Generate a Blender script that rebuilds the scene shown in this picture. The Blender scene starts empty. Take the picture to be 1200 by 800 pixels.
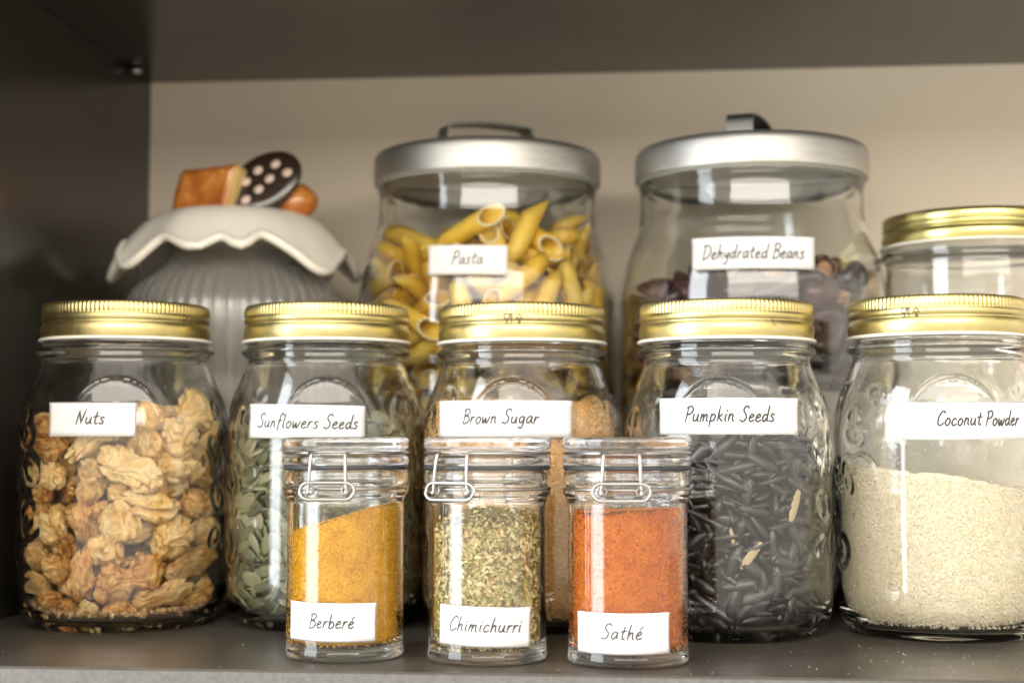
import bpy, bmesh, math, random
import numpy as np
from mathutils import Vector, Matrix, Quaternion, noise
random.seed(7); RNG = np.random.default_rng(7)
PI = math.pi
S = 0.001                                    # everything below is written in millimetres
scene = bpy.context.scene
COL = scene.collection

# ------------------------------------------------------------------ camera
FPX = 1750.0; YAW = math.radians(5.3); PITCH = math.atan(113 / 1750); EYE = Vector((0, -600, 96))
cam_d = bpy.data.cameras.new('camera'); cam = bpy.data.objects.new('camera', cam_d); COL.objects.link(cam)
cam.location = EYE * S; cam.rotation_euler = (PI / 2 + PITCH, 0, YAW)
cam_d.sensor_width = 36; cam_d.lens = 36 * FPX / 1200
cam_d.clip_start = 0.02; cam_d.clip_end = 30
cam_d.dof.use_dof = True; cam_d.dof.focus_distance = 0.675; cam_d.dof.aperture_fstop = 6.3
scene.camera = cam

# ------------------------------------------------------------------ light: a kitchen by day, one tall window to the left
world = bpy.data.worlds.new('World'); scene.world = world; world.use_nodes = True
bg = world.node_tree.nodes['Background']; bg.inputs[0].default_value = (1.0, .91, .79, 1); bg.inputs[1].default_value = 1.0
# the room around: pale walls and ceiling above the worktop level, darker floor and base cabinets below it
wt = world.node_tree; wc = wt.nodes.new('ShaderNodeTexCoord'); wx = wt.nodes.new('ShaderNodeSeparateXYZ'); wr = wt.nodes.new('ShaderNodeMapRange')
wt.links.new(wc.outputs['Generated'], wx.inputs[0]); wt.links.new(wx.outputs[2], wr.inputs[0]); wt.links.new(wr.outputs[0], bg.inputs[1])
wr.inputs['From Min'].default_value = -.04; wr.inputs['From Max'].default_value = .10; wr.inputs['To Min'].default_value = 1.02; wr.inputs['To Max'].default_value = 1.5

def area(name, loc, target, sx, sy, power, color):
    d = bpy.data.lights.new(name, 'AREA'); d.shape = 'RECTANGLE'; d.size = sx; d.size_y = sy; d.energy = power; d.color = color
    o = bpy.data.objects.new(name, d); COL.objects.link(o); o.location = loc
    o.rotation_euler = (Vector(target) - Vector(loc)).to_track_quat('-Z', 'Y').to_euler(); return o
area('window_light', (-1.55, -.85, .45), (0, .1, .15), .85, 2.0, 38, (.86, .93, 1.0))
area('room_light', (.30, -2.3, .97), (0, .25, .14), 3.0, .8, 50, (1.0, .93, .83))

vs = scene.view_settings
vs.view_transform = 'Standard'; vs.look = 'None'; vs.gamma = 1; vs.exposure = 0.36; vs.use_curve_mapping = False
cy = scene.cycles
cy.max_bounces = 24; cy.transmission_bounces = 24; cy.glossy_bounces = 8; cy.diffuse_bounces = 4; cy.transparent_max_bounces = 12
cy.sample_clamp_indirect = 12; cy.caustics_refractive = True; cy.caustics_reflective = True; cy.blur_glossy = .6
cy.use_denoising = True; cy.use_adaptive_sampling = True; cy.adaptive_threshold = 0.015
# poses of the settled pieces, seven whole numbers each: x, y, z in tenths of a mm, quaternion x, y, z in hundredths (w >= 0), size in fiftieths
DATA = {
'walnut': [
283,-257,149,25,-38,-88,47,-60,425,178,-59,13,11,26,-57,-253,95,55,83,-12,28,286,78,90,-57,-81,9,25,-315,255,130,-27,41,-85,30,121,-382,114,-10,93,-34,25,175,332,156,-95,2,-26,50,-401,-21,135,-16,-90,-4,31,82,-289,118,85,37,-5,34,-184,302,116,77,-48,-35,34,-176,-340,124,-26,-16,-92,34,376,-40,143,-21,-34,41,45,-272,116,131,-13,12,-98,50,-6,-390,110,63,-71,22,25,
329,163,198,-57,64,-40,47,-310,-256,171,-46,-28,-82,40,166,-370,264,-53,-28,0,50,-36,293,115,-48,-87,10,43,-167,-171,107,79,58,0,34,203,-72,120,14,-11,-74,45,-298,289,251,32,-81,-40,40,21,-144,109,-1,11,97,38,175,144,117,15,-32,-84,39,-321,-116,147,-26,58,-77,43,381,-98,303,-36,-37,33,49,4,403,323,26,-60,68,53,-334,-264,368,-57,-8,-74,33,242,323,362,-15,-76,55,53,
3,74,101,10,3,82,33,-57,-392,257,-37,38,65,47,217,-36,267,-23,1,71,45,-123,-8,102,-11,3,-12,34,167,-214,219,-29,-19,7,41,76,211,212,17,-17,59,44,-402,4,283,61,-64,-27,49,326,-222,458,83,3,50,53,-152,262,247,-64,-49,33,49,-210,-303,268,-80,-37,46,46,376,123,338,-58,79,10,37,-158,60,187,41,33,40,26,66,-48,197,73,67,-15,45,121,95,239,-28,36,-89,27,
-264,-4,188,45,38,-11,26,313,-23,383,20,-28,-77,32,-54,58,204,-37,-33,53,37,-47,-221,224,81,-41,0,43,170,153,353,38,92,7,53,-286,109,285,-71,-44,48,36,88,-384,471,-33,56,62,53,-6,283,396,-97,-8,21,28,-347,212,413,-25,58,-64,51,88,-190,344,-91,39,-11,53,-35,232,296,-64,73,24,33,-342,-100,426,30,31,-27,54,45,22,333,-9,-41,89,43,-91,162,128,-75,13,64,25,
-134,-393,405,53,68,-27,32,-182,355,410,-90,-8,-42,43,-170,-73,186,-4,23,-16,28,-55,-430,555,-55,48,50,34,-83,411,619,-55,-35,-26,42,-148,-41,303,81,-58,-2,51,421,-5,478,36,-52,-47,42,-197,181,404,-25,-87,-14,36,-222,-284,448,-40,-4,-83,49,426,78,638,73,-18,-58,33,-289,67,458,50,4,86,41,167,-375,805,-7,-67,-68,49,57,368,498,36,5,-51,44,-118,-106,440,5,15,9,45,
360,-172,1027,-45,-65,-2,53,-48,155,365,-14,36,-90,29,57,-125,450,39,-92,3,26,338,214,474,-75,61,6,42,-127,194,489,33,3,87,34,-100,-281,324,89,-44,7,27,242,325,630,-16,74,43,51,-116,52,409,0,-16,95,32,188,-68,417,-17,8,-68,36,100,430,636,-8,-64,76,27,51,-12,462,70,-13,7,32,300,-83,476,-44,-31,28,26,45,156,464,18,-4,-50,45,-72,-284,480,-81,-15,53,49,
303,48,484,40,-22,-87,35,-119,45,533,-4,13,-98,49,123,-240,496,-1,-33,-94,40,201,238,486,42,-50,9,28,-306,-284,633,28,-60,-11,39,378,-74,620,-36,-11,84,43,-78,306,533,-18,-86,-41,30,31,-134,536,-21,-10,51,32,326,177,592,21,9,-95,39,-323,183,591,0,-71,-68,45,226,-311,616,8,-78,62,44,201,94,479,75,55,27,31,-398,-69,665,-49,60,-28,53,216,-133,562,37,90,-14,46,
102,365,760,26,-42,39,52,11,-332,586,-68,54,-49,27,178,53,606,-19,-6,98,54,-251,320,681,-63,32,55,51,95,-215,601,75,56,22,26,355,200,736,41,4,-81,34,-96,-113,574,-86,-47,-9,40,90,-83,619,29,94,-18,28,25,271,578,15,5,81,31,-222,-361,772,-70,46,13,36,17,-7,687,15,3,24,38,-76,183,572,94,19,-20,28,-177,-400,561,-52,-64,-51,27,135,229,586,71,10,70,32,
-427,60,495,-1,-61,24,33,-47,-390,744,68,-53,30,47,11,154,655,-47,88,6,42,-258,-110,585,-49,70,-21,46,82,-296,699,15,83,-26,29,-99,279,642,40,-2,31,33,-187,-256,588,-23,94,-18,26,410,-38,774,-65,55,-44,43,-163,1,646,88,-34,-12,25,7,-188,650,84,42,34,40,204,219,775,-56,62,30,48,-200,-249,700,31,69,54,38,272,-214,762,84,-18,22,53,-119,415,750,7,-9,-97,27,
-250,-321,958,62,-13,-34,51,291,82,780,-87,-39,-14,41,-271,79,620,78,27,7,32,239,-73,706,10,46,-88,37,123,103,729,-17,12,-37,30,-332,170,785,38,-26,84,48,371,-9,926,-5,89,11,48,-30,259,743,-30,-32,54,30,-124,-135,684,-68,-70,-23,36,354,207,928,-61,19,-49,49,-131,100,722,-22,-1,80,48,-51,-250,740,-10,-54,81,33,-61,389,897,-15,-79,-16,47,-267,-30,768,-49,-81,13,46,
13,-400,972,85,-11,24,51,5,97,788,-62,-58,35,31,-349,-200,786,-54,-83,-1,41,64,-63,789,-9,12,-94,44,-129,293,752,-77,-43,13,28,-175,-152,841,-26,42,-82,51,179,116,892,26,37,-89,51,-403,153,938,-44,85,10,27,95,-241,812,-33,18,81,37,-93,229,827,-53,-79,-30,33,-203,150,811,8,12,55,28,214,-136,873,-11,19,97,42,-200,356,873,-42,29,-83,39,-40,-222,876,-11,29,-66,44,
17,5,897,-7,16,96,39,-340,274,928,-20,-56,-55,29,221,-316,986,-48,-33,-65,49,162,368,971,-19,-90,30,43,-153,41,845,-43,90,3,31,193,-14,877,-68,-2,-18,27,-234,333,1043,52,18,28,42,-375,-68,913,-59,-79,12,52,47,109,946,12,83,43,28,-168,187,902,-2,-13,97,36,-113,-258,997,-34,-36,83,42,49,319,864,33,11,-75,26,-281,96,894,-49,-86,6,33,71,-247,961,-33,31,55,36,
60,223,774,-43,-15,-88,25,-192,-21,948,-14,-16,-98,38,206,-76,1011,12,-15,-78,53,-1,257,977,16,-46,87,53,71,-340,1169,-28,54,73,48,315,223,1088,13,-30,-37,43,-220,134,1012,0,-15,98,50,298,-141,1298,-49,-28,42,47,139,345,1158,-20,-69,69,53,-81,-107,1015,-31,-19,-90,39,28,6,1021,23,94,-18,38,-35,410,1063,-21,10,-96,31,-129,-393,1063,-29,4,-3,29,363,77,1060,68,-19,12,30,
-307,198,1147,-43,89,-1,47,58,-127,938,-61,-23,-67,28,-1,118,1068,90,25,-10,39,-419,82,1021,37,-40,-70,33,226,-231,1147,-19,8,98,45,-110,360,1198,-57,-17,-7,43,-121,-374,1177,53,-3,-18,36,305,0,1155,96,-16,13,44,185,169,1060,-79,15,-40,36,-221,-5,1054,7,4,-20,29,32,-164,1081,-2,-17,54,38,117,99,1187,-10,-12,67,53,-359,-151,1033,98,-20,-2,33,188,-94,1152,-10,56,79,32,
-77,-8,1083,39,-36,-14,30,-350,-249,1094,35,68,58,25,141,69,1058,-79,27,-48,26,-369,-27,1127,12,-79,12,43,100,-177,1224,-23,-6,89,45,300,121,1262,-74,47,-46,51,-233,-115,1035,-9,-79,51,28,148,-54,1327,8,96,-18,47,-158,246,1110,76,56,14,31,-223,-279,1102,-25,1,-84,35,101,229,1300,-57,45,-65,30,-313,120,1270,-46,78,42,42,-79,-214,1143,-7,-16,59,41,-23,234,1204,-50,56,65,48,
-217,-75,1138,-5,3,-44,35,-55,48,1240,91,17,34,53,-173,275,1307,-21,81,54,43,-317,-164,1158,-35,-47,-80,36,200,286,1327,-57,50,0,35,-275,-36,1288,18,-72,-53,50,-192,-185,1261,44,-86,-11,48,58,334,1349,-12,36,18,32,-129,-74,1349,-22,13,-62,40,-33,-268,1286,-68,73,-5,47,-28,169,1374,90,-19,17,41,-161,-268,1378,12,-11,82,37,-192,103,1140,-54,72,39,29,142,95,1331,92,3,-29,32,
-161,141,1290,74,39,-53,32,
],
'greenseed': [
-437,25,120,-78,-39,42,51,-391,-158,94,20,25,81,43,-400,-56,87,-28,15,-74,49,-374,-101,103,-35,53,-36,46,-342,-186,103,-23,-68,57,51,-372,-159,144,9,-35,-36,56,-228,-339,89,-30,8,-51,45,-54,-407,90,-12,-22,-95,47,-327,-234,100,-2,-81,50,43,-103,-374,98,23,75,-62,47,-187,-341,119,6,-74,45,53,-140,-396,95,16,93,-33,43,81,-400,91,6,-19,-97,55,140,-382,112,-20,95,-25,44,
13,-388,109,60,-37,22,44,206,-396,139,84,31,5,50,188,-359,89,92,22,4,52,246,-311,167,-72,-38,29,48,310,-272,93,32,89,-12,43,410,-179,144,-53,-8,67,52,341,-208,84,78,56,7,45,376,-156,114,-71,-59,18,56,400,-85,90,15,-18,-89,48,404,-37,134,-85,-15,50,49,385,-47,115,-61,20,-73,47,395,18,109,-33,43,-40,47,-409,41,143,26,27,-44,46,-407,-14,107,58,-76,30,46,
-403,-94,165,56,-71,41,47,-431,-106,138,25,38,67,54,-384,-122,154,-84,38,-39,45,-349,-257,116,32,37,87,52,-331,-244,144,27,22,69,51,-284,-297,129,-28,61,69,48,-250,-331,118,-88,36,-32,49,-83,-432,157,-88,17,13,45,-278,-270,114,65,24,-54,46,-187,-372,122,15,57,74,44,-34,-416,114,-20,19,0,50,-279,-374,255,72,-34,-8,53,-39,-388,154,-67,29,9,55,192,-390,161,-30,15,93,44,
372,-164,145,-81,-46,22,48,267,-322,104,58,70,1,55,370,-227,162,-17,89,-25,48,252,-378,254,2,-53,-54,44,330,-228,121,-51,84,20,43,428,-94,132,18,-35,-71,46,407,-158,171,88,37,2,51,421,-34,168,27,-92,-13,50,421,60,184,-72,-26,-19,53,422,11,129,69,-58,-24,54,-389,-8,157,-44,52,-39,52,-419,-67,168,-21,35,75,54,-406,-143,193,64,-5,57,52,-449,-112,197,57,-47,-39,49,
-388,-168,192,-72,-45,-17,53,-358,-289,167,-44,37,-24,43,-256,-349,152,19,86,30,54,-291,-287,174,-17,5,94,46,-146,-389,143,26,37,77,51,-194,-398,133,-56,11,-27,50,-85,-435,188,-22,-90,-37,51,-116,-395,146,78,-9,-46,45,90,-395,127,-18,28,93,46,126,-422,178,-35,63,-70,46,70,-424,158,-20,7,60,44,137,-364,145,20,-75,63,54,264,-350,169,-37,21,-75,43,222,-348,126,43,80,-23,56,
273,-290,193,13,60,-3,46,286,-289,131,-24,94,-20,54,365,-254,135,68,49,21,51,349,-206,180,-25,-38,56,45,401,-196,206,82,56,9,49,380,-100,170,-79,1,57,45,432,-69,187,5,32,32,46,386,-78,212,62,-63,-36,43,-461,31,181,-69,-32,55,49,-402,17,209,14,-46,-59,52,-432,-18,166,54,-47,70,48,-369,-273,285,57,8,-66,52,-379,-217,146,53,-74,19,51,-315,-326,167,80,11,-55,48,
-204,-353,166,-7,-31,82,44,-280,-355,189,-58,-61,53,46,-175,-385,184,16,-9,62,47,-325,-281,190,38,89,-24,48,-151,-415,209,-92,-14,-21,55,-1,-437,150,-9,-40,-82,49,36,-435,130,6,-49,-85,47,96,-436,136,81,26,1,44,7,-403,173,8,-94,-21,46,67,-420,183,73,62,6,52,140,-391,182,23,-61,-75,48,226,-377,201,94,-13,29,53,358,-281,191,44,-31,-84,52,320,-276,176,41,-55,-56,43,
307,-242,181,34,55,14,53,399,-190,232,-11,4,42,54,344,-179,230,-52,-37,42,47,430,-98,166,64,73,-12,50,387,1,180,22,68,12,44,437,32,190,25,-51,58,53,-444,17,232,11,6,-71,53,-382,-66,234,-60,-51,54,49,-432,-56,235,71,47,-22,50,-422,-72,211,-33,23,29,56,-332,-243,269,81,-52,-4,54,-368,-211,209,10,91,-40,55,-421,-124,254,22,7,-37,51,-286,-261,216,36,57,73,45,
-64,-454,210,4,83,56,49,-369,-229,186,92,-27,-2,52,-242,-335,200,8,4,99,52,-104,-402,265,-83,35,8,50,222,-347,215,79,46,20,52,19,-438,246,16,76,42,52,-33,-417,232,-52,29,-28,55,202,-331,162,45,48,-7,48,300,-339,217,29,37,29,48,356,-267,227,86,31,17,54,309,-332,154,51,64,-2,45,286,-325,190,-49,41,-70,54,319,-340,256,-71,-22,30,55,448,-27,197,-57,27,-50,43,
404,-86,235,25,-91,9,51,393,-135,208,-51,-38,-6,54,465,-7,213,-11,71,-1,46,422,-49,230,8,41,76,45,-413,19,255,-57,-82,-6,52,-411,-191,256,46,-58,38,51,-321,-264,300,86,-40,-14,48,-435,31,187,-48,-62,10,50,-256,-341,257,11,43,68,49,-364,-279,222,-26,-60,59,46,-286,-289,267,8,88,-3,48,-137,-384,200,-15,-95,-25,46,-327,-262,215,3,37,52,46,-181,-347,245,2,62,75,56,
-154,-419,251,-85,-24,-43,53,-222,-387,211,50,34,-74,49,54,-427,222,-14,-5,-51,48,96,-427,280,-2,15,-95,49,-78,-395,219,39,49,77,55,29,-429,197,89,43,5,48,187,-408,231,74,-12,14,53,148,-437,200,-66,-8,20,56,227,-359,272,0,-24,31,51,-134,-393,311,-14,11,91,55,200,-353,235,-19,95,-9,51,334,-237,217,-46,-22,50,45,452,-111,214,-60,52,-54,45,424,60,296,-68,14,17,51,
395,-75,274,-78,-59,16,46,405,-173,257,-1,9,-65,49,-414,-42,273,-7,-2,-44,51,-431,22,281,-5,-5,-79,47,-415,-111,282,-27,94,21,48,-351,-248,251,91,-35,-18,47,-225,-344,294,-99,12,0,50,-406,-235,256,-46,58,-2,44,-343,-192,274,-50,4,-58,43,-192,-371,239,-8,77,57,46,-275,-321,226,82,-51,-2,48,-192,-384,348,62,68,14,55,-30,-467,247,-63,35,26,43,-82,-441,255,-90,-19,-12,50,
29,-394,251,77,-18,4,55,48,-469,315,12,-76,64,49,124,-423,304,-80,-50,-4,54,130,-392,229,87,-18,36,53,123,-435,239,46,75,-37,46,89,-410,242,2,-32,-71,48,285,-301,273,-6,3,-81,52,337,-262,255,98,-15,9,49,382,-273,303,30,-70,-54,53,321,-308,304,27,-92,6,55,423,-21,240,6,30,86,53,402,37,220,-55,-59,-59,43,436,33,250,40,-90,-9,48,427,-36,298,-23,-92,-24,54,
-389,7,311,-41,-48,50,55,-468,44,293,-25,-70,6,50,-468,-26,276,-11,65,-3,49,-405,-145,319,15,-11,-15,56,-401,-107,308,8,-14,57,48,-320,-335,278,50,-63,19,55,-255,-355,318,1,5,81,55,-411,-27,359,4,91,24,46,-376,-208,310,25,-22,58,44,-98,-384,158,-66,20,-26,44,-8,-438,273,68,-40,-22,45,130,-428,329,-91,-34,12,43,215,-405,348,88,0,17,51,144,-447,366,-65,-10,9,54,
10,-442,352,60,-15,-15,51,49,-430,324,-38,-75,55,54,166,-352,262,76,-7,36,52,279,-309,249,-77,-61,19,49,217,-376,291,-22,92,22,50,230,-325,310,76,45,-1,46,455,1,274,21,-4,-66,46,322,-304,333,76,64,-11,48,415,6,283,48,82,31,49,398,16,320,-64,-66,2,43,434,-81,360,-4,-49,-78,53,430,-106,270,-88,-27,35,51,-422,26,311,-65,68,-34,43,-450,-142,367,50,59,54,44,
-383,-177,234,-74,18,-2,47,-416,-135,344,14,-13,-26,52,-403,-167,284,87,-21,11,49,-373,-205,342,-12,96,18,54,-306,-241,315,-53,32,-35,54,-321,-318,312,-7,-87,37,52,-230,-311,248,52,56,-63,44,-217,-413,226,-75,8,-29,45,-174,-380,322,19,-3,-98,54,-10,-470,345,42,61,-41,43,-141,-390,373,93,11,-32,55,105,-387,353,-46,-33,-33,54,184,-435,309,10,66,-66,45,171,-378,344,-31,-18,-36,47,
210,-328,344,-34,69,-62,50,279,-379,319,-71,-29,13,49,239,-346,350,-28,43,-85,43,194,-408,290,-32,88,29,55,335,-236,271,-12,-15,-95,47,374,-157,279,28,-11,-72,47,434,-38,347,-12,94,-30,46,124,-377,285,-13,77,61,54,452,29,348,-70,66,20,48,447,30,321,5,28,-43,51,-448,-73,308,-24,-35,51,44,-465,-78,400,12,-65,-14,46,-469,42,408,-12,74,-18,52,-428,47,350,-73,23,-23,45,
-374,-104,354,63,-46,-31,48,-258,-321,339,-7,7,-31,56,-203,-426,301,-27,-60,75,45,-299,-365,378,63,-6,-37,48,-138,-437,341,26,82,48,51,-184,-412,276,-93,26,-14,53,-148,-443,379,-64,44,8,43,-84,-436,291,-92,-19,-3,56,-6,-413,301,60,42,-64,45,124,-422,375,-48,12,18,56,288,-325,298,5,23,40,45,175,-403,387,63,-72,18,43,230,-394,398,52,63,-9,55,277,-382,401,-26,72,-60,46,
277,-280,329,64,48,9,55,324,-244,370,5,7,-89,48,343,-259,297,94,26,-21,45,446,-154,430,-44,48,-64,46,353,-159,310,70,4,55,45,330,-211,311,-10,-71,-48,49,421,12,360,-35,88,28,49,424,-61,313,27,11,9,50,-436,23,354,42,-15,-24,47,-463,-11,330,-52,16,-74,49,-407,-35,419,34,42,-60,49,-435,18,385,77,55,32,55,-416,-223,359,-44,-46,71,46,-299,-343,358,48,0,-50,49,
-329,-285,335,-35,-88,25,53,-366,-220,404,-6,-9,20,47,-306,-274,361,-5,1,90,55,-67,-384,299,44,61,-64,51,-329,-326,417,-57,2,-41,52,-1,-390,432,-68,-14,-27,56,3,-398,347,-54,16,32,51,63,-397,310,-30,52,65,51,-3,-452,402,-8,32,90,48,174,-391,413,63,77,-4,50,123,-446,427,54,6,-1,49,189,-363,388,-11,17,98,47,289,-344,359,-3,3,50,47,302,-311,379,67,-74,-4,49,
368,-212,306,-79,7,38,45,408,-169,301,93,-7,-35,46,463,-92,300,67,-29,-68,44,399,-110,339,-37,45,75,54,400,-171,372,61,-62,-10,43,380,-84,382,-43,-47,54,43,-398,29,473,-58,-9,78,56,-413,-38,321,90,15,41,49,-397,49,388,26,-59,28,46,-423,-15,414,-9,46,-85,50,-458,-8,409,-73,54,41,43,-434,-159,399,39,25,81,46,-262,-324,430,61,-68,40,43,-360,-275,372,56,83,0,43,
-366,-176,420,-80,53,-29,54,-40,-461,344,19,66,-59,45,-360,-143,279,-5,68,41,44,-159,-355,409,-61,10,-23,56,-79,-424,349,-19,-10,-22,43,34,-409,384,89,33,-25,47,101,-374,386,75,-16,28,46,-204,-349,377,-59,-55,56,43,65,-443,378,63,60,-43,51,405,-214,297,-41,-73,-26,44,-38,-396,379,66,-50,36,46,386,-212,364,-23,-1,-46,43,368,-225,350,-13,9,-36,47,422,-153,318,-34,-9,-85,55,
301,-294,405,-67,74,-3,53,446,-134,370,5,-78,-11,52,426,-155,357,-51,4,-79,47,402,42,404,63,-37,65,56,-429,-89,360,53,79,-28,51,-397,-181,432,36,-7,-79,52,-400,-85,411,36,-79,33,49,-367,-206,373,-53,78,24,50,-390,-162,371,8,-25,35,49,-426,-71,378,-48,10,-37,44,-140,-390,479,11,0,90,50,-141,-443,451,7,-74,54,54,-267,-389,436,-51,38,-1,45,-240,-350,361,-62,-76,10,53,
-291,-291,389,-20,6,-16,50,-90,-413,417,-33,19,58,51,-164,-395,427,24,88,-40,52,-70,-465,400,28,72,-60,51,199,-376,432,69,-71,11,52,42,-433,420,-17,22,47,54,364,-299,372,72,28,33,51,251,-298,433,-1,71,-62,52,344,-257,417,-10,12,-19,49,351,-256,338,93,29,-7,45,368,-196,391,66,64,-39,55,183,-436,498,-74,-7,27,45,360,-142,403,-69,-18,64,46,434,-89,413,-35,-3,-91,50,
468,43,431,70,1,-69,54,397,-48,411,32,38,63,55,-426,-50,492,-12,-97,-11,53,-446,33,465,22,-18,56,49,-288,-297,429,49,82,-4,52,-440,-114,428,-1,-87,2,45,-374,-284,448,-44,-60,66,55,-303,-279,472,16,85,-34,47,-390,-266,323,-75,9,-52,45,-349,-246,392,88,45,7,46,-212,-337,436,0,86,24,50,-198,-426,434,-64,-26,-59,55,-63,-446,312,-6,44,-88,50,14,-390,509,-72,10,31,48,
-79,-410,446,45,-85,29,43,256,-340,464,2,7,32,51,-12,-444,440,-13,-48,-45,50,111,-399,429,8,-6,5,56,187,-386,459,-12,0,-34,54,137,-418,459,33,93,-17,44,249,-344,404,73,-59,15,54,310,-316,431,98,9,-14,48,388,-107,497,78,45,32,51,352,-258,391,-2,-3,-83,46,425,-61,467,-26,93,5,46,454,19,486,-23,68,-24,51,417,-12,412,-68,-47,49,50,430,-32,372,-25,96,-10,54,
-398,25,533,-10,-47,39,47,-443,1,470,-87,-38,-25,50,-418,-39,467,18,-22,95,44,-329,-264,420,-8,-17,20,45,-437,-128,491,19,-16,76,45,-338,-194,481,-56,29,-39,56,-62,-384,478,5,72,68,52,-313,-354,484,-76,10,-36,43,-360,-264,460,-57,-18,-54,51,-103,-407,377,35,-88,3,52,-146,-383,455,-1,16,-5,49,-213,-396,488,44,-73,10,49,-239,-375,384,21,8,88,53,-29,-444,470,-28,-35,-44,55,
103,-459,488,74,-16,36,54,262,-313,483,-4,-1,-84,45,290,-370,461,11,-76,-56,52,250,-347,438,-20,14,2,50,328,-269,443,16,4,88,47,422,26,592,-77,59,5,47,371,-253,458,11,5,32,48,390,-126,437,-39,-44,68,49,422,-133,462,-41,-68,24,51,441,-15,423,-42,31,-77,53,416,-52,492,13,-33,-3,52,439,50,423,15,76,-2,43,-441,-48,436,-30,-78,-52,44,-427,48,569,-92,10,-20,49,
-422,-115,462,-45,-77,-30,44,-386,-138,424,-41,-1,91,44,-453,19,520,43,-36,-37,47,-423,-173,442,74,55,37,44,-289,-328,465,90,-32,26,48,-243,-381,467,82,30,-42,49,-417,-216,547,31,58,61,53,-237,-378,422,-6,-85,42,45,82,-406,471,7,83,39,56,-357,-307,515,23,60,69,49,285,-320,500,-90,44,6,45,92,-427,531,-16,7,50,54,-71,-444,421,64,59,-31,52,42,-459,485,41,-62,65,53,
336,-191,466,-69,-38,29,43,140,-363,500,66,-2,17,54,411,-233,409,12,-69,-51,45,397,-175,412,-4,-26,-64,53,387,-161,467,28,-35,-50,53,452,-73,455,35,-29,-68,49,439,-133,485,65,-61,-40,47,471,-19,502,41,-65,-36,48,417,17,539,9,-30,91,43,406,5,484,-38,79,3,55,371,206,157,-68,-28,-52,51,-417,-77,452,-17,-51,-83,49,-419,-55,575,-64,-69,32,49,-386,-128,496,-20,-42,60,49,
-378,-194,480,-74,33,-14,49,-450,-52,534,-38,-84,18,52,-433,23,576,-15,-40,87,49,-284,-310,489,6,89,-36,53,-374,-245,512,-22,-21,95,44,-185,-414,510,-61,-60,51,45,-207,-342,481,7,85,26,50,-103,-444,495,-5,-96,-25,47,-186,-395,538,-9,32,93,53,22,-419,462,-63,16,-2,51,-303,284,115,63,34,13,54,152,-392,495,-13,87,47,49,406,29,617,-53,76,19,49,366,-208,438,10,-12,-97,50,
61,-430,505,-29,-8,-36,48,175,-412,508,-9,65,-73,54,339,-311,466,50,18,20,48,431,38,480,76,12,61,52,403,23,567,-67,-69,-10,44,459,-113,505,-38,52,-56,43,413,60,536,-55,-39,-20,47,432,-41,552,-90,40,17,49,-439,49,522,-41,-21,89,46,-473,1,508,-18,73,-5,44,-373,-104,484,-50,60,-23,43,-388,-116,534,-81,43,-35,52,-345,-203,528,-17,-35,76,51,-311,-279,525,-61,73,19,48,
-333,-248,470,41,64,-61,56,-351,-169,578,-14,-58,61,44,-413,60,627,54,-33,19,45,-437,-133,593,40,-21,-70,53,-408,-177,516,32,-22,-29,54,-445,-50,606,-18,12,72,47,228,-412,554,63,-36,64,49,-91,-414,485,-14,-97,-16,47,-272,-363,520,10,9,98,45,-247,-399,554,-39,67,30,44,-126,-388,521,12,94,22,53,196,-354,539,-25,44,-77,52,383,-59,511,30,-54,-51,46,272,-374,586,17,72,-15,56,
464,19,554,-60,-58,40,54,-338,220,87,20,14,51,49,418,39,669,-94,-3,33,53,365,281,181,-79,4,-50,55,378,-207,506,18,-13,93,53,469,36,663,-70,-28,62,52,140,383,129,96,1,11,45,-445,-30,558,-33,-91,14,47,-469,27,618,59,25,65,55,-408,-11,537,23,-41,-13,45,-410,-135,547,76,60,18,43,-445,-96,555,45,-12,79,51,-408,-211,469,-34,-33,85,50,-342,-231,578,28,7,-76,50,
-230,-330,496,-46,-12,85,48,-115,-433,527,-93,1,-4,45,-179,-345,554,28,71,63,49,-82,-465,517,-2,-64,76,44,-26,-439,515,85,-42,8,55,-36,-443,547,31,-89,32,52,51,-411,542,-20,-34,25,53,217,-371,488,-15,-18,90,49,-34,-402,554,-5,-14,-5,44,121,-418,553,-12,-21,-83,55,344,-279,506,-9,4,-96,56,335,-255,483,0,6,13,55,314,-327,537,-11,41,-73,53,470,-33,427,-33,65,-27,49,
238,-366,560,10,81,-22,55,397,-133,536,-60,-74,-29,53,-188,355,85,32,-93,-19,44,251,327,199,1,71,-70,46,-348,-212,766,-27,-95,4,45,-416,-132,640,-23,7,-75,56,-386,-36,595,64,42,56,44,-407,-145,574,42,86,26,51,-389,-197,589,-79,53,-12,56,-396,-55,535,-42,1,69,44,-381,-250,598,-80,54,-7,50,-351,-292,563,26,5,-36,46,-257,-293,593,3,-63,61,56,-177,-424,591,90,-16,-3,49,
-311,-280,552,-30,93,7,45,-260,-322,537,8,2,85,52,47,-409,572,-25,-3,97,52,171,-417,583,35,-86,37,55,131,-388,568,-22,30,92,56,228,-315,657,16,-76,-54,51,268,-354,516,-88,-46,-4,44,199,-342,600,-31,-71,-49,45,167,-436,552,-32,67,-66,43,435,-131,530,1,-31,45,51,253,-295,585,-18,73,-53,50,304,-247,525,-15,54,-75,49,355,-189,487,0,45,-62,46,406,-133,565,32,-3,-22,46,
417,2,712,28,29,-86,50,63,382,94,-19,-74,-64,44,45,411,167,-17,-13,98,55,184,-434,1014,63,8,20,49,-444,-78,646,-67,67,-32,50,-371,-222,545,49,83,25,53,-398,-29,630,-81,-16,-54,47,-363,-184,625,79,-61,-6,45,-316,-277,628,35,-20,-88,45,-238,-356,553,-98,17,5,49,-123,-388,593,3,-21,96,54,-325,-254,598,-69,-70,-18,49,-205,-371,579,-11,-89,-45,52,-140,-447,563,80,-5,-15,52,
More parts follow.
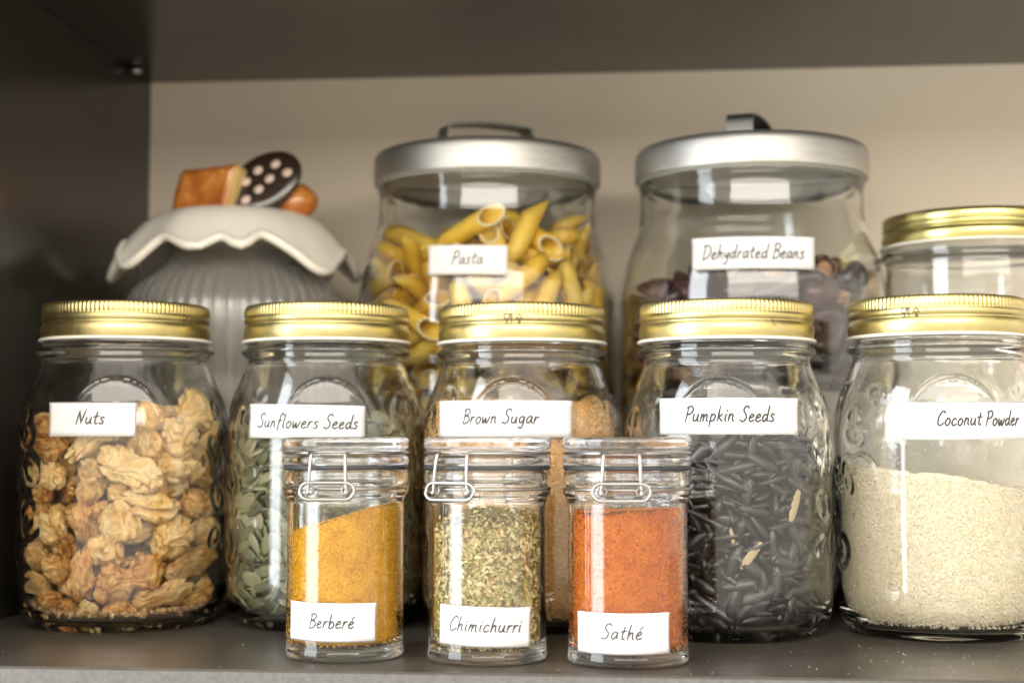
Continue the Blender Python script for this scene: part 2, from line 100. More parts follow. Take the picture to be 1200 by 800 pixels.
-289,-307,599,-71,-47,-38,47,411,-52,535,17,20,70,45,168,-406,634,-2,93,-36,48,121,-370,597,-22,74,-63,54,457,-48,611,78,11,57,55,254,-342,619,-20,-55,-12,50,221,-381,663,-29,-6,57,54,299,-321,595,-22,-84,20,52,260,-305,542,-10,86,-15,53,391,-241,644,-3,-50,-64,56,366,-253,524,20,-96,17,45,363,-219,550,90,30,-22,48,417,-95,582,-47,3,-39,55,237,306,102,65,-41,-3,45,
-84,403,92,31,4,-9,55,47,451,156,55,17,-27,51,-368,-175,648,6,3,82,48,-310,-343,568,31,81,48,52,-431,-190,621,-62,40,-34,49,-303,-334,608,-97,6,-13,45,-355,-206,669,-7,3,-66,49,-373,-246,647,77,-24,-48,43,-382,-275,632,-33,-65,63,49,-88,-420,602,8,14,-83,50,-105,-460,627,76,-6,-9,44,-42,-426,587,83,55,13,49,47,-454,573,24,56,-79,46,178,-364,626,27,-45,84,53,
-88,-404,563,-95,29,-6,54,311,-337,621,-51,0,-85,46,302,-278,553,-9,75,-41,47,311,-235,582,36,-46,-74,45,359,-306,543,-75,-6,46,46,358,-265,559,-21,22,68,52,420,-215,541,-64,-8,61,46,360,-184,578,45,61,15,50,411,-161,573,-71,-53,-35,52,465,-82,591,26,67,3,44,463,31,599,45,26,72,48,-80,404,158,54,7,3,44,-439,41,755,38,-54,-10,55,-418,21,617,34,24,-84,53,
-404,-225,663,19,-78,7,45,-391,-169,687,-72,-69,7,45,115,-428,608,0,-10,-89,46,-349,-287,678,27,6,-36,53,36,-438,613,-20,-24,94,49,-185,-421,620,92,-12,-10,48,-158,-379,622,7,8,-25,53,-268,-389,604,56,-32,-12,44,-175,-425,653,-4,-89,38,48,406,-42,653,34,0,-79,50,-233,-335,595,-86,3,-3,53,282,-308,696,56,1,-54,45,167,-441,639,-63,1,24,48,229,-396,623,-35,38,84,49,
291,-281,638,14,40,31,51,353,-287,634,-39,84,-37,54,361,-146,599,-28,69,-52,51,399,-232,586,53,60,21,51,-227,-362,618,10,9,-10,49,456,-103,663,-47,-33,62,43,211,-402,768,26,12,6,45,427,34,936,-31,92,-19,55,362,182,130,55,-47,42,54,-163,369,103,-6,7,-98,44,-432,28,700,-55,83,4,44,-432,34,655,13,-32,75,49,-346,-212,692,0,9,-50,49,-288,313,168,-79,59,16,46,
-427,17,673,-22,95,20,52,-411,-147,669,58,-81,-2,52,-274,-298,660,-31,-89,-34,55,-13,-431,668,48,13,-83,51,-245,-373,640,7,3,92,43,-359,-237,716,5,-9,-99,50,13,-472,571,-70,21,16,45,31,-468,655,-45,57,48,55,5,-416,659,57,-16,-35,47,-135,-436,717,-42,-38,-65,56,14,-408,587,-5,99,7,53,73,-405,627,24,-14,-15,51,152,-378,662,25,-91,-33,45,301,-291,693,69,-3,-62,53,
347,-282,598,-6,16,61,48,360,-207,635,-24,94,-13,55,382,-193,594,-25,56,-49,47,424,-148,632,80,60,1,55,411,-19,605,32,16,-67,54,442,-43,643,54,-33,-69,50,324,241,88,-85,48,-15,50,110,404,96,34,-3,-11,55,319,290,148,33,-33,-46,47,-395,3,833,-76,27,-58,55,-407,56,817,-52,-40,-47,53,-447,-111,699,41,-39,-58,54,-194,-361,650,-35,-93,-8,48,-312,-353,645,73,-29,-20,47,
-312,-285,750,23,9,-77,53,-332,-255,640,-42,71,-38,52,-123,-447,671,-28,-46,-84,52,2,-389,722,72,-5,18,52,-154,-382,665,-27,-94,-20,56,-105,-405,632,-90,41,14,52,-374,-106,611,16,-63,8,50,143,-417,751,-9,48,-87,47,-319,-283,706,13,-10,24,49,370,-223,707,0,-47,42,56,-26,-428,614,85,50,14,53,330,-260,686,5,-2,-50,43,329,-273,663,-86,47,-16,49,385,-145,648,93,31,3,47,
416,-186,670,-85,-43,24,51,412,36,751,-9,-40,7,53,402,-37,623,37,-3,-67,51,390,5,774,-61,46,-46,55,-9,414,114,-91,-34,-6,52,-257,293,98,-67,-37,18,54,-470,29,707,44,-53,-45,48,-232,-333,759,-87,43,-5,49,-251,-360,668,-8,-15,83,53,-389,13,716,64,43,57,51,-422,-31,715,-62,-76,15,49,-416,-221,750,66,-34,-36,51,-458,-40,643,-52,-6,66,45,-70,-413,642,-52,-83,2,45,
-68,-414,678,54,25,24,43,56,-401,681,44,-53,1,43,89,-445,657,-94,-12,-24,49,99,-414,657,-89,32,-11,44,268,-336,691,38,-5,-30,49,31,-405,665,47,-56,6,51,164,-390,681,-82,-53,4,51,151,-357,770,38,-54,73,47,237,-326,714,-41,83,26,47,221,-361,708,33,2,-10,56,390,-115,660,90,41,-10,43,431,28,709,-6,-44,73,49,394,-200,771,-47,82,4,53,-274,304,187,-71,-60,16,51,
-279,-364,998,27,89,35,48,-314,312,128,-59,-53,9,47,-432,51,956,33,-23,11,43,-396,-157,786,5,-9,-20,49,-413,-55,675,-21,-80,46,54,-458,41,790,3,-58,25,52,-377,-104,716,-37,59,0,55,-440,63,887,-46,-46,-61,52,-286,-324,686,-66,74,0,52,-385,-119,774,29,-15,-55,49,-468,-58,700,28,-57,-33,49,-234,-361,703,-73,-62,-26,56,126,-443,761,38,3,20,46,-39,-469,660,27,-67,59,51,
-168,-400,695,40,16,44,43,-79,-452,711,-27,-58,-65,50,93,-449,689,-78,-44,-26,45,99,-395,699,-25,-35,-61,45,197,-390,711,-91,12,1,50,349,-170,712,-60,-20,49,48,300,-339,726,-9,21,-93,55,396,-94,681,16,17,70,52,225,-382,744,8,2,-1,51,415,-56,692,23,2,95,44,403,-51,721,40,-87,-23,45,469,27,822,-40,-66,36,51,462,-53,700,-51,31,-73,51,-182,410,175,37,-9,22,45,
353,230,201,-17,-41,0,52,-397,38,901,54,5,84,45,-432,-75,835,-93,29,-11,53,-418,-126,701,68,61,30,46,-434,-27,743,93,-31,-10,51,210,371,126,-81,19,-34,53,-390,-38,776,46,-31,-54,46,-197,-360,693,-59,-77,-26,46,337,-270,709,-8,14,-57,52,117,-398,791,-2,42,90,51,-186,-355,734,26,1,-14,44,-94,-426,734,-42,13,3,55,-28,-470,741,9,73,-67,51,-14,-445,697,40,-34,-21,47,
97,-387,728,-22,-39,-84,50,52,-469,775,54,48,-50,47,295,-342,753,-94,-34,7,50,452,-134,741,-61,22,-74,49,342,-244,730,-98,15,8,43,408,-108,704,10,-99,8,47,357,-204,664,17,1,-80,53,392,-152,756,-97,1,17,48,420,-210,723,-8,64,-46,54,412,-144,726,-81,-55,11,53,470,34,735,53,34,66,47,-403,219,171,30,-67,-55,45,296,291,189,-30,-81,49,48,-415,-226,937,56,-30,-41,46,
-406,23,746,41,-37,-38,51,111,-372,939,-34,54,75,48,-274,-371,741,-83,25,-24,55,-412,-174,722,-88,43,8,51,-22,-432,774,-97,-2,8,52,-291,-369,780,60,-21,-25,52,-226,-391,719,18,30,-93,52,306,242,128,-26,-56,69,56,-83,-379,708,47,49,-71,49,-205,-401,748,43,6,-53,44,-198,-428,764,-77,2,-26,46,-107,-423,772,-35,-29,-66,49,-12,-415,749,39,88,27,49,151,-446,716,7,-77,-63,47,
61,-384,814,3,-62,-78,51,50,-440,723,13,5,-26,50,233,-337,770,0,-7,33,53,412,-162,699,-7,8,32,50,293,-273,771,-8,-87,-25,45,389,-108,771,-50,44,72,52,436,-99,777,72,-25,-64,45,426,-155,788,6,-32,37,46,115,405,138,18,-12,-97,51,168,353,105,78,-12,-10,55,-67,444,204,0,96,-28,47,-467,-53,921,42,65,38,53,-72,-435,994,84,-41,-9,52,-428,-120,749,-3,22,60,55,
-436,-54,771,23,-26,24,47,-370,-202,745,92,-23,-16,55,-274,-304,779,33,-3,-55,54,-230,-346,797,20,-20,4,52,-96,-423,807,39,78,-49,52,-383,-235,854,-53,-58,60,56,-300,-327,711,7,-19,80,52,-361,-156,733,18,71,56,51,-265,-323,734,-74,-65,-15,46,112,-409,831,-95,-23,-7,48,122,-381,750,5,-93,35,44,-55,-406,773,20,-33,77,44,173,-418,709,-85,-4,-1,52,183,-361,802,-69,-48,-22,53,
382,-139,800,60,27,15,43,424,-42,740,67,-60,-42,55,367,-253,781,-8,66,-16,46,424,-90,861,-81,-48,-29,56,54,-412,786,3,32,91,55,437,-41,767,24,33,31,52,-137,410,150,-73,-57,-16,55,203,410,163,56,-27,-2,44,-68,444,146,-83,24,28,48,-15,419,199,-19,-23,43,46,-390,6,940,42,48,43,55,-442,-12,780,30,84,46,43,-265,-351,841,64,70,18,47,-390,-264,798,34,57,69,50,
-325,-310,761,-58,71,-3,45,-280,-307,808,23,-10,-63,55,-416,-79,789,8,-25,35,43,-148,374,191,49,55,-44,54,-227,-389,807,-13,-96,-22,49,-15,-427,802,-74,64,17,53,227,-387,812,-4,94,28,47,-116,-390,701,16,-49,65,44,-142,-386,732,33,-27,56,44,63,-427,761,-33,-29,-75,49,-125,-453,857,6,-67,67,54,23,-441,828,-13,21,-91,50,217,-321,810,7,-76,-60,43,166,-432,791,-12,50,-85,54,
424,39,968,-40,-21,26,56,401,-41,835,-15,49,16,46,453,-11,789,-70,-51,35,56,464,-80,762,-61,24,-74,51,424,-33,882,34,4,-25,49,470,11,1005,-63,19,-72,53,292,270,175,10,45,73,45,340,-215,844,-30,16,-87,51,13,424,184,-97,14,-15,53,-339,-272,876,78,-25,-36,56,-427,-110,850,32,-7,-27,47,-366,-127,821,-65,34,-42,45,-370,-257,764,48,-51,-10,46,-316,-316,812,92,-9,37,50,
-173,-409,815,-49,-86,-15,50,-101,-380,772,-85,22,5,43,-87,-462,787,-8,-79,61,48,-18,-459,813,2,-95,-26,43,-45,-416,835,-5,7,83,44,-363,-299,846,-47,44,-18,54,-152,-392,782,-52,54,-37,51,69,-407,852,-1,-99,-14,54,333,-259,768,42,-7,80,54,449,-31,841,38,-15,76,53,331,-206,774,-20,59,-68,51,264,-287,856,-27,74,-58,56,375,-286,731,14,-70,-56,44,341,-211,815,52,-79,-25,48,
424,32,820,70,-57,22,49,373,-183,844,26,13,82,45,-373,231,133,-36,54,-66,56,86,413,205,22,1,40,47,-438,-29,956,31,43,26,52,-436,-172,867,-60,22,-46,44,-243,-309,898,40,-47,13,51,-415,-105,810,22,-17,-51,56,-421,-207,831,-62,10,-57,51,-464,-81,784,-56,52,-36,48,-335,-230,785,-92,39,2,46,-339,-224,833,3,-13,-44,49,-368,-296,734,34,-56,0,44,-179,-371,773,-40,-54,56,46,
-215,-380,844,-47,83,20,54,135,-434,841,-60,-62,-27,46,81,-455,830,-43,-62,-59,50,284,-348,809,-17,43,-70,51,306,-299,790,33,-23,91,53,312,-351,822,-77,1,48,53,253,-359,795,-79,53,32,52,250,-347,871,-30,-23,46,44,352,-209,872,39,-89,-19,51,395,-205,808,-28,-18,75,49,418,47,847,3,96,-19,45,464,-86,835,-34,54,-51,46,-15,-438,1024,25,86,25,55,395,-207,1018,-63,-73,-12,53,
266,356,137,56,8,-59,53,65,405,146,11,-16,9,53,-2,-411,998,52,4,-79,51,-227,337,172,67,-52,-52,46,116,-419,946,87,-18,-8,56,-383,-70,877,71,14,-68,54,-325,-327,861,29,49,72,50,-395,-180,845,19,62,58,43,-393,-250,902,36,-36,-29,45,-158,-423,834,-98,-6,-1,44,-434,-151,815,62,-24,-36,46,-324,-263,817,16,-28,-71,48,-211,-339,844,-88,-4,-24,47,287,-338,922,-26,34,72,51,
224,-413,847,33,-57,-75,53,194,-412,871,-51,19,59,56,171,-404,892,64,64,-23,44,133,-381,878,-30,-13,38,43,334,-304,807,49,-31,81,50,95,-447,894,95,17,4,48,416,32,876,92,-28,26,51,405,0,827,49,-74,7,47,424,-207,869,-50,-45,21,46,436,-168,829,-42,67,-40,45,185,-369,1002,-34,94,-4,53,-347,241,185,44,84,-30,47,323,273,116,-87,38,-26,50,10,410,89,-31,91,23,43,
-354,-171,866,23,68,63,44,265,314,112,46,-40,-15,50,-447,-146,952,-59,-28,74,51,-441,-5,819,23,-9,66,47,-266,-281,854,58,-18,-29,43,-216,-420,862,-74,10,-28,43,-215,369,141,67,18,8,43,-187,-389,876,29,-8,-35,53,-1,-412,866,13,-10,-1,56,-374,-207,805,6,-3,-62,49,140,-451,860,5,-76,-64,45,395,-177,952,13,48,69,54,389,-114,961,12,42,33,52,347,-244,933,-34,-81,30,47,
277,-327,854,-21,-21,21,54,166,-369,838,16,47,-83,55,335,-273,840,53,56,-48,48,368,-251,863,-71,27,44,45,293,-270,901,37,30,12,46,313,-277,918,20,35,-51,53,408,-184,868,58,35,45,52,394,-135,843,-81,51,5,45,410,-87,908,61,76,21,48,-386,-272,980,12,-64,31,45,225,373,186,-81,53,8,51,129,429,183,-94,25,17,44,235,-340,1039,-12,-1,-86,52,-420,-127,877,-27,-34,89,51,
-249,336,125,84,39,-8,51,-342,-237,917,24,40,53,54,-408,-30,881,-41,-49,43,44,-383,-192,924,63,-71,-10,52,63,-408,1017,36,-42,-1,55,-330,-226,866,84,-40,2,46,106,-392,894,21,-12,-96,49,-127,-412,869,-89,25,-16,46,-109,-395,820,-1,-77,60,49,-71,-434,861,-92,31,-12,53,48,-469,858,-10,74,66,49,96,-441,918,-6,-7,1,48,23,-469,939,53,49,-56,54,371,-289,843,-63,-45,12,52,
187,-377,902,20,38,89,53,273,-382,923,57,-50,63,55,378,-209,948,-38,18,7,44,345,-216,901,-22,-1,-94,45,444,-150,903,51,59,17,54,471,15,883,-48,40,-58,50,185,360,203,34,4,-15,55,458,-30,933,-42,69,-41,54,-94,416,197,-25,7,22,52,-179,407,133,48,12,18,45,387,226,147,-15,79,27,54,-448,-26,864,-57,78,-7,52,-298,-339,979,27,-3,-56,47,-416,-70,921,-42,-16,77,56,
-54,-386,986,54,44,-36,52,-304,-272,898,75,-54,-35,46,-426,-144,920,-39,10,89,50,-257,-322,918,39,48,-78,45,25,-429,889,-22,95,13,47,-40,-435,935,-18,-12,83,47,37,-387,921,65,38,-37,52,-90,-447,906,-68,27,-16,54,403,-244,909,-29,74,-47,47,217,-366,907,-2,37,64,54,179,-396,951,-9,23,96,52,365,-299,943,-58,-51,11,48,-361,-276,964,-74,39,-31,47,387,-271,785,-74,-24,40,43,
-206,-369,909,-47,81,12,51,416,-102,882,19,7,-90,46,407,-145,912,-2,-23,42,44,371,-222,929,50,-74,5,49,373,-114,901,-24,67,-29,53,413,-28,932,-45,79,-40,50,-251,379,158,-67,45,53,48,-91,399,119,28,-4,-12,48,-161,-406,982,20,88,-42,43,-392,-191,894,-35,22,-11,55,-470,34,842,0,74,-9,48,-319,-328,915,-44,44,25,49,-452,-2,899,85,38,37,51,-388,-106,879,76,-19,-39,43,
-373,-158,954,-29,-62,56,49,382,-80,801,21,69,-16,54,-146,-440,921,-84,12,-17,51,69,-442,964,10,94,24,51,-96,-381,898,-6,85,46,47,-30,-418,892,-88,46,-7,45,-3,-420,917,97,-22,-2,49,231,-394,981,-33,-8,12,45,223,-334,970,-23,89,-37,54,62,-438,935,28,95,9,46,242,-330,939,-3,-30,-92,53,-229,-357,990,-52,82,16,49,336,-323,890,-63,-50,7,51,-253,-379,896,24,-33,-10,55,
402,23,996,63,75,-3,45,303,-287,947,-97,6,16,46,353,-245,1045,87,-47,-17,55,429,46,904,4,96,-21,52,-327,237,138,19,-68,-64,56,-11,388,160,-26,65,58,44,-456,-84,892,-51,-18,80,47,-305,-262,929,27,12,92,47,-366,-133,926,50,52,66,53,-327,-211,964,-66,10,-57,53,-297,-317,937,-12,-68,65,55,-337,-247,986,-37,-46,81,50,-431,6,853,15,-21,48,51,-110,-395,911,28,-24,-9,43,
-124,-369,976,74,8,-23,54,-105,-425,952,13,27,85,55,-153,-387,913,-51,80,11,47,-121,-370,841,4,71,70,52,-87,378,155,-40,65,57,49,323,-270,969,11,2,68,54,152,-406,982,-78,-62,1,52,17,-424,968,-86,17,-33,56,263,-358,987,-41,3,42,53,315,-351,981,69,37,12,45,427,-49,1025,21,-14,96,55,342,-269,990,-89,44,6,45,397,-98,1003,20,3,70,56,465,-79,920,31,-64,-45,47,
358,-179,932,-54,41,47,45,118,-444,1020,-31,49,-80,48,147,395,201,-92,-29,-2,50,-323,299,186,-26,81,-2,56,-409,-200,989,-41,-85,-29,43,-455,26,949,-42,78,7,46,-466,16,969,-46,73,-19,43,-419,-102,960,29,-39,-61,54,230,315,151,-60,21,-15,51,-180,-393,931,28,-36,49,49,-287,-374,913,55,-30,-15,48,44,-444,1023,-74,47,12,55,-221,-417,978,-77,-2,-33,46,-186,-426,949,48,-27,-2,52,
-76,-427,964,-33,-1,-68,45,-269,-342,865,-20,-16,88,45,418,-99,1028,1,-92,-32,54,306,-299,1018,-19,-10,-24,53,-338,197,139,-69,6,53,53,196,-368,1028,-16,6,-88,56,291,-313,995,-19,-6,-11,54,371,-269,1009,22,-3,53,44,369,-220,990,25,17,-37,52,-31,439,153,-14,31,-93,43,437,-152,975,40,31,51,53,420,-133,957,65,-62,-30,49,415,21,1033,-1,24,-39,55,-203,354,190,34,-74,-44,49,
290,332,170,-93,5,-21,44,-164,352,144,0,72,-65,49,161,374,166,-10,-96,-27,56,-386,-186,975,44,79,43,51,90,-379,995,74,-20,33,55,305,-280,1037,-12,11,14,48,-219,-363,958,5,-35,29,55,-49,-449,898,46,-17,-27,44,-259,-353,966,8,-16,56,46,-275,-293,968,71,-9,-11,54,258,-372,1026,-24,2,52,43,-419,-10,981,-60,-52,39,52,234,-349,921,66,-64,15,50,-150,-389,996,77,-11,4,43,
-27,-439,975,-78,35,-36,45,450,-55,968,73,66,18,48,382,-163,1010,29,-13,33,54,446,-153,1011,45,44,39,46,329,-230,1022,4,26,-87,44,422,-57,986,-96,-27,-7,50,418,-12,973,66,17,31,49,
],
'blackseed': [
-384,-14,130,79,-56,16,51,-245,-274,83,-10,-59,74,43,-323,-189,79,-52,-74,36,49,-381,-172,108,40,-9,-45,46,-315,-270,103,94,-32,-13,51,-384,-142,155,27,95,12,56,-76,-367,80,-17,-96,22,45,83,-367,81,-7,-13,-97,47,-38,-391,140,-68,60,14,43,187,-323,90,-81,-9,13,47,116,-403,106,29,-89,35,53,315,-287,108,-41,68,-56,43,294,-242,87,-33,92,-22,55,328,-189,108,-15,7,38,44,
365,-67,75,28,-32,-66,44,378,-100,121,-33,89,-13,50,411,-39,102,12,-26,-59,52,-400,-95,100,83,-35,-28,48,-343,-132,120,-35,-43,69,43,-377,-23,85,73,-64,-10,52,-342,-158,189,6,-17,75,45,-250,-308,125,10,-6,-57,56,-199,-337,88,-5,-100,5,48,-75,-369,116,-5,-98,-21,49,-103,-409,103,3,42,88,47,-74,-431,146,-9,-97,24,47,3,-404,106,26,63,34,46,232,-354,119,21,-26,12,46,
102,-393,148,18,-9,-31,47,267,-302,144,-50,69,47,54,257,-264,133,36,-74,-57,45,340,-167,146,7,-6,-82,52,401,-34,155,-46,7,40,51,377,15,120,-42,20,62,48,-431,18,139,77,55,-13,49,-396,-95,201,-24,94,18,45,-402,-71,144,31,73,55,46,-451,-62,175,-19,59,-14,44,-137,-380,157,-12,18,-97,50,-257,-369,225,-46,-21,84,53,-230,-338,202,56,64,46,55,34,-390,131,-41,-82,-21,44,
21,-384,232,91,-18,-12,48,163,-372,131,15,90,-41,55,338,-290,167,-78,-33,15,48,270,-350,216,-23,72,-43,44,312,-242,174,-4,0,9,43,354,-243,142,35,-91,-20,46,389,-156,166,15,16,60,51,363,-108,191,-48,14,65,50,392,-171,116,39,-56,-66,53,-434,-133,212,54,-14,-57,54,-274,-310,168,-10,-47,65,52,-340,-253,146,-81,52,-10,54,-177,-357,125,4,13,83,52,-216,-343,159,12,5,-66,49,
-292,-232,157,-39,-44,80,53,62,-446,160,-37,-2,7,43,15,-417,168,88,5,-2,54,76,-431,199,27,5,-15,46,148,-381,190,-58,79,-2,51,205,-371,172,-29,0,-80,50,220,-365,211,-19,15,-81,51,267,-332,179,29,6,-83,45,411,-197,198,29,51,31,46,435,-92,166,-75,-59,30,46,419,-60,194,5,21,25,44,380,9,184,64,-62,38,54,-375,48,165,-53,47,59,43,-404,-84,256,17,-17,94,56,
-381,-177,191,-64,63,-13,46,-390,-234,201,-61,47,-12,54,-332,-227,195,7,17,-62,51,-123,-363,190,16,14,0,45,-55,-375,197,30,15,-17,49,27,-381,190,-2,23,16,45,-146,-351,241,9,37,-92,46,2,-458,194,84,-12,20,43,188,-318,178,40,-43,-81,49,-12,-441,223,-4,98,-10,52,328,-195,192,-1,16,60,48,359,-204,217,78,-38,-34,52,428,22,151,57,70,-14,51,457,-38,220,28,-51,-56,48,
419,47,183,-38,32,40,44,-433,5,199,56,64,-52,46,-405,-44,191,46,35,18,47,-393,14,208,48,-51,5,48,-347,-253,241,-76,63,-15,55,-173,-327,184,-50,-34,-80,49,-192,-381,257,39,-16,-89,47,-145,-399,218,-11,-99,1,44,-81,-423,251,44,87,4,46,-47,-388,279,-7,-2,18,52,160,-391,233,4,-24,17,48,-21,-416,254,-28,6,95,53,331,-312,206,54,15,38,52,282,-236,219,79,26,37,43,
343,-254,245,-19,97,-5,53,401,-138,228,26,32,37,54,391,-90,245,-27,90,-32,47,429,1,233,38,-68,-55,50,-445,58,186,-44,-45,-62,44,-413,-7,265,-94,-32,-10,53,-382,-191,260,68,66,24,53,-350,-118,269,-24,54,-32,49,-292,-246,224,3,-9,84,50,-312,-332,218,39,-51,-8,56,-272,-265,353,-4,-12,91,54,-129,-426,185,99,-10,-7,55,-136,-388,261,-39,88,23,51,131,-438,276,-6,-20,-96,45,
225,-324,244,-25,14,31,49,117,-443,234,-81,-9,9,52,190,-411,294,91,20,-7,52,405,-153,284,-3,5,63,50,435,5,281,-7,24,-45,52,360,-95,318,38,-69,-48,52,384,-21,266,59,77,10,55,-413,51,254,-68,27,1,48,-425,-36,314,32,67,46,48,-405,-130,298,-29,30,-74,54,-306,-290,277,5,-2,-29,45,-250,-315,249,0,-6,-21,54,-233,-345,292,16,-96,-23,55,-136,-444,270,-10,-61,78,43,
-245,-394,328,53,-17,-21,51,89,-389,246,46,-82,11,54,16,-464,277,-2,-81,-58,46,248,-387,335,-13,42,-85,45,339,-164,276,-74,-35,24,52,329,-297,311,55,-83,-2,51,349,-202,311,7,-2,-97,48,429,-164,244,44,-68,-46,50,446,-127,317,-46,66,-46,49,418,15,326,-83,50,26,46,-350,-140,317,48,86,16,48,-433,-162,263,49,-37,-48,46,-382,-43,344,-70,41,37,46,-269,-257,300,-73,42,-13,56,
-312,-216,270,19,10,89,53,-112,-387,338,-98,-10,-2,49,253,-354,262,26,-2,53,48,-114,-430,311,13,9,3,49,51,-432,314,-16,-98,8,55,-150,-388,304,33,10,44,48,330,-320,258,-10,59,-68,53,237,-365,305,-11,-3,-99,56,317,-249,277,-29,95,-9,51,-109,-396,409,-48,-64,51,55,371,5,318,21,-62,-46,51,426,55,234,-68,18,45,45,455,-57,296,18,38,-68,45,-463,-6,335,58,32,61,51,
-277,-297,317,-96,20,-12,46,-462,20,268,-35,-71,2,49,-178,-366,368,16,-93,-33,51,-210,-338,356,-95,-7,9,47,-197,-370,307,-53,82,20,48,7,-465,387,18,72,-57,47,-248,-277,465,-21,-79,37,50,-51,-371,313,0,4,100,44,99,-424,337,94,-24,-4,43,152,-363,279,-24,71,-44,46,99,-363,276,-34,-18,-89,48,73,-457,365,13,55,-80,55,466,23,307,67,-50,-48,43,364,-199,367,35,69,-63,50,
435,-88,350,18,-52,-27,55,449,3,355,79,56,10,49,-415,44,342,44,45,-61,54,-371,21,356,10,60,23,53,-377,-41,254,39,49,-45,46,-342,-157,351,2,-18,77,48,-307,-321,335,-3,-26,95,52,-40,-449,324,-17,-98,-2,49,-184,-322,414,6,82,44,53,-258,-306,412,-56,-79,-23,55,67,-401,376,-69,12,-16,53,2,-377,341,8,-98,3,43,221,-300,275,-8,-56,-67,48,308,-244,339,6,1,21,54,
403,-159,371,9,90,-20,55,267,-280,306,-31,-4,59,50,406,-222,323,-63,-54,-1,49,402,-20,406,35,-88,-22,56,399,44,399,6,-88,-12,48,-398,-124,412,-1,17,-87,55,-398,-141,342,-67,-72,-9,55,-454,-17,434,-10,-12,-75,46,-352,-221,307,-21,-5,92,44,-344,-312,284,-77,21,-34,44,-376,-178,364,18,10,-59,45,-303,-354,368,-23,-54,78,43,112,-411,422,-93,21,-1,51,157,-404,350,-49,-17,84,54,
117,-381,368,-37,-21,90,51,151,-339,363,18,74,-30,54,215,-344,343,-25,-1,63,52,258,-387,379,53,20,22,49,303,-286,363,-21,-95,0,50,266,-326,359,7,35,32,46,398,-32,351,-43,-59,36,46,455,48,421,-21,56,44,48,-267,-371,581,-13,23,-30,49,-445,-108,307,-46,49,-53,43,-270,-341,458,13,17,81,53,-408,-221,354,-35,-74,42,51,-370,-257,308,35,-40,-3,43,-395,-73,393,29,14,41,44,
-7,-425,352,9,-99,-4,47,104,-443,453,-99,-7,8,52,-38,-440,387,-17,-6,20,49,-46,-376,387,0,98,13,54,209,-330,384,-52,76,-39,54,255,-318,441,18,-46,79,52,316,-327,387,-49,68,30,44,367,-287,367,57,56,-10,45,384,-106,362,-50,49,13,54,369,8,377,35,47,44,43,406,-187,589,-1,40,29,55,-145,387,103,13,7,18,54,-402,-4,336,20,-89,24,45,-328,-172,390,-66,52,-25,47,
-289,-276,388,7,-22,69,50,-348,-236,379,-45,-82,19,49,-209,-417,398,56,-21,-18,43,-142,-412,388,-10,24,-34,55,-160,-428,353,3,11,-17,47,-137,-412,442,21,-20,-44,47,98,-444,522,-19,37,-89,46,93,-363,409,-19,71,63,54,436,-97,466,53,-37,-52,48,331,-223,410,-5,0,-69,51,377,-259,391,-45,18,63,44,453,-61,409,-74,-57,34,46,413,31,498,15,-64,-67,52,285,233,158,-73,42,-21,45,
-120,349,85,-53,-8,12,48,-451,-90,360,44,-29,-56,56,-455,-80,406,-67,60,-28,45,-338,-199,427,-9,37,-53,48,-277,-354,418,-6,-17,96,51,-373,-271,397,30,58,70,53,-67,-435,435,-35,-89,11,43,-59,-382,433,6,-39,88,56,53,-429,419,-16,-45,82,45,-170,-429,465,54,-29,-6,56,419,-90,395,64,73,3,45,321,-241,377,-26,11,-59,43,310,-244,447,64,-77,-1,55,361,-130,418,-56,-76,-5,46,
387,-58,480,-13,57,-7,55,417,3,444,31,23,72,48,368,-4,463,47,30,63,45,318,301,151,-39,-9,-39,46,-446,0,394,-15,-10,85,45,-423,-75,437,45,-79,-30,49,-185,-332,499,-29,-95,8,49,-429,54,437,-25,58,71,50,-123,-378,476,24,95,15,47,-14,-409,458,34,4,-19,49,59,-366,454,1,84,-50,49,183,-414,468,-81,3,58,55,19,-465,516,-57,20,24,46,248,-284,420,-93,-24,11,49,
196,-349,440,-14,-96,-9,53,356,-153,453,28,10,71,47,364,-259,456,-53,81,-20,55,393,-198,424,3,-11,-73,51,460,-36,448,35,-61,-33,52,-6,426,117,-10,-73,-67,56,362,195,180,-10,-88,-47,51,-427,-7,462,3,12,91,51,-370,-8,446,46,-41,-53,48,-415,-28,500,-93,-25,-5,50,-37,-449,458,-25,-92,-26,49,-25,-458,492,-22,-9,-97,47,-223,-345,465,29,10,90,47,104,-400,496,-78,-61,-8,49,
9,-369,483,-5,78,59,45,144,-378,475,-92,-29,-12,46,263,-267,490,-22,20,-90,44,4,-409,499,20,-4,-20,54,281,-371,438,45,-46,76,43,403,-131,454,-51,29,-34,43,408,18,565,35,82,-42,56,431,1,516,-90,-14,31,49,28,380,139,89,10,8,46,-180,331,122,15,0,30,50,-337,-197,555,25,94,22,43,-397,-222,436,-2,50,54,46,-307,-280,492,-39,-70,59,43,-335,-253,446,-16,10,31,43,
-391,-108,460,19,-21,92,54,-237,-389,491,93,-36,2,45,-403,-88,534,-9,-51,28,44,13,-449,568,-13,-59,-71,56,292,-318,477,-8,25,-93,43,224,-371,463,40,8,74,47,98,-397,540,5,-80,-60,46,171,-372,527,-25,1,-44,43,308,-276,510,78,63,0,51,423,-183,527,3,46,43,44,149,-382,782,3,-15,-96,46,464,40,632,-11,-72,27,43,330,209,136,-19,-52,33,47,-344,-233,606,-1,10,99,55,
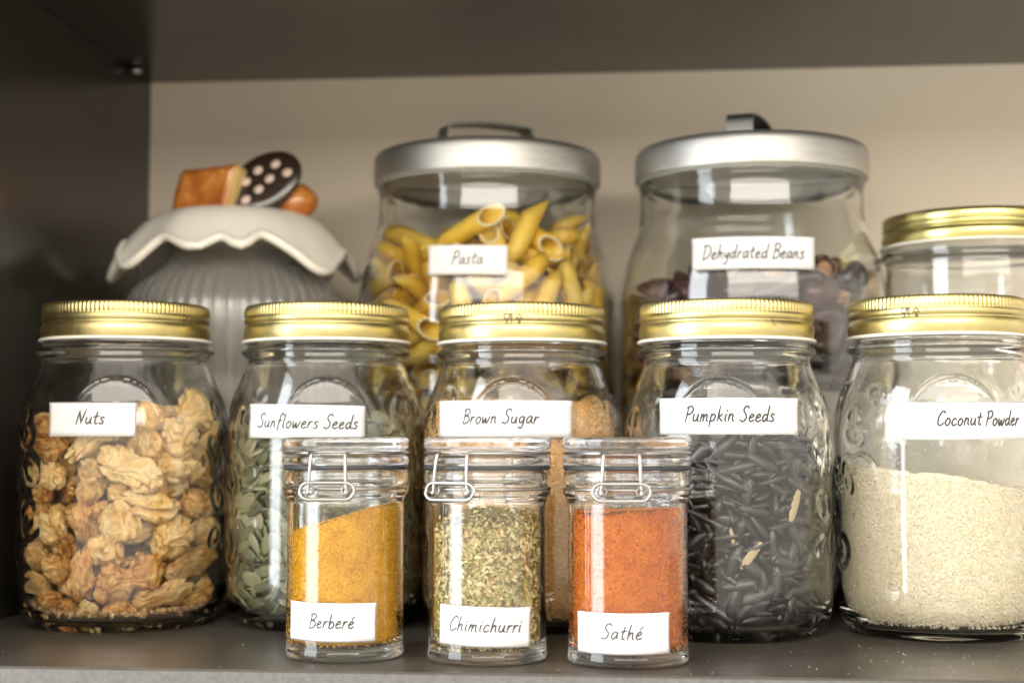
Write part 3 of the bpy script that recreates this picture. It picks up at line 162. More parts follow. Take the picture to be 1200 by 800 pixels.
-363,-173,484,-66,54,-19,53,-312,-203,474,-40,-62,55,52,-269,-379,535,-76,26,-10,47,-110,-356,548,-21,-54,81,56,-324,-331,468,-76,12,-47,51,249,-328,549,65,17,21,52,188,-320,517,-30,-57,-39,49,-89,-402,515,12,97,19,50,114,-444,557,-18,35,-92,49,37,-391,574,5,5,96,44,358,-294,509,-74,-30,35,50,461,-33,537,50,-28,-68,54,389,-156,482,-36,-93,-11,45,-56,388,162,92,-22,34,53,
-287,288,205,-25,45,86,50,-251,314,95,19,-91,-35,51,-361,-89,539,-30,-38,67,52,-369,-255,490,-53,29,-49,51,-370,-231,532,-96,21,-14,52,-306,-228,522,-86,48,-5,54,-272,-320,548,14,-95,17,51,-204,-352,544,-78,60,18,52,34,-415,613,-80,-54,22,49,-184,-381,488,-12,-72,62,45,-16,-411,635,-32,89,3,55,-19,-385,541,-81,17,-21,45,293,-362,494,-81,-12,37,46,238,-389,554,29,-95,-4,50,
273,-263,536,-32,94,-10,54,374,-152,523,1,8,75,55,362,-205,489,4,99,3,53,219,302,174,78,14,-52,49,-332,256,157,-17,9,13,52,-408,-157,529,94,-29,-14,45,-213,-343,588,26,-8,-59,55,-405,-117,600,-39,-22,43,47,-395,-165,433,-8,-97,-6,45,-149,-403,548,-3,25,-97,46,-122,-439,575,0,11,99,50,-23,-405,581,12,-41,41,55,-117,-442,532,92,-15,11,50,94,366,89,70,2,8,48,
344,-146,554,62,-77,-11,43,237,-342,607,22,5,8,51,229,-370,506,5,2,52,50,420,-74,525,-1,-44,52,56,361,-289,631,24,-78,-40,54,386,-87,554,-17,28,-53,44,404,-39,591,1,-26,87,54,8,383,178,22,89,-13,48,-361,-182,612,-7,75,63,51,-335,-306,528,-30,-94,9,46,-175,-417,605,2,3,100,46,-380,-252,569,-6,12,-49,51,-135,-417,636,11,-99,5,50,-148,-360,587,-33,-55,72,54,
128,-357,586,22,-3,22,47,302,-342,566,-15,8,32,50,159,-400,570,-19,-1,-79,44,194,-391,595,-10,9,-10,45,356,-240,543,45,-49,-34,45,306,-225,579,17,2,50,56,12,382,93,-10,90,-41,52,378,-188,562,70,-63,-25,43,103,-372,661,99,-5,-4,51,197,315,83,-83,24,-17,52,-268,260,88,77,27,9,49,-402,-143,652,-20,-75,-63,49,-453,-24,720,62,76,-8,53,-433,-160,493,-39,41,-41,55,
-412,39,509,11,96,3,54,-68,-375,610,16,-35,14,45,-348,-126,616,-5,-57,52,52,83,-361,542,-78,-20,6,50,-31,-436,677,10,-26,-32,47,207,-374,631,20,-10,92,47,100,-453,621,60,14,7,48,241,-302,593,8,-97,-22,49,297,-279,622,75,-65,11,51,101,-392,613,29,1,48,53,376,-136,598,-25,-12,-92,52,450,-20,799,54,-83,-11,43,277,244,98,-9,-76,52,44,243,334,186,73,-16,-45,49,
-372,-86,496,-87,45,15,44,-66,381,110,-8,-33,-87,44,-401,-219,636,-54,-82,18,47,-74,-452,628,97,-4,24,44,-246,-338,618,75,65,13,48,-301,-267,566,20,1,98,49,-212,-367,693,91,-5,-9,53,142,-408,640,46,-87,11,45,344,-255,597,-4,23,-67,56,-100,-418,671,47,88,0,49,253,-356,643,-9,2,-80,45,68,-373,700,15,-97,-20,54,315,-199,656,58,18,35,52,-113,430,156,-70,-28,4,53,
286,-279,719,-4,-99,7,43,-127,425,204,97,22,9,54,-318,201,91,74,37,0,45,-441,12,533,-83,53,-14,53,-181,-374,631,94,29,6,53,-262,-323,663,-3,-35,83,49,-320,-288,621,81,22,50,47,-258,-386,655,-38,-45,81,48,-178,-412,668,-37,-91,18,43,-336,-246,654,-59,-49,25,55,-61,-367,670,-19,-47,86,51,154,-400,703,-88,-45,2,49,430,0,631,15,-5,75,49,189,-332,680,-8,10,-93,49,
226,-295,638,19,-56,-80,49,283,-331,668,-8,-8,-82,52,195,-397,670,91,42,2,49,414,44,601,-21,-15,-95,53,209,345,154,8,-72,42,44,134,401,125,-32,-14,94,45,-391,-137,568,8,2,-88,50,453,-71,920,-74,-62,-2,47,242,368,147,-74,9,-22,53,-448,-37,566,-25,-19,80,51,-188,-336,724,33,93,14,54,358,192,104,-93,-8,-35,49,190,-340,747,-11,17,-86,49,36,-437,652,-15,27,-92,50,
-168,-329,660,-55,-11,-38,48,-244,-281,662,-77,20,-36,54,79,-422,681,-11,5,7,48,390,-86,714,30,-68,-40,52,385,-35,632,-86,-33,-34,44,403,-86,604,1,20,-98,43,412,37,674,30,-3,-13,47,446,43,895,84,-24,48,49,-323,-198,713,10,44,60,46,-447,-97,547,69,54,-46,44,-352,-175,667,-73,-64,5,43,-269,-258,716,27,-48,-10,52,-390,-30,607,82,50,8,51,-138,-410,700,2,2,-98,48,
-67,-368,727,13,59,78,56,-100,-428,733,-48,-15,13,44,-349,-236,719,5,45,56,45,238,-317,707,100,4,-8,53,279,290,117,62,-47,-23,54,223,-394,702,6,-1,35,47,385,-177,718,0,19,10,49,350,-247,655,-67,-6,2,47,361,-77,652,55,-40,-71,45,451,-119,543,-27,-68,-16,44,19,431,204,97,-16,-1,53,-318,211,150,-75,-5,33,52,-312,332,194,-67,-32,12,46,-276,338,140,64,25,21,56,
462,9,710,66,48,53,54,-280,-292,610,-48,27,-76,49,-38,-370,782,-76,16,19,53,-173,-338,792,-96,24,-9,55,-196,-402,731,-98,7,-3,53,100,-364,736,-8,26,-96,52,-69,-427,704,-1,-21,-93,45,352,-111,751,18,-51,-60,47,297,-237,693,14,-5,46,55,42,-426,723,70,-14,4,45,361,-276,685,28,6,29,43,432,-80,665,45,-86,21,51,411,-113,633,-8,7,-97,50,171,337,148,78,-19,-40,50,
-346,-310,722,-78,31,-28,48,-451,31,578,-44,0,-59,45,-388,-108,671,79,-25,28,49,-447,-108,613,65,71,-26,44,-387,-235,677,-84,50,-16,55,-302,-317,703,61,38,65,52,-419,44,601,27,4,96,53,-241,-388,826,-94,30,-12,49,65,-462,702,-80,-17,-15,44,404,-164,672,38,-91,17,55,327,-326,721,33,-75,-53,56,-354,216,212,-76,-3,28,55,-392,201,156,53,-12,82,53,354,-130,697,-47,32,-80,49,
245,-353,741,6,0,-83,55,101,365,154,-89,26,33,53,193,370,99,42,-8,-36,44,-3,439,166,-23,3,12,46,-401,4,564,69,-71,6,45,-448,-69,642,-33,23,70,56,-328,-311,664,60,30,70,44,-148,-431,767,-10,0,-21,51,-245,-381,779,32,93,-11,56,-265,-337,723,80,53,-29,44,359,-250,787,97,19,8,50,18,-460,751,39,6,2,46,-134,-376,763,-8,-3,-20,56,302,-309,767,49,-82,-9,49,
-35,-455,729,-99,-3,11,45,345,-233,727,0,-97,-24,52,-159,-412,808,86,-35,-15,52,394,6,914,86,49,12,55,372,-11,713,24,-72,0,56,109,356,217,-55,52,21,51,-219,-382,886,1,20,97,44,-173,359,180,-16,-43,-45,45,-248,-320,753,7,100,0,43,-264,-262,785,39,-38,-13,51,-268,-320,787,-12,-12,-37,50,-379,-179,711,-23,-19,38,49,-415,-137,701,81,55,17,46,-447,-126,767,54,-43,-35,46,
124,-413,742,25,8,-22,50,45,-366,790,16,-63,75,44,91,419,162,7,-66,-75,55,189,-413,765,20,-98,-7,49,163,-377,820,10,-24,-89,50,418,-180,633,-23,-27,-73,53,-381,248,220,63,56,-16,47,351,-112,906,75,30,45,45,-43,429,236,90,37,-1,45,339,263,121,46,-38,-22,49,457,-67,873,48,30,58,54,-259,282,170,-34,15,57,49,-317,-228,803,-41,76,5,52,-385,-28,673,2,-17,-53,52,
-280,-338,847,-30,2,-52,47,-329,259,118,29,-93,-22,45,64,-428,778,-23,-95,-2,54,31,-451,819,-5,9,0,55,-17,-419,764,-93,-15,7,50,413,-8,844,64,-40,-46,54,437,-114,711,-26,4,-74,52,228,-347,789,-62,-48,53,53,-140,357,157,-42,88,-21,45,376,-244,932,28,-94,-3,48,-418,-184,736,29,-31,-43,55,194,-344,935,28,32,-21,51,351,-294,772,82,49,-19,48,-70,-409,817,-6,-93,34,52,
-45,-452,800,13,41,89,49,149,-432,796,-94,-20,-3,45,-222,392,172,-14,23,-95,43,303,-222,771,-10,25,-88,50,158,-333,778,-47,-21,10,44,436,56,773,-39,68,52,49,414,2,707,43,-22,-41,46,371,35,771,-73,-9,-67,53,-197,404,225,-14,91,-32,54,-230,-297,874,-5,18,-33,46,-372,46,663,-43,-52,-43,47,-347,-302,822,38,86,34,45,-335,-313,777,37,-30,-21,46,-379,-134,745,-4,13,95,52,
-337,-197,763,57,-23,-3,46,-254,-303,831,-81,39,-30,50,-391,-220,786,5,-17,90,52,-85,398,191,-51,-15,-2,44,320,-294,813,12,-4,-99,48,-167,-396,846,-45,-89,-8,44,340,-240,887,-82,53,9,55,402,-191,757,-13,-3,67,53,411,-31,766,-71,54,31,45,94,-416,846,26,10,38,45,357,-163,919,-85,-14,40,53,-348,-260,809,-90,24,-1,49,-386,-54,717,-4,22,85,48,134,-444,849,4,-82,-54,53,
-25,-457,884,4,-10,99,48,210,-389,846,-98,2,13,45,50,-366,915,18,-80,57,48,378,-225,830,37,81,-12,49,247,-277,814,-83,-18,26,51,293,-340,832,9,34,-78,54,459,-24,748,69,55,44,51,393,-122,777,-9,4,62,51,-226,354,199,-48,-21,14,49,327,299,193,-9,-12,-27,45,78,450,238,14,79,-60,55,-22,-386,836,7,-1,98,54,-308,345,245,33,-79,-49,44,-213,327,172,70,-47,52,49,
260,-386,868,-23,52,-80,46,105,-358,822,9,-59,-77,52,300,-340,919,92,37,13,55,-154,-356,872,-6,18,-31,51,266,-332,943,1,-12,39,43,420,20,785,-70,-53,-26,50,263,-322,882,12,99,5,55,-296,314,275,16,-97,14,47,-427,-95,807,-75,-63,14,53,-441,-67,694,-42,13,58,45,-441,-30,765,-16,-15,-78,53,-314,-225,869,54,-9,-28,55,-160,-339,833,95,-16,-6,47,275,-272,852,0,35,-72,55,
-350,-125,792,30,-54,-32,54,48,-404,862,88,44,12,50,-82,-420,912,16,8,13,50,-411,0,631,-23,94,-26,47,-309,276,246,-9,-31,95,54,-413,-42,864,13,-39,-74,48,-451,20,669,-18,-9,-63,47,34,401,243,-5,-10,-99,52,-102,-371,896,-6,-73,53,56,127,-375,882,-86,-48,1,52,-107,-431,860,-64,57,9,47,172,-408,886,92,39,-3,49,327,-190,814,14,25,49,53,380,-154,823,-16,9,57,43,
-170,-432,872,-16,-54,82,49,391,-50,807,48,-28,-42,47,405,-172,921,-83,-31,18,51,-36,-453,925,10,11,-2,53,-408,25,700,-57,8,-41,51,185,-339,854,100,7,-1,52,-463,34,746,-60,-11,72,48,459,-1,840,-60,-64,27,53,357,-99,810,1,-59,-45,51,-116,389,241,-42,76,-39,49,430,-180,826,49,-65,-54,45,333,-233,849,16,12,78,43,-411,-95,846,-17,-7,-73,49,104,446,192,13,77,-62,44,
-218,391,261,86,27,27,49,-375,-27,799,-66,-59,31,51,-368,-62,839,-58,-65,31,51,-16,-373,879,-39,-4,-11,47,-305,-307,890,12,2,95,56,-36,-433,856,-38,92,8,43,-217,325,245,7,-23,-97,53,311,-275,901,-10,-21,97,51,362,-194,873,13,61,67,48,269,-256,936,-37,81,-45,47,433,-134,802,-12,18,-85,43,443,-103,763,46,42,56,49,182,-400,926,1,-35,-94,54,397,-68,889,-30,92,-11,52,
395,226,216,-67,-4,-57,55,178,401,193,-93,8,8,52,-416,19,781,-38,-89,15,49,-461,-21,850,68,44,53,56,-334,-264,857,-64,12,-11,51,-346,-313,860,-18,-52,75,43,412,-123,844,-92,-31,21,50,423,-166,871,-59,72,-17,45,135,-353,926,-22,20,-95,50,372,-9,860,67,48,49,55,-399,-159,828,-55,48,-65,51,-245,-335,905,92,40,-2,44,-400,42,747,10,84,44,45,-416,22,826,-20,96,15,51,
-363,-189,807,-72,19,-51,45,207,-380,961,-2,4,-100,52,245,-299,916,7,-16,-98,45,89,-437,905,-11,-13,-4,53,-79,362,212,10,55,-82,51,-343,236,263,87,-27,-34,55,52,-413,927,-11,-16,-7,51,296,348,213,19,83,43,50,-403,-73,759,65,70,3,47,
],
'penne': [
297,73,1162,-92,8,-3,50,31,352,1162,-9,-9,70,50,-330,197,1162,82,-56,-7,50,-402,-343,1162,55,-25,-33,50,60,-445,1162,10,-37,-89,50,231,446,1162,11,7,55,50,-174,470,1162,11,-7,-56,50,-460,-93,1162,40,91,12,50,-186,-355,1209,-29,-7,67,50,295,-187,1162,-13,2,-12,50,-1,652,1213,-3,-96,-24,50,-458,191,1162,-11,7,-56,50,-435,-32,1270,79,-46,-15,50,287,-455,1244,19,0,94,50,
354,-70,1162,1,13,99,50,-222,255,1162,22,32,76,50,-549,-112,1281,-74,-46,-32,50,-133,-22,1164,37,8,17,50,326,-346,1199,-26,-95,-14,50,440,350,1162,-25,-29,70,50,-473,448,1226,36,-90,-3,50,-642,111,1206,-65,-43,45,50,560,-337,1231,10,31,42,50,396,60,1284,5,-12,-93,50,-31,233,1267,-13,10,-67,50,-497,-418,1201,10,9,-42,50,-58,-270,1211,11,-26,-68,50,508,-7,1267,-93,-34,12,50,
360,209,1315,32,16,-93,50,71,651,1338,12,-64,74,50,-90,-645,1162,-8,-79,61,50,352,-458,1351,-67,-23,46,50,432,319,1304,-94,-4,-30,50,519,401,1252,57,-3,-47,50,-394,278,1304,-65,-75,-12,50,547,-138,1277,1,-69,-57,50,350,105,1388,-55,-15,-17,50,214,470,1284,84,38,16,50,-242,-76,1372,84,-37,36,50,-496,243,1513,-83,-51,0,50,626,-171,1372,-13,28,-75,50,35,522,1308,91,-9,25,50,
-101,535,1382,-23,-34,87,50,-493,142,1366,-41,-90,15,50,-649,-62,1378,-47,-59,41,50,186,-649,1318,-23,59,22,50,-459,466,1432,-49,2,41,50,-277,176,1369,-27,-88,-36,50,-259,-234,1279,16,12,45,50,52,-351,1265,-28,-9,67,50,214,289,1327,81,37,23,50,-185,302,1331,-18,-3,90,50,-378,-201,1422,-5,-79,59,50,-196,-346,1336,38,-81,-38,50,205,-136,1284,26,75,57,50,-307,484,1489,44,15,70,50,
-268,67,1425,-40,26,-6,50,-69,-391,1407,39,-22,-65,50,84,-180,1347,0,25,92,50,528,-380,1462,-17,53,-73,50,-133,405,1382,87,-32,-10,50,-402,-407,1432,-9,87,47,50,89,-412,1429,69,-50,-38,50,152,-121,1439,-12,-85,-50,50,88,250,1417,-50,84,-20,50,-200,215,1509,-28,-94,-20,50,-28,-552,1502,-12,81,-52,50,252,-373,1469,21,26,54,50,373,-25,1406,-7,-86,50,50,69,366,1512,-88,-46,6,50,
-302,-286,1538,93,-6,2,50,366,-558,1686,71,-14,57,50,657,-145,1661,-17,63,28,50,186,181,1443,-71,-45,24,50,-178,470,1501,-61,-65,39,50,-244,-533,1501,-94,-4,-33,50,391,-346,1536,-66,67,-26,50,383,293,1454,48,-81,-17,50,194,561,1649,-12,95,21,50,-488,-151,1571,41,13,-6,50,-32,-670,1617,-66,36,45,50,-96,-643,1286,4,83,56,50,-287,138,1565,-92,32,10,50,-339,-441,1567,16,-52,-84,50,
638,218,1465,40,-45,59,50,385,372,1556,-62,65,-41,50,-63,430,1568,49,66,29,50,-320,-204,1636,-3,-77,-63,50,-525,-289,1417,-15,-82,-22,50,475,216,1560,51,-75,-34,50,111,242,1592,4,15,-73,50,-162,162,1621,-29,20,-31,50,-563,-274,1679,14,20,-45,50,551,-229,1626,-51,23,75,50,91,668,1603,16,-68,15,50,59,306,1728,-77,41,-36,50,-335,-23,1548,14,87,-46,50,0,-388,1607,72,-63,0,50,
222,-556,1680,49,-61,-62,50,241,290,1582,4,8,65,50,-487,95,1620,-99,13,-8,50,-300,-459,1712,-32,-32,80,50,185,-327,1594,34,77,48,50,659,138,1606,8,63,-28,50,-232,477,1675,33,-44,-84,50,-274,-84,1676,-9,-7,-9,50,-74,-337,1697,-79,-60,13,50,333,-51,1525,86,-3,-2,50,308,456,1688,4,-87,-45,50,-101,63,1754,67,53,12,50,-228,-422,1812,59,-67,38,50,160,-116,1622,22,15,-35,50,
400,88,1692,-7,-83,53,50,-31,587,1678,-30,-54,79,50,-375,-537,1649,-3,-60,71,50,98,-519,1768,48,-81,27,50,363,-20,1642,14,96,25,50,370,345,1694,-3,5,17,50,-531,377,1633,25,-37,-80,50,129,-87,1777,30,7,68,50,293,-135,1716,30,9,77,50,445,-269,1707,-6,30,-69,50,-224,344,1728,1,50,85,50,215,-346,1777,2,3,3,50,619,-18,1636,68,-38,49,50,-116,645,1815,-20,87,35,50,
254,-165,1852,-26,-2,23,50,-582,-49,1678,-45,7,84,50,224,-616,1834,44,-21,31,50,640,-70,1903,-59,55,-53,50,124,367,1825,-11,-17,93,50,-419,269,1755,-97,24,-1,50,-342,-360,1813,-2,26,47,50,429,-316,1887,16,-38,-77,50,635,74,1984,71,-66,-3,50,-260,433,1818,73,-27,-4,50,-500,32,1750,-69,8,-23,50,-104,-385,1829,65,75,-10,50,540,-394,1752,55,-54,57,50,379,338,1827,-52,-75,36,50,
-392,116,1755,4,-6,-23,50,-440,-251,1787,9,1,39,50,-322,327,1834,-83,21,-15,50,-575,76,1861,-67,-33,24,50,513,298,1778,-21,40,-54,50,-123,160,1853,-28,4,21,50,-568,-300,1897,43,82,28,50,-38,-638,1990,100,-2,-7,50,-352,-74,1910,-70,-19,14,50,162,564,1872,35,14,2,50,-417,324,1945,15,3,81,50,-257,-336,1966,62,-67,39,50,222,-312,1916,-67,-30,18,50,486,427,1986,57,2,-46,50,
-72,472,1930,52,-25,-48,50,-548,-43,1943,-24,26,-91,50,-8,-290,1871,65,-68,-9,50,369,95,1850,-24,23,-18,50,347,405,1952,-74,67,-3,50,-587,307,1912,-16,78,-19,50,-404,-371,1991,47,-73,0,50,276,-395,2021,71,2,3,50,441,261,2130,40,-44,-64,50,-115,-365,1950,70,70,-10,50,417,87,1968,20,-14,-85,50,225,400,1974,22,-15,-66,50,488,-249,2003,56,-39,-35,50,148,-525,1992,62,45,-26,50,
-77,-31,1900,45,-71,54,50,-194,312,1951,88,-34,-6,50,-469,-209,2018,-19,28,-94,50,181,-115,1961,-60,76,-23,50,54,500,2034,51,-85,-7,50,-329,62,2007,19,15,44,50,34,-188,1957,56,-79,19,50,327,231,2065,61,-68,-34,50,-446,-246,2140,-25,26,-22,50,118,221,1984,-33,-20,71,50,361,-4,2075,-9,69,-71,50,-476,273,2061,-81,-38,12,50,-646,32,2028,63,-70,16,50,-59,-602,2159,31,76,-57,50,
409,-130,2151,40,-5,-92,50,209,455,2102,11,4,68,50,-356,225,2048,-28,-18,35,50,-6,114,2036,21,10,-62,50,392,-294,2104,-7,46,87,50,618,165,2098,47,72,35,50,-360,557,1992,8,-80,-6,50,-626,139,2182,-75,-51,34,50,113,-341,2129,40,70,42,50,538,-101,2052,-75,30,-57,50,-224,-45,2056,43,-74,-39,50,-275,485,2114,80,50,-34,50,-222,-42,2183,-49,-13,21,50,87,300,2139,-8,-11,68,50,
-413,196,2169,-56,-74,23,50,-389,-159,2300,19,-85,-48,50,-178,-623,2223,-8,79,53,50,286,256,2183,-27,78,-43,50,-109,176,2178,97,6,23,50,-513,59,2182,50,-19,-70,50,-100,-370,2094,-39,-74,55,50,630,109,2286,22,-9,-63,50,250,415,2214,-47,86,-19,50,-356,-1,2252,-95,-24,3,50,15,-199,2209,-64,-56,33,50,20,-89,2085,41,-86,-30,50,418,250,2276,85,33,27,50,-78,492,2082,-22,5,59,50,
-632,98,2334,-76,-61,18,50,147,-118,2240,-1,3,-76,50,274,-85,2196,0,4,-77,50,316,563,2341,94,-20,-27,50,-257,-348,2191,74,63,16,50,334,-442,2155,12,-53,76,50,522,153,2199,8,8,61,50,-164,535,2162,0,-36,-68,50,-107,-134,2240,-62,-69,0,50,305,-586,2142,-82,-15,-54,50,283,212,2344,95,22,24,50,157,565,2238,48,78,-36,50,-27,486,2197,72,-67,-7,50,524,-368,2266,-48,86,19,50,
70,312,2319,-32,-13,68,50,-263,498,2298,-31,49,-76,50,-142,-333,2259,34,1,-72,50,-435,472,2272,53,35,21,50,-13,-230,2327,63,-72,-23,50,544,-38,2354,15,75,57,50,-466,-377,2161,-11,80,45,50,-92,351,2313,-10,12,-75,50,-320,-572,2350,40,-46,4,50,361,-193,2262,-38,59,-43,50,444,-301,2338,10,-6,48,50,-270,292,2354,54,15,-59,50,74,-502,2296,-4,99,13,50,-231,-357,2340,62,-37,-53,50,
],
'bean': [
642,181,1162,-54,-83,6,51,308,315,1163,-1,12,-96,52,253,479,1167,99,6,-6,55,-473,502,1180,61,17,36,49,-547,328,1153,2,7,-25,43,-655,-127,1166,9,16,76,53,-101,-176,1161,12,2,-5,51,67,-301,1155,9,-8,-76,45,287,-283,1156,-26,96,-12,46,165,163,1156,0,100,6,45,242,638,1188,-60,8,-18,55,-168,202,1154,93,-35,-8,44,-240,31,1152,-90,-43,7,43,-28,50,1165,-6,7,-100,54,
-470,-433,1164,0,8,-7,52,220,-607,1164,-9,-6,-11,53,504,-451,1160,89,40,12,47,380,71,1161,11,-18,-36,45,-128,590,1166,11,-4,-53,55,-365,203,1161,2,7,-21,50,-541,56,1164,65,-75,-7,53,-500,-169,1154,0,7,65,44,-349,-596,1176,-59,12,-26,47,-170,-380,1157,-2,-9,-99,47,555,-263,1163,-8,-6,-7,52,623,-33,1167,12,-3,-42,56,513,400,1161,-65,-75,10,51,-378,402,1153,-9,-3,63,43,
-670,138,1188,-46,62,-47,54,-352,-202,1162,9,8,54,51,-603,-307,1206,-85,19,48,45,-42,-333,1245,-2,5,61,56,415,-102,1159,12,1,-13,49,476,186,1158,-52,-84,9,48,622,229,1298,-30,-10,-61,55,111,316,1155,33,-93,-17,44,88,-57,1212,-92,-36,-13,47,-236,-68,1239,-93,-22,18,51,-132,-663,1163,-6,-33,92,46,360,-531,1195,-58,-51,63,46,404,-372,1174,26,-21,-94,43,196,-138,1159,77,63,0,49,
259,22,1205,26,88,-32,47,425,458,1247,-37,90,-23,47,2,666,1215,82,6,-37,56,-395,6,1154,65,-75,-8,45,-45,189,1234,-12,-8,-99,52,-5,-547,1167,-14,14,-57,53,143,-345,1247,-87,-47,8,51,510,145,1259,-54,-83,-10,43,521,372,1294,-56,-28,48,45,37,468,1159,8,9,62,49,-232,428,1157,8,7,71,47,-558,57,1295,-39,-86,24,49,-206,-521,1158,-4,-97,-22,46,-241,-291,1225,-9,-36,-92,46,
432,-236,1243,-47,87,-15,48,684,27,1283,24,48,58,50,362,237,1256,-57,81,13,54,-86,331,1165,83,-51,-20,47,-270,313,1253,-91,40,-8,55,-304,75,1252,-27,94,-23,55,-640,-53,1275,90,-34,-16,51,175,-445,1158,14,-98,12,48,238,-555,1291,72,-57,-10,56,510,-50,1268,-5,3,100,51,135,93,1264,4,76,-65,48,229,378,1264,-10,96,20,46,-304,585,1215,42,-73,-47,48,-536,228,1234,5,7,89,43,
-58,-34,1273,0,13,-76,53,-232,-618,1319,-56,-8,-53,56,97,-611,1261,-9,11,70,51,591,-336,1313,-6,77,-42,53,201,548,1283,35,-23,-10,47,52,512,1293,-54,-79,-30,53,-510,388,1258,-94,5,13,49,-416,267,1282,-83,51,8,43,-667,-161,1394,-28,59,-28,52,-450,-341,1251,-14,-95,26,48,129,-166,1273,-20,98,6,47,619,-178,1280,-82,-18,25,52,150,249,1275,-91,30,-6,55,352,592,1328,-5,-77,57,49,
-172,527,1276,9,11,-95,53,-245,639,1357,-31,60,-74,53,83,-514,1360,91,-25,27,56,-63,-621,1291,45,86,4,54,474,-465,1316,51,-1,-79,52,301,-172,1242,-59,81,0,45,381,418,1363,0,4,90,51,-36,384,1256,-44,-88,1,43,-377,476,1331,10,-13,-55,54,-336,162,1362,-36,-92,14,51,-559,-411,1350,8,53,73,43,-410,-497,1271,95,14,-25,49,-136,104,1352,-18,11,92,46,336,-426,1284,-48,-3,79,49,
-449,-139,1256,51,-86,0,52,-93,260,1329,53,81,-12,44,-627,255,1334,26,-35,-80,51,-470,139,1328,-31,21,-46,47,-359,-109,1352,5,-16,-86,43,-207,-423,1275,29,-26,-88,46,255,-305,1337,-82,-55,8,54,303,-83,1334,-12,2,12,46,507,213,1394,-9,-14,63,48,341,221,1383,-41,88,7,53,24,150,1363,-55,56,-55,51,-396,39,1416,1,9,-28,44,409,57,1328,13,93,-32,55,-134,-519,1371,-31,14,37,49,
-187,-177,1302,15,-43,84,49,462,-164,1355,-32,-23,-5,48,113,-7,1334,24,5,-5,46,304,526,1463,30,20,46,46,201,600,1424,-82,-50,-27,47,-450,331,1405,-88,-46,-9,49,-361,-249,1312,-49,64,-59,46,-692,42,1404,-70,-23,62,45,36,-368,1361,96,4,0,48,127,-210,1382,-9,-6,28,49,668,45,1443,-4,-46,-14,45,182,395,1376,-97,5,-15,51,-49,640,1388,-50,86,-6,43,-306,228,1461,95,-25,-9,50,
-187,-31,1351,-6,14,94,44,204,257,1436,-24,92,8,55,400,-563,1390,-1,72,-49,48,455,-302,1366,-30,-15,7,47,413,146,1466,-55,79,24,45,241,84,1390,19,97,13,44,-201,452,1379,-58,-78,-14,55,-204,270,1377,9,-27,47,43,-594,-11,1445,-10,72,-17,48,-613,-218,1507,-82,-12,43,47,270,-568,1429,68,66,-21,44,515,-239,1532,5,87,-16,54,197,-43,1429,-90,-26,-4,46,476,504,1412,39,67,63,46,
-12,373,1363,-88,39,-5,45,128,679,1332,9,77,63,48,-99,670,1513,49,-15,23,55,-478,-83,1413,-19,29,64,48,556,-399,1521,67,17,52,52,652,-90,1538,39,-63,-66,48,632,-87,1394,-95,24,-21,46,413,420,1502,-88,-33,-7,53,100,688,1497,-16,70,59,44,-76,270,1461,12,-95,-21,51,-539,435,1402,64,43,16,47,-330,-441,1350,6,24,63,52,120,-669,1407,-2,-83,-56,52,347,-231,1427,81,-52,1,44,
-23,-68,1420,15,18,94,48,509,323,1518,23,-84,-49,50,77,508,1444,-96,-2,-24,53,-75,499,1461,38,-36,-69,43,-39,-203,1343,10,15,55,48,-547,163,1442,-11,-31,31,50,-393,-228,1451,35,-92,-12,47,-23,-476,1469,-13,-1,-5,54,600,196,1497,-91,21,23,54,614,328,1407,52,-35,-36,44,129,76,1473,-38,-29,33,53,-227,382,1487,-5,100,-3,51,-658,207,1478,34,-53,-60,49,-238,22,1444,-17,4,-67,47,
-227,-284,1369,27,-43,85,49,351,-416,1444,0,96,-25,54,371,-35,1455,77,-54,-35,50,-520,-245,1364,-16,-21,77,52,-382,508,1446,1,-2,-25,44,-460,398,1524,95,-31,-4,52,-133,112,1511,-24,21,-95,55,-185,-389,1424,-13,34,-88,52,-78,-635,1500,-80,39,-12,55,629,-233,1475,20,83,-17,48,375,547,1615,26,64,-11,51,36,548,1560,0,-39,-56,48,-432,532,1601,59,50,-12,52,-172,-163,1436,2,-9,100,47,
-284,-583,1460,1,-5,-57,45,-459,-412,1440,-89,-40,21,43,133,-673,1567,62,13,3,52,382,-181,1545,84,42,14,55,433,224,1620,-48,85,6,56,-291,243,1579,-11,1,78,51,-546,407,1680,11,67,23,43,-581,-341,1457,32,87,-10,47,28,-326,1467,89,-32,22,46,202,-315,1451,10,-14,15,44,353,-547,1531,4,-20,-98,45,526,-24,1462,-3,-7,-77,52,620,227,1664,63,69,-24,55,-269,643,1606,-63,-4,21,44,
-637,125,1608,37,30,-32,48,-386,-88,1505,-8,28,21,44,-54,-219,1507,-2,1,54,44,216,-430,1517,7,-20,-4,49,-429,92,1530,25,-96,-6,53,87,230,1503,-94,-31,-17,48,47,385,1504,-31,-68,-66,53,-213,539,1533,5,99,-4,54,-254,-240,1514,51,84,17,46,-223,-472,1533,-4,98,-16,44,101,-141,1493,-58,80,0,48,246,-133,1489,8,-17,55,43,203,429,1556,27,8,-31,49,249,590,1582,-28,-13,-84,48,
-605,289,1625,16,-84,-8,55,-463,98,1654,-20,-95,-24,48,-89,-667,1713,23,40,-88,55,119,-569,1516,30,10,12,43,-663,-52,1592,-66,-68,-6,54,422,-403,1582,63,75,-4,53,315,321,1592,18,6,37,48,-367,564,1744,83,44,0,48,-123,290,1596,78,58,8,51,-468,222,1579,91,35,7,43,-11,-8,1534,4,-12,-2,45,204,-243,1574,-46,84,-17,55,692,19,1683,44,46,49,46,629,74,1568,-23,-47,47,45,
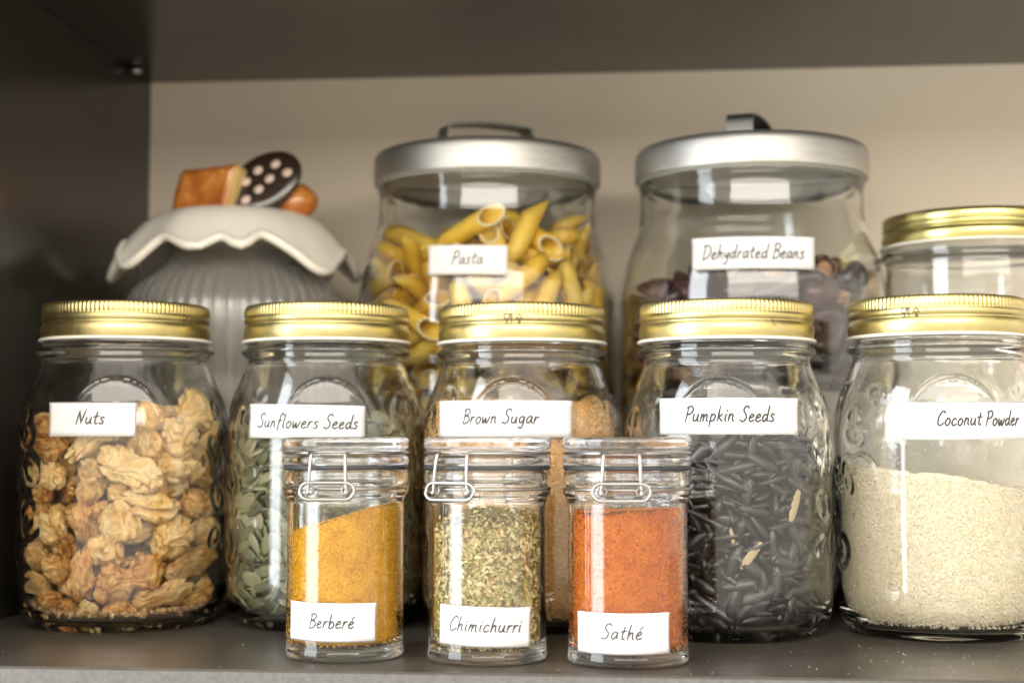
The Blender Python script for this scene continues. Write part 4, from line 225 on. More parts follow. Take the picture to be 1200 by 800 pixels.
78,668,1633,-98,-11,-3,44,-444,362,1656,77,32,34,47,-536,259,1750,44,-14,79,46,-514,-250,1575,-70,-59,34,52,-226,-643,1567,-4,17,96,43,337,-600,1657,-9,62,-73,51,285,131,1510,-63,-63,23,43,-75,577,1635,-12,-2,91,47,-298,473,1641,-26,47,-58,48,72,-146,1764,-15,-22,43,50,-385,-549,1539,-51,-1,85,50,-194,583,1713,-28,-64,29,49,556,87,1665,37,85,-27,43,514,336,1782,31,73,60,53,
138,155,1615,41,-67,-52,48,-272,417,1761,99,8,-11,54,-365,-361,1511,-10,-99,-8,44,-113,-367,1545,-80,10,4,43,-28,-541,1611,82,-50,2,54,273,-395,1647,95,21,9,52,-152,-109,1563,16,-24,-55,55,142,342,1619,-96,-20,-13,44,-9,661,1736,6,99,9,55,56,-213,1606,59,52,53,54,-483,-464,1633,40,-72,29,55,209,-544,1624,79,20,4,46,473,36,1560,-34,-2,60,47,653,-214,1671,-70,-33,48,51,
-506,-123,1764,-33,2,29,52,-329,-8,1569,-97,-14,21,44,-229,-564,1646,-17,-6,-93,46,151,-651,1722,13,17,-97,51,292,26,1756,12,-96,-20,53,341,-21,1615,25,-29,-68,54,169,-27,1588,94,23,-24,48,-279,292,1689,95,-27,-10,48,-646,-147,1680,7,23,-59,52,-368,195,1689,-16,-55,74,47,-298,-378,1617,-74,-66,15,55,-46,-391,1657,36,-90,25,46,343,-224,1671,-95,-29,7,44,7,182,1584,-69,71,0,49,
306,428,1709,43,-17,-23,50,110,476,1691,4,-3,-85,48,-212,90,1660,86,47,19,48,-527,-36,1632,54,-10,79,48,-391,-430,1748,25,30,70,53,515,-437,1726,-60,-14,33,55,541,-83,1644,29,7,39,50,183,-452,1811,58,-48,-49,46,214,280,1710,-70,-62,20,44,-26,386,1667,-38,-81,35,44,-183,416,1625,32,-51,-76,44,-393,-240,1595,-53,31,-76,45,-164,-317,1671,75,-56,35,46,95,-418,1597,-64,-62,2,44,
507,-243,1703,79,52,33,51,-252,-103,1633,-19,88,-21,46,131,38,1712,-11,23,-87,48,40,205,1705,2,-10,-90,51,-52,21,1643,48,85,13,55,-107,289,1731,-66,70,-3,48,-246,-505,1757,53,-75,-1,52,322,-486,1771,-30,92,-11,53,187,-155,1695,77,63,5,53,273,140,1644,27,-27,-84,50,96,368,1791,10,10,-98,56,328,244,1774,-72,69,-2,51,237,633,1708,-94,9,-3,46,-14,200,1824,59,81,8,53,
-545,-277,1717,16,-1,16,52,98,-478,1706,-85,-52,-2,49,418,-290,1777,48,-19,-67,54,-136,36,1762,-9,98,18,53,527,432,1654,19,53,74,53,262,-281,1778,11,-12,71,53,-59,515,1772,10,-28,96,51,-345,-17,1689,14,-6,7,43,-561,-369,1796,28,5,-40,43,-75,-530,1737,-45,-23,2,44,31,-327,1735,93,18,-13,47,462,151,1725,15,-20,28,48,452,-38,1738,-40,-26,43,49,-224,201,1785,2,-15,97,52,
-78,-181,1698,-41,-80,25,53,-610,101,1753,-25,92,30,54,-272,-337,1786,-83,-24,37,47,83,-575,1810,12,-20,-68,45,-428,-133,1650,-42,-3,6,44,435,507,1783,14,3,-28,46,-429,64,1758,4,-4,38,45,-309,-215,1726,-12,-87,-41,53,
],
}
# ------------------------------------------------------------------ helpers
_R = Vector((math.cos(YAW), math.sin(YAW), 0)); _F = Vector((-math.sin(YAW) * math.cos(PITCH), math.cos(YAW) * math.cos(PITCH), math.sin(PITCH))); _U = _R.cross(_F)
def ray(px, py): return (_F + _R * ((px - 600) / FPX) - _U * ((py - 400) / FPX)).normalized()
def on_cyl(px, py, c, r):
    """where the view ray meets an upright cylinder: (angle from -y towards +x, height)"""
    d = ray(px, py); ox, oy = EYE.x - c[0], EYE.y - c[1]
    A = d.x * d.x + d.y * d.y; B = ox * d.x + oy * d.y; Cc = ox * ox + oy * oy - r * r
    disc = max(B * B - A * Cc, 0); t = (-B - math.sqrt(disc)) / A
    x, y, z = ox + d.x * t, oy + d.y * t, EYE.z + d.z * t
    return math.atan2(x, -y), z

def mesh_np(name, verts, faces, mats=(), smooth=True, fm=None):
    """verts (n,3) in mm, faces: list or (m,k) array"""
    me = bpy.data.meshes.new(name)
    verts = np.asarray(verts, dtype=np.float32) * S
    if isinstance(faces, np.ndarray):
        m, k = faces.shape
        me.vertices.add(len(verts)); me.vertices.foreach_set('co', verts.ravel())
        me.loops.add(m * k); me.loops.foreach_set('vertex_index', faces.astype(np.int32).ravel())
        me.polygons.add(m); me.polygons.foreach_set('loop_start', np.arange(0, m * k, k, dtype=np.int32))
        me.polygons.foreach_set('loop_total', np.full(m, k, dtype=np.int32))
    else:
        me.from_pydata([tuple(v) for v in verts], [], faces)
    for m_ in mats: me.materials.append(m_)
    if fm is not None: me.polygons.foreach_set('material_index', np.asarray(fm, dtype=np.int32))
    if smooth: me.polygons.foreach_set('use_smooth', np.ones(len(me.polygons), dtype=bool))
    me.update(calc_edges=True); me.validate(); return me

def link(name, me, parent=None, loc=(0, 0, 0), rot=None):
    o = bpy.data.objects.new(name, me); COL.objects.link(o)
    if parent is not None: o.parent = parent
    o.location = Vector(loc) * S
    if rot is not None: o.rotation_euler = rot
    return o

def tag(o, label=None, cat=None, group=None, kind=None):
    if label: o['label'] = label
    if cat: o['category'] = cat
    if group: o['group'] = group
    if kind: o['kind'] = kind
    return o

def thing(name, loc, label, cat, group=None):
    o = bpy.data.objects.new(name, None); COL.objects.link(o); o.location = Vector(loc) * S
    o.empty_display_size = .01
    return tag(o, label, cat, group)

def grid_faces(rows, n, close=True):
    i = np.arange(n if close else n - 1); j = np.arange(rows - 1)
    I, J = np.meshgrid(i, j); I = I.ravel(); J = J.ravel(); I2 = (I + 1) % n
    return np.stack([J * n + I, J * n + I2, (J + 1) * n + I2, (J + 1) * n + I], 1)

def densify(prof, step):
    out = [prof[0]]
    for a, b in zip(prof, prof[1:]):
        k = max(1, int(math.hypot(b[0] - a[0], b[1] - a[1]) / step))
        out += [(a[0] + (b[0] - a[0]) * t / k, a[1] + (b[1] - a[1]) * t / k) for t in range(1, k + 1)]
    return out

def smooth_prof(prof, it=1):
    """Chaikin corner cutting, ends kept"""
    for _ in range(it):
        q = [prof[0]]
        for a, b in zip(prof, prof[1:]):
            q += [(a[0] * .75 + b[0] * .25, a[1] * .75 + b[1] * .25), (a[0] * .25 + b[0] * .75, a[1] * .25 + b[1] * .75)]
        q.append(prof[-1]); prof = q
    return prof

def lathe(prof, n=128, rad=None):
    """closed surface of revolution; prof runs so that normals point outward (upwards on the outside); angle 0 = -y"""
    P = np.array(prof, dtype=float); th = np.arange(n) * 2 * PI / n
    R_ = np.repeat(P[:, 0:1], n, 1); Z = np.repeat(P[:, 1:2], n, 1); T = np.repeat(th[None], len(P), 0)
    if rad is not None: R_ = rad(R_, T, Z)
    V = np.stack([R_ * np.sin(T), -R_ * np.cos(T), Z], -1).reshape(-1, 3)
    return V, grid_faces(len(P), n)

def tube(pts, r, n=8, closed=False):
    P = [Vector(p) for p in pts]; m = len(P); V = []
    nrm = None
    for k in range(m):
        if closed: t = (P[(k + 1) % m] - P[k - 1]).normalized()
        else: t = (P[min(k + 1, m - 1)] - P[max(k - 1, 0)]).normalized()
        if nrm is None: nrm = t.orthogonal().normalized()
        nrm = (nrm - t * nrm.dot(t)).normalized(); b = t.cross(nrm)
        for i in range(n):
            a = 2 * PI * i / n; V.append(P[k] + (nrm * math.cos(a) + b * math.sin(a)) * r)
    F = []
    for k in range(m if closed else m - 1):
        for i in range(n):
            a, b2 = k * n + i, k * n + (i + 1) % n; c, d = ((k + 1) % m) * n + (i + 1) % n, ((k + 1) % m) * n + i
            F.append((a, b2, c, d))
    if not closed: F += [tuple(range(n))[::-1], tuple((m - 1) * n + i for i in range(n))]
    return [tuple(v) for v in V], F

def join(parts):
    V = []; F = []
    for v, f in parts:
        o = len(V); V += [tuple(x) for x in v]; F += [tuple(int(i) + o for i in q) for q in f]
    return V, F

def catmull(pts, k=8, closed=False):
    out = []; n = len(pts); rng = range(n if closed else n - 1)
    for i in rng:
        if closed: p0, p1, p2, p3 = pts[i - 1], pts[i], pts[(i + 1) % n], pts[(i + 2) % n]
        else: p0, p1, p2, p3 = pts[max(i - 1, 0)], pts[i], pts[i + 1], pts[min(i + 2, n - 1)]
        for j in range(k):
            t = j / k
            out.append(tuple(.5 * (2 * b + (c - a) * t + (2 * a - 5 * b + 4 * c - d) * t * t + (3 * b - a - 3 * c + d) * t ** 3) for a, b, c, d in zip(p0, p1, p2, p3)))
    if not closed: out.append(tuple(pts[-1]))
    return out

def fix_normals(me):
    bm = bmesh.new(); bm.from_mesh(me); bmesh.ops.recalc_face_normals(bm, faces=bm.faces); bm.to_mesh(me); bm.free(); return me

# ------------------------------------------------------------------ materials
def mat(name, color=(.5, .5, .5), rough=.5, metal=0, **kw):
    m = bpy.data.materials.new(name); m.use_nodes = True; b = m.node_tree.nodes['Principled BSDF']
    b.inputs['Base Color'].default_value = (*color, 1); b.inputs['Roughness'].default_value = rough; b.inputs['Metallic'].default_value = metal
    for k, v in kw.items(): b.inputs[k.replace('_', ' ')].default_value = v
    return m, m.node_tree, b

def N(nt, t, **kw):
    n = nt.nodes.new(t)
    for k, v in kw.items():
        if k in n.inputs: n.inputs[k].default_value = v
        else: setattr(n, k, v)
    return n

def coord(nt, scale=(1, 1, 1), obj=True, world_space=False):
    tc = N(nt, 'ShaderNodeTexCoord'); mp = N(nt, 'ShaderNodeMapping'); mp.inputs['Scale'].default_value = scale
    if world_space:
        g = N(nt, 'ShaderNodeNewGeometry'); nt.links.new(g.outputs['Position'], mp.inputs[0])
    else: nt.links.new(tc.outputs['Object'], mp.inputs[0])
    return mp.outputs[0]

def ramp(nt, src, stops):
    r = N(nt, 'ShaderNodeValToRGB'); e = r.color_ramp.elements
    while len(e) < len(stops): e.new(.5)
    for q, (p, c) in zip(e, stops): q.position = p; q.color = (*c, 1)
    nt.links.new(src, r.inputs[0]); return r.outputs[0]

def noise_n(nt, vec, scale, detail=4, rough=.55, dist=0):
    n = N(nt, 'ShaderNodeTexNoise'); n.inputs['Scale'].default_value = scale; n.inputs['Detail'].default_value = detail
    n.inputs['Roughness'].default_value = rough; n.inputs['Distortion'].default_value = dist
    if vec is not None: nt.links.new(vec, n.inputs['Vector'])
    return n.outputs[0]

def bump(nt, b, h, strength=.3, dist=.001):
    n = N(nt, 'ShaderNodeBump'); n.inputs['Strength'].default_value = strength; n.inputs['Distance'].default_value = dist
    nt.links.new(h, n.inputs['Height']); nt.links.new(n.outputs[0], b.inputs['Normal']); return n

def glass(name, tint, ior=1.5, rough=0.0, b_scale=0, b_str=0):
    m, nt, b = mat(name, tint, rough, 0, Transmission_Weight=1.0, IOR=ior)
    if b_str:
        v = coord(nt); bump(nt, b, noise_n(nt, v, b_scale, 1), b_str, .001)
    return m
M_GLASS = glass('jar_glass', (.990, .996, .986), 1.5, 0, 55, .10)
M_GLASS_BIG = glass('big_jar_glass', (.97, .985, .97), 1.5, 0, 40, .08)
M_GLASS_CLIP = glass('clip_jar_glass', (.985, .992, .985), 1.49)
M_ACRYL = glass('clear_acrylic', (.985, .985, .995), 1.45)

m, nt, b = mat('gold_tinplate', (.80, .66, .33), .3, 1); M_GOLD = m
v = coord(nt, (1, 1, 6)); n_ = noise_n(nt, v, 90, 4); oi = N(nt, 'ShaderNodeObjectInfo'); wv = coord(nt, (1, 1, .35)); off_ = N(nt, 'ShaderNodeVectorMath', operation='ADD'); nt.links.new(wv, off_.inputs[0]); nt.links.new(oi.outputs['Random'], off_.inputs[1])
gr = ramp(nt, n_, [(.3, (.60, .48, .22)), (.7, (.74, .62, .33))]); gm = N(nt, 'ShaderNodeMix', data_type='RGBA'); nt.links.new(noise_n(nt, off_.outputs[0], 45, 6, .7, .8), gm.inputs[0]); nt.links.new(gr, gm.inputs[6]); gm.inputs[7].default_value = (.50, .44, .17, 1)
nt.links.new(gm.outputs[2], b.inputs['Base Color']); n_ = noise_n(nt, off_.outputs[0], 120, 8, .75, 1.5)
r_ = N(nt, 'ShaderNodeMapRange'); r_.inputs['To Min'].default_value = .2; r_.inputs['To Max'].default_value = .55; nt.links.new(n_, r_.inputs[0]); nt.links.new(r_.outputs[0], b.inputs['Roughness'])
m, nt, b = mat('green_gold_tinplate', (.62, .55, .22), .3, 1); M_GOLD2 = m
m, nt, b = mat('silver_lid', (.72, .71, .68), .5, 1); M_SILVER = m
v = coord(nt, (1, 1, 12)); n_ = noise_n(nt, v, 60, 5); nt.links.new(ramp(nt, n_, [(.3, (.50, .49, .46)), (.75, (.64, .63, .60))]), b.inputs['Base Color'])
M_WIRE = mat('polished_wire', (.36, .355, .345), .3, 1)[0]
M_STRAP = mat('dark_steel_strap', (.26, .26, .24), .35, 1)[0]
M_LINER = mat('white_liner', (.82, .80, .72), .4)[0]
M_RUBBER = mat('black_rubber', (.03, .035, .04), .5)[0]
M_SEAL = mat('grey_seal', (.30, .31, .27), .5)[0]
M_INK = mat('black_ink', (.03, .03, .035), .6)[0]
M_LIDINK = mat('lid_print_ink', (.09, .075, .04), .5)[0]
m, nt, b = mat('label_paper', (.70, .695, .69), .62); M_PAPER = m
v = coord(nt); bump(nt, b, noise_n(nt, v, 900, 3), .12, .0003)
M_PAPEREDGE = mat('label_cut_line', (.10, .10, .10), .7)[0]

m, nt, b = mat('laminate_shaded', (.05, .046, .04), .3); M_BOARD = m  # cabinet laminate, colour darkened to carry the shade on side and upper board
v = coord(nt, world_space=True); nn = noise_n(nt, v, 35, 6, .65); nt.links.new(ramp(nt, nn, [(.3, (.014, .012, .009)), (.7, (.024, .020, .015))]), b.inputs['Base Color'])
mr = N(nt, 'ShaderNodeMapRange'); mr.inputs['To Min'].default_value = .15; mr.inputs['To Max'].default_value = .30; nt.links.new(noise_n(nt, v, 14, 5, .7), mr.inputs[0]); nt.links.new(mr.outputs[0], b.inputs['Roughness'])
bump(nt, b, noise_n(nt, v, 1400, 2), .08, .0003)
m, nt, b = mat('laminate_lit', (.09, .08, .07), .3); M_SHELF = m  # same laminate, lighter copy: reflected light on the lower shelf put into its colour
v = coord(nt, world_space=True); nn = noise_n(nt, v, 30, 6, .65); nt.links.new(ramp(nt, nn, [(.3, (.052, .046, .038)), (.7, (.080, .071, .058))]), b.inputs['Base Color'])
sm = N(nt, 'ShaderNodeMapRange'); sm.inputs['To Min'].default_value = .2; sm.inputs['To Max'].default_value = .42; nt.links.new(noise_n(nt, coord(nt, (1, 3, 1), world_space=True), 18, 6, .75), sm.inputs[0]); nt.links.new(sm.outputs[0], b.inputs['Roughness'])
bump(nt, b, noise_n(nt, v, 1400, 2), .10, .0003)
m, nt, b = mat('edge_band', (.13, .125, .12), .45); M_EDGE = m
v = coord(nt, world_space=True); bump(nt, b, noise_n(nt, v, 900, 2), .15, .0004)
nt.links.new(ramp(nt, noise_n(nt, v, 500, 3), [(.35, (.095, .092, .088)), (.65, (.125, .122, .118))]), b.inputs['Base Color'])
m, nt, b = mat('cream_back_panel', (.46, .40, .34), .55); M_BACK = m
v = coord(nt, world_space=True); nt.links.new(ramp(nt, noise_n(nt, v, 8, 5), [(.3, (.80, .70, .56)), (.7, (.83, .73, .59))]), b.inputs['Base Color'])

# ------------------------------------------------------------------ the cabinet compartment
YB, XL, ZT, XR, YF = 396, -341, 0, 640, 15
d_ = ray(177, 98); t_ = (YB - EYE.y) / d_.y; XL = EYE.x + d_.x * t_; ZT = EYE.z + d_.z * t_
def box(name, x0, x1, y0, y1, z0, z1, mats, parent=None, bev=.6, fm=None):
    bm = bmesh.new()
    bmesh.ops.create_cube(bm, size=1)
    for v_ in bm.verts: v_.co = Vector(((x0 + x1) / 2 + v_.co.x * (x1 - x0), (y0 + y1) / 2 + v_.co.y * (y1 - y0), (z0 + z1) / 2 + v_.co.z * (z1 - z0))) * S
    if fm:
        for f in bm.faces:
            if f.normal.y < -.9: f.material_index = 1
    if bev: bmesh.ops.bevel(bm, geom=list(bm.edges), offset=bev * S, segments=2, affect='EDGES')
    me = bpy.data.meshes.new(name); bm.to_mesh(me); bm.free()
    for q in mats: me.materials.append(q)
    o = bpy.data.objects.new(name, me); COL.objects.link(o); o.parent = parent; return o
tag(box('lower_shelf', XL, XR, YF, YB, -18, 0, [M_SHELF, M_EDGE], fm=True, bev=.9), 'dark grey laminate shelf board with a lighter front edge, under all the jars', kind='structure')
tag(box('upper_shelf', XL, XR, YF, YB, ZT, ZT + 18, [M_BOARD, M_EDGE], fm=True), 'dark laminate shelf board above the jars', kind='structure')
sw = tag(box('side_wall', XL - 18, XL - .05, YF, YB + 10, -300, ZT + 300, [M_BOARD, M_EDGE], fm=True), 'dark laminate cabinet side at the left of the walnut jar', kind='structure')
tag(box('back_wall', XL, XR, YB + .1, YB + 6, -100, ZT + 200, [M_BACK], bev=0), 'cream cabinet back panel behind the tall jars', kind='structure')
pv, pf = tube([(0, 0, 0), (9, 0, 0)], 2.4, 12)
d_ = ray(150, 84); t_ = (XL - EYE.x) / d_.x; py_ = EYE.y + d_.y * t_
link('shelf_pin', fix_normals(mesh_np('shelf_pin', pv, pf, [M_WIRE])), sw, (XL, py_, ZT - 2.6))

# ------------------------------------------------------------------ handwriting
G = {
'a': (.44, [[(.36,.43),(.22,.48),(.06,.32),(.05,.1),(.15,.02),(.28,.16),(.36,.42)],[(.37,.44),(.34,.14),(.43,.03)]]),
'b': (.42, [[(.12,.98),(.06,.5),(.05,.04)],[(.06,.24),(.2,.46),(.36,.34),(.32,.08),(.16,.0),(.05,.08)]]),
'c': (.40, [[(.34,.40),(.22,.48),(.07,.30),(.07,.08),(.18,.0),(.36,.1)]]),
'd': (.47, [[(.34,.38),(.20,.45),(.05,.28),(.08,.05),(.20,.02),(.36,.28)],[(.44,.98),(.38,.5),(.36,.12),(.44,.02)]]),
'e': (.40, [[(.06,.22),(.24,.28),(.32,.39),(.22,.48),(.08,.34),(.05,.12),(.17,.0),(.37,.1)]]),
'f': (.36, [[(.44,.86),(.34,.98),(.22,.82),(.15,.3),(.08,-.2)],[(.04,.44),(.34,.50)]]),
'g': (.44, [[(.36,.43),(.22,.48),(.06,.34),(.06,.12),(.16,.06),(.29,.2),(.36,.42)],[(.37,.44),(.33,.0),(.24,-.30),(.10,-.32),(.06,-.22)]]),
'h': (.42, [[(.14,.98),(.08,.5),(.05,.0)],[(.06,.18),(.18,.43),(.30,.42),(.30,.15),(.38,.02)]]),
'i': (.20, [[(.11,.46),(.07,.15),(.13,.02)],[(.14,.66),(.15,.70)]]),
'k': (.42, [[(.14,.98),(.05,.0)],[(.34,.48),(.10,.22)],[(.12,.24),(.38,.0)]]),
'l': (.22, [[(.16,.98),(.08,.3),(.10,.03),(.18,.03)]]),
'm': (.60, [[(.08,.46),(.04,.0)],[(.05,.2),(.16,.44),(.24,.40),(.22,.02)],[(.23,.2),(.36,.45),(.46,.40),(.45,.1),(.54,.02)]]),
'n': (.43, [[(.08,.46),(.04,.0)],[(.05,.2),(.18,.45),(.30,.40),(.30,.12),(.38,.02)]]),
'o': (.42, [[(.22,.47),(.06,.30),(.08,.06),(.22,.0),(.36,.2),(.34,.40),(.22,.47),(.16,.44)]]),
'p': (.42, [[(.09,.46),(.02,-.34)],[(.06,.28),(.20,.47),(.36,.36),(.30,.10),(.15,.02),(.05,.1)]]),
'r': (.34, [[(.08,.46),(.04,.0)],[(.06,.2),(.18,.43),(.33,.44)]]),
's': (.36, [[(.32,.42),(.20,.48),(.09,.38),(.20,.25),(.29,.13),(.19,.0),(.02,.05)]]),
't': (.34, [[(.21,.82),(.14,.3),(.16,.04),(.29,.05)],[(.0,.50),(.36,.56)]]),
'u': (.46, [[(.07,.46),(.04,.15),(.14,.02),(.28,.12),(.37,.45)],[(.37,.46),(.35,.1),(.43,.02)]]),
'w': (.56, [[(.04,.46),(.07,.05),(.14,.04),(.26,.38),(.29,.05),(.38,.05),(.54,.47)]]),
'y': (.42, [[(.06,.46),(.08,.18),(.2,.13),(.34,.42)],[(.37,.46),(.31,-.05),(.18,-.34),(.02,-.28)]]),
'é': (.40, [[(.06,.22),(.24,.28),(.32,.39),(.22,.48),(.08,.34),(.05,.12),(.17,.0),(.37,.1)],[(.20,.62),(.34,.80)]]),
'B': (.50, [[(.14,.98),(.04,.0)],[(.04,.88),(.26,1.0),(.46,.86),(.36,.62),(.10,.51)],[(.10,.51),(.38,.46),(.45,.22),(.26,.0),(.0,.0)]]),
'C': (.52, [[(.52,.82),(.44,.97),(.24,.84),(.07,.42),(.10,.06),(.27,.0),(.50,.15)]]),
'D': (.60, [[(.14,.95),(.03,.0)],[(-.02,.90),(.28,.97),(.56,.68),(.42,.2),(.02,-.03)]]),
'N': (.56, [[(.0,-.02),(.13,.94)],[(.13,.94),(.32,.08)],[(.32,.08),(.54,1.0)]]),
'P': (.46, [[(.15,.92),(.02,-.05)],[(.05,.86),(.32,.98),(.48,.76),(.34,.50),(.08,.44)]]),
'S': (.52, [[(.52,.86),(.42,.99),(.22,.88),(.20,.66),(.38,.42),(.38,.14),(.18,-.01),(.0,.10)]]),
' ': (.26, []),
}
BLK = {  # plain capitals for the print on the lids
'M': (.8, [[(0,0),(0,1)],[(0,1),(.35,.4)],[(.35,.4),(.7,1)],[(.7,1),(.7,0)]]), 'A': (.7, [[(0,0),(.3,1)],[(.3,1),(.6,0)],[(.1,.35),(.5,.35)]]),
'D': (.7, [[(0,0),(0,1)],[(0,1),(.4,.95),(.58,.5),(.4,.05),(0,0)]]), 'E': (.62, [[(0,0),(0,1)],[(0,1),(.5,1)],[(0,.5),(.42,.5)],[(0,0),(.5,0)]]),
'I': (.22, [[(.05,0),(.05,1)]]), 'N': (.75, [[(0,0),(0,1)],[(0,1),(.6,0)],[(.6,0),(.6,1)]]), 'T': (.66, [[(.28,0),(.28,1)],[(0,1),(.58,1)]]),
'L': (.58, [[(0,1),(0,0)],[(0,0),(.48,0)]]), 'Y': (.66, [[(.3,0),(.3,.5)],[(.3,.5),(0,1)],[(.3,.5),(.6,1)]]), ' ': (.3, []),
'#': (1.2, [[(0,1),(.0,.55),(.25,.4),(.5,.55),(.5,1)],[(0,1),(.5,1)],[(.25,.4),(.25,0)],[(.08,0),(.42,0)],[(.75,1),(.75,0)],[(.66,1),(.66,.65),(.84,.65),(.84,1)]]),   # the glass-and-fork mark
'@': (.9, [[(.35,1),(0,.45)],[(0,.45),(.7,.45)],[(.7,.45),(.35,1)],[(.35,.3),(.35,.0)],[(.2,.12),(.35,0),(.5,.12)]]),                                                 # the recycling mark
}
def write(text, font, slant=.16, jitter=.02, gap=.06):
    """strokes of a line of text, cap height 1; returns [(polyline)], width"""
    rn = random.Random(text); x = 0; out = []
    for ch in text:
        w, st = font[ch]; dy = rn.uniform(-jitter, jitter); sc = 1 + rn.uniform(-jitter, jitter)
        for s in st:
            p = catmull(s, 6) if len(s) > 2 else [s[0], tuple((a + b_) / 2 for a, b_ in zip(*s)), s[1]]
            out.append([(x + a * sc + b_ * slant, b_ * sc + dy) for a, b_ in p])
        x += w + gap
    return out, x - gap

def ribbons(strokes, wid):
    V = []; F = []
    for p in strokes:
        P = [Vector(q) for q in p]; m = len(P); o = len(V)
        for k in range(m):
            t = (P[min(k + 1, m - 1)] - P[max(k - 1, 0)]); t = t.normalized() if t.length > 1e-9 else Vector((1, 0))
            nn = Vector((-t.y, t.x)); q = P[k] + (t * -wid * .4 if k == 0 else t * wid * .4 if k == m - 1 else t * 0)
            w = wid * (.36 if k in (0, m - 1) else .5) * (1 + .18 * math.sin(k * .9 + len(V)))
            V += [(q - nn * w), (q + nn * w)]
        for k in range(m - 1): a = o + 2 * k; F.append((a, a + 2, a + 3, a + 1))
    return V, F

def paper_label(parent, c, prof, boxpx, text, size, dy=0, off=(0, 0), rr=None, lines='', wid=.12, bow=0, stretch=1.0):
    """a paper strip stuck on a jar. boxpx = left, right, top, bottom in the photograph; dy = how far the right end drops"""
    xl, xr, yt, yb = boxpx; ym = (yt + yb) / 2
    rr = 52.15 * prof.k if rr is None else rr; r = rr
    for _ in range(3):
        al, zl = on_cyl(xl, ym - dy / 2, c, r); ar, zr = on_cyl(xr, ym + dy / 2, c, r)
        if rr is None: r = prof((zl + zr) / 2)
    am = (al + ar) / 2; xm = (xl + xr) / 2
    ztop = on_cyl(xm, yt, c, r)[1]; zbot = on_cyl(xm, yb, c, r)[1]
    w = (ar - al) * r; h = ztop - zbot; zc = (ztop + zbot) / 2; tilt = (zr - zl) / w
    def place(u, v_, o_=0):
        z = zc + v_ + tilt * u + bow * ((u / (w / 2)) ** 2)
        cu, cv = abs(u) / (w / 2), abs(v_) / (h / 2); lift = .55 * max(0, cu - .8) ** 1.3 * cv ** 2 * 5 * (1 if (u > 0) != (len(text) % 2 == 0) else .3) + .10 * noise.noise(Vector((u * .16, v_ * .16, len(text))))
        rho = (prof(z) if rr is None else rr) + .36 + lift + o_; a = am + (u - v_ * tilt) / r
        return (rho * math.sin(a), -rho * math.cos(a), z)
    nu, nv = 25, 7; V = []
    for side in (0, 1):
        for j in range(nv):
            for i in range(nu):
                u = -w / 2 + w * i / (nu - 1); v_ = -h / 2 + h * j / (nv - 1)
                V.append(place(u, v_, .17 if side == 0 else 0))
    F = []
    for j in range(nv - 1):
        for i in range(nu - 1):
            a = j * nu + i; F.append((a, a + 1, a + nu + 1, a + nu)); q = a + nu * nv; F.append((q, q + nu, q + nu + 1, q + 1))
    rim = [i for i in range(nu)] + [j * nu + nu - 1 for j in range(1, nv)] + [(nv - 1) * nu + i for i in range(nu - 2, -1, -1)] + [j * nu for j in range(nv - 2, 0, -1)]
    for k in range(len(rim)):
        a, b_ = rim[k], rim[(k + 1) % len(rim)]; F.append((a, a + nu * nv, b_ + nu * nv, b_))
    lab = link('label', mesh_np('label', V, F, [M_PAPER]), parent)
    st, tw = write(text, G); 
    k = size; stx = k * stretch
    V2, F2 = ribbons([[((x - tw / 2) * stx + off[0], (y - .38) * k + off[1]) for x, y in s] for s in st], wid * size)
    link('lettering', mesh_np('lettering', [place(a[0], a[1], .20) for a in V2], F2, [M_INK], smooth=False), lab)
    if lines:
        q = .28; seg = []
        e = .25
        if 'b' in lines: seg.append([(-w / 2 + e + (w - 2 * e) * t / 24, -h / 2 + e) for t in range(25)])
        if 't' in lines: seg.append([(-w / 2 + e + (w - 2 * e) * t / 24, h / 2 - e) for t in range(25)])
        if 'r' in lines: seg.append([(w / 2 - e, -h / 2 + h * t / 6) for t in range(7)])
        if 'l' in lines: seg.append([(-w / 2 + e, -h / 2 + h * t / 6) for t in range(7)])
        V3, F3 = ribbons(seg, q)
        link('cut_line', mesh_np('cut_line', [place(max(-w / 2, min(w / 2, a[0])), max(-h / 2, min(h / 2, a[1])), .19) for a in V3], F3, [M_PAPEREDGE], smooth=False), lab)
    return lab

# ------------------------------------------------------------------ screw-top preserving jars
MO = [(0, 0), (41, 0), (43.5, .6), (46.5, 3), (49, 7), (50.8, 13), (51.4, 20), (51.6, 40), (51.4, 70), (51.5, 96), (51.0, 103), (49.6, 110), (47.4, 117), (45.2, 123), (43.4, 127.5), (42.0, 130.5), (41.3, 133),
      (41.5, 135.3), (43.2, 136.4), (44.4, 137.6), (44.4, 139.0), (43.2, 140.2), (41.4, 141.3), (41.0, 143), (41.2, 150), (40.6, 157), (39.6, 158)]
MI = [(39.6, 158), (37.8, 157), (37.6, 150), (37.6, 140), (38.0, 133), (40.0, 128), (43.4, 121), (46.0, 113), (47.8, 105), (48.4, 98), (48.6, 60), (48.6, 22), (47.6, 14), (44.6, 8), (40, 5.6), (30, 5.2), (0, 6.4)]
_mo = smooth_prof(MO[1:], 1)
_mz = np.array([p[1] for p in _mo]); _mr = np.array([p[0] for p in _mo])
def mprof(z): return float(np.interp(z, _mz, _mr))
mprof.k = 1.0
PADZ, PADR = 100.0, 24.5
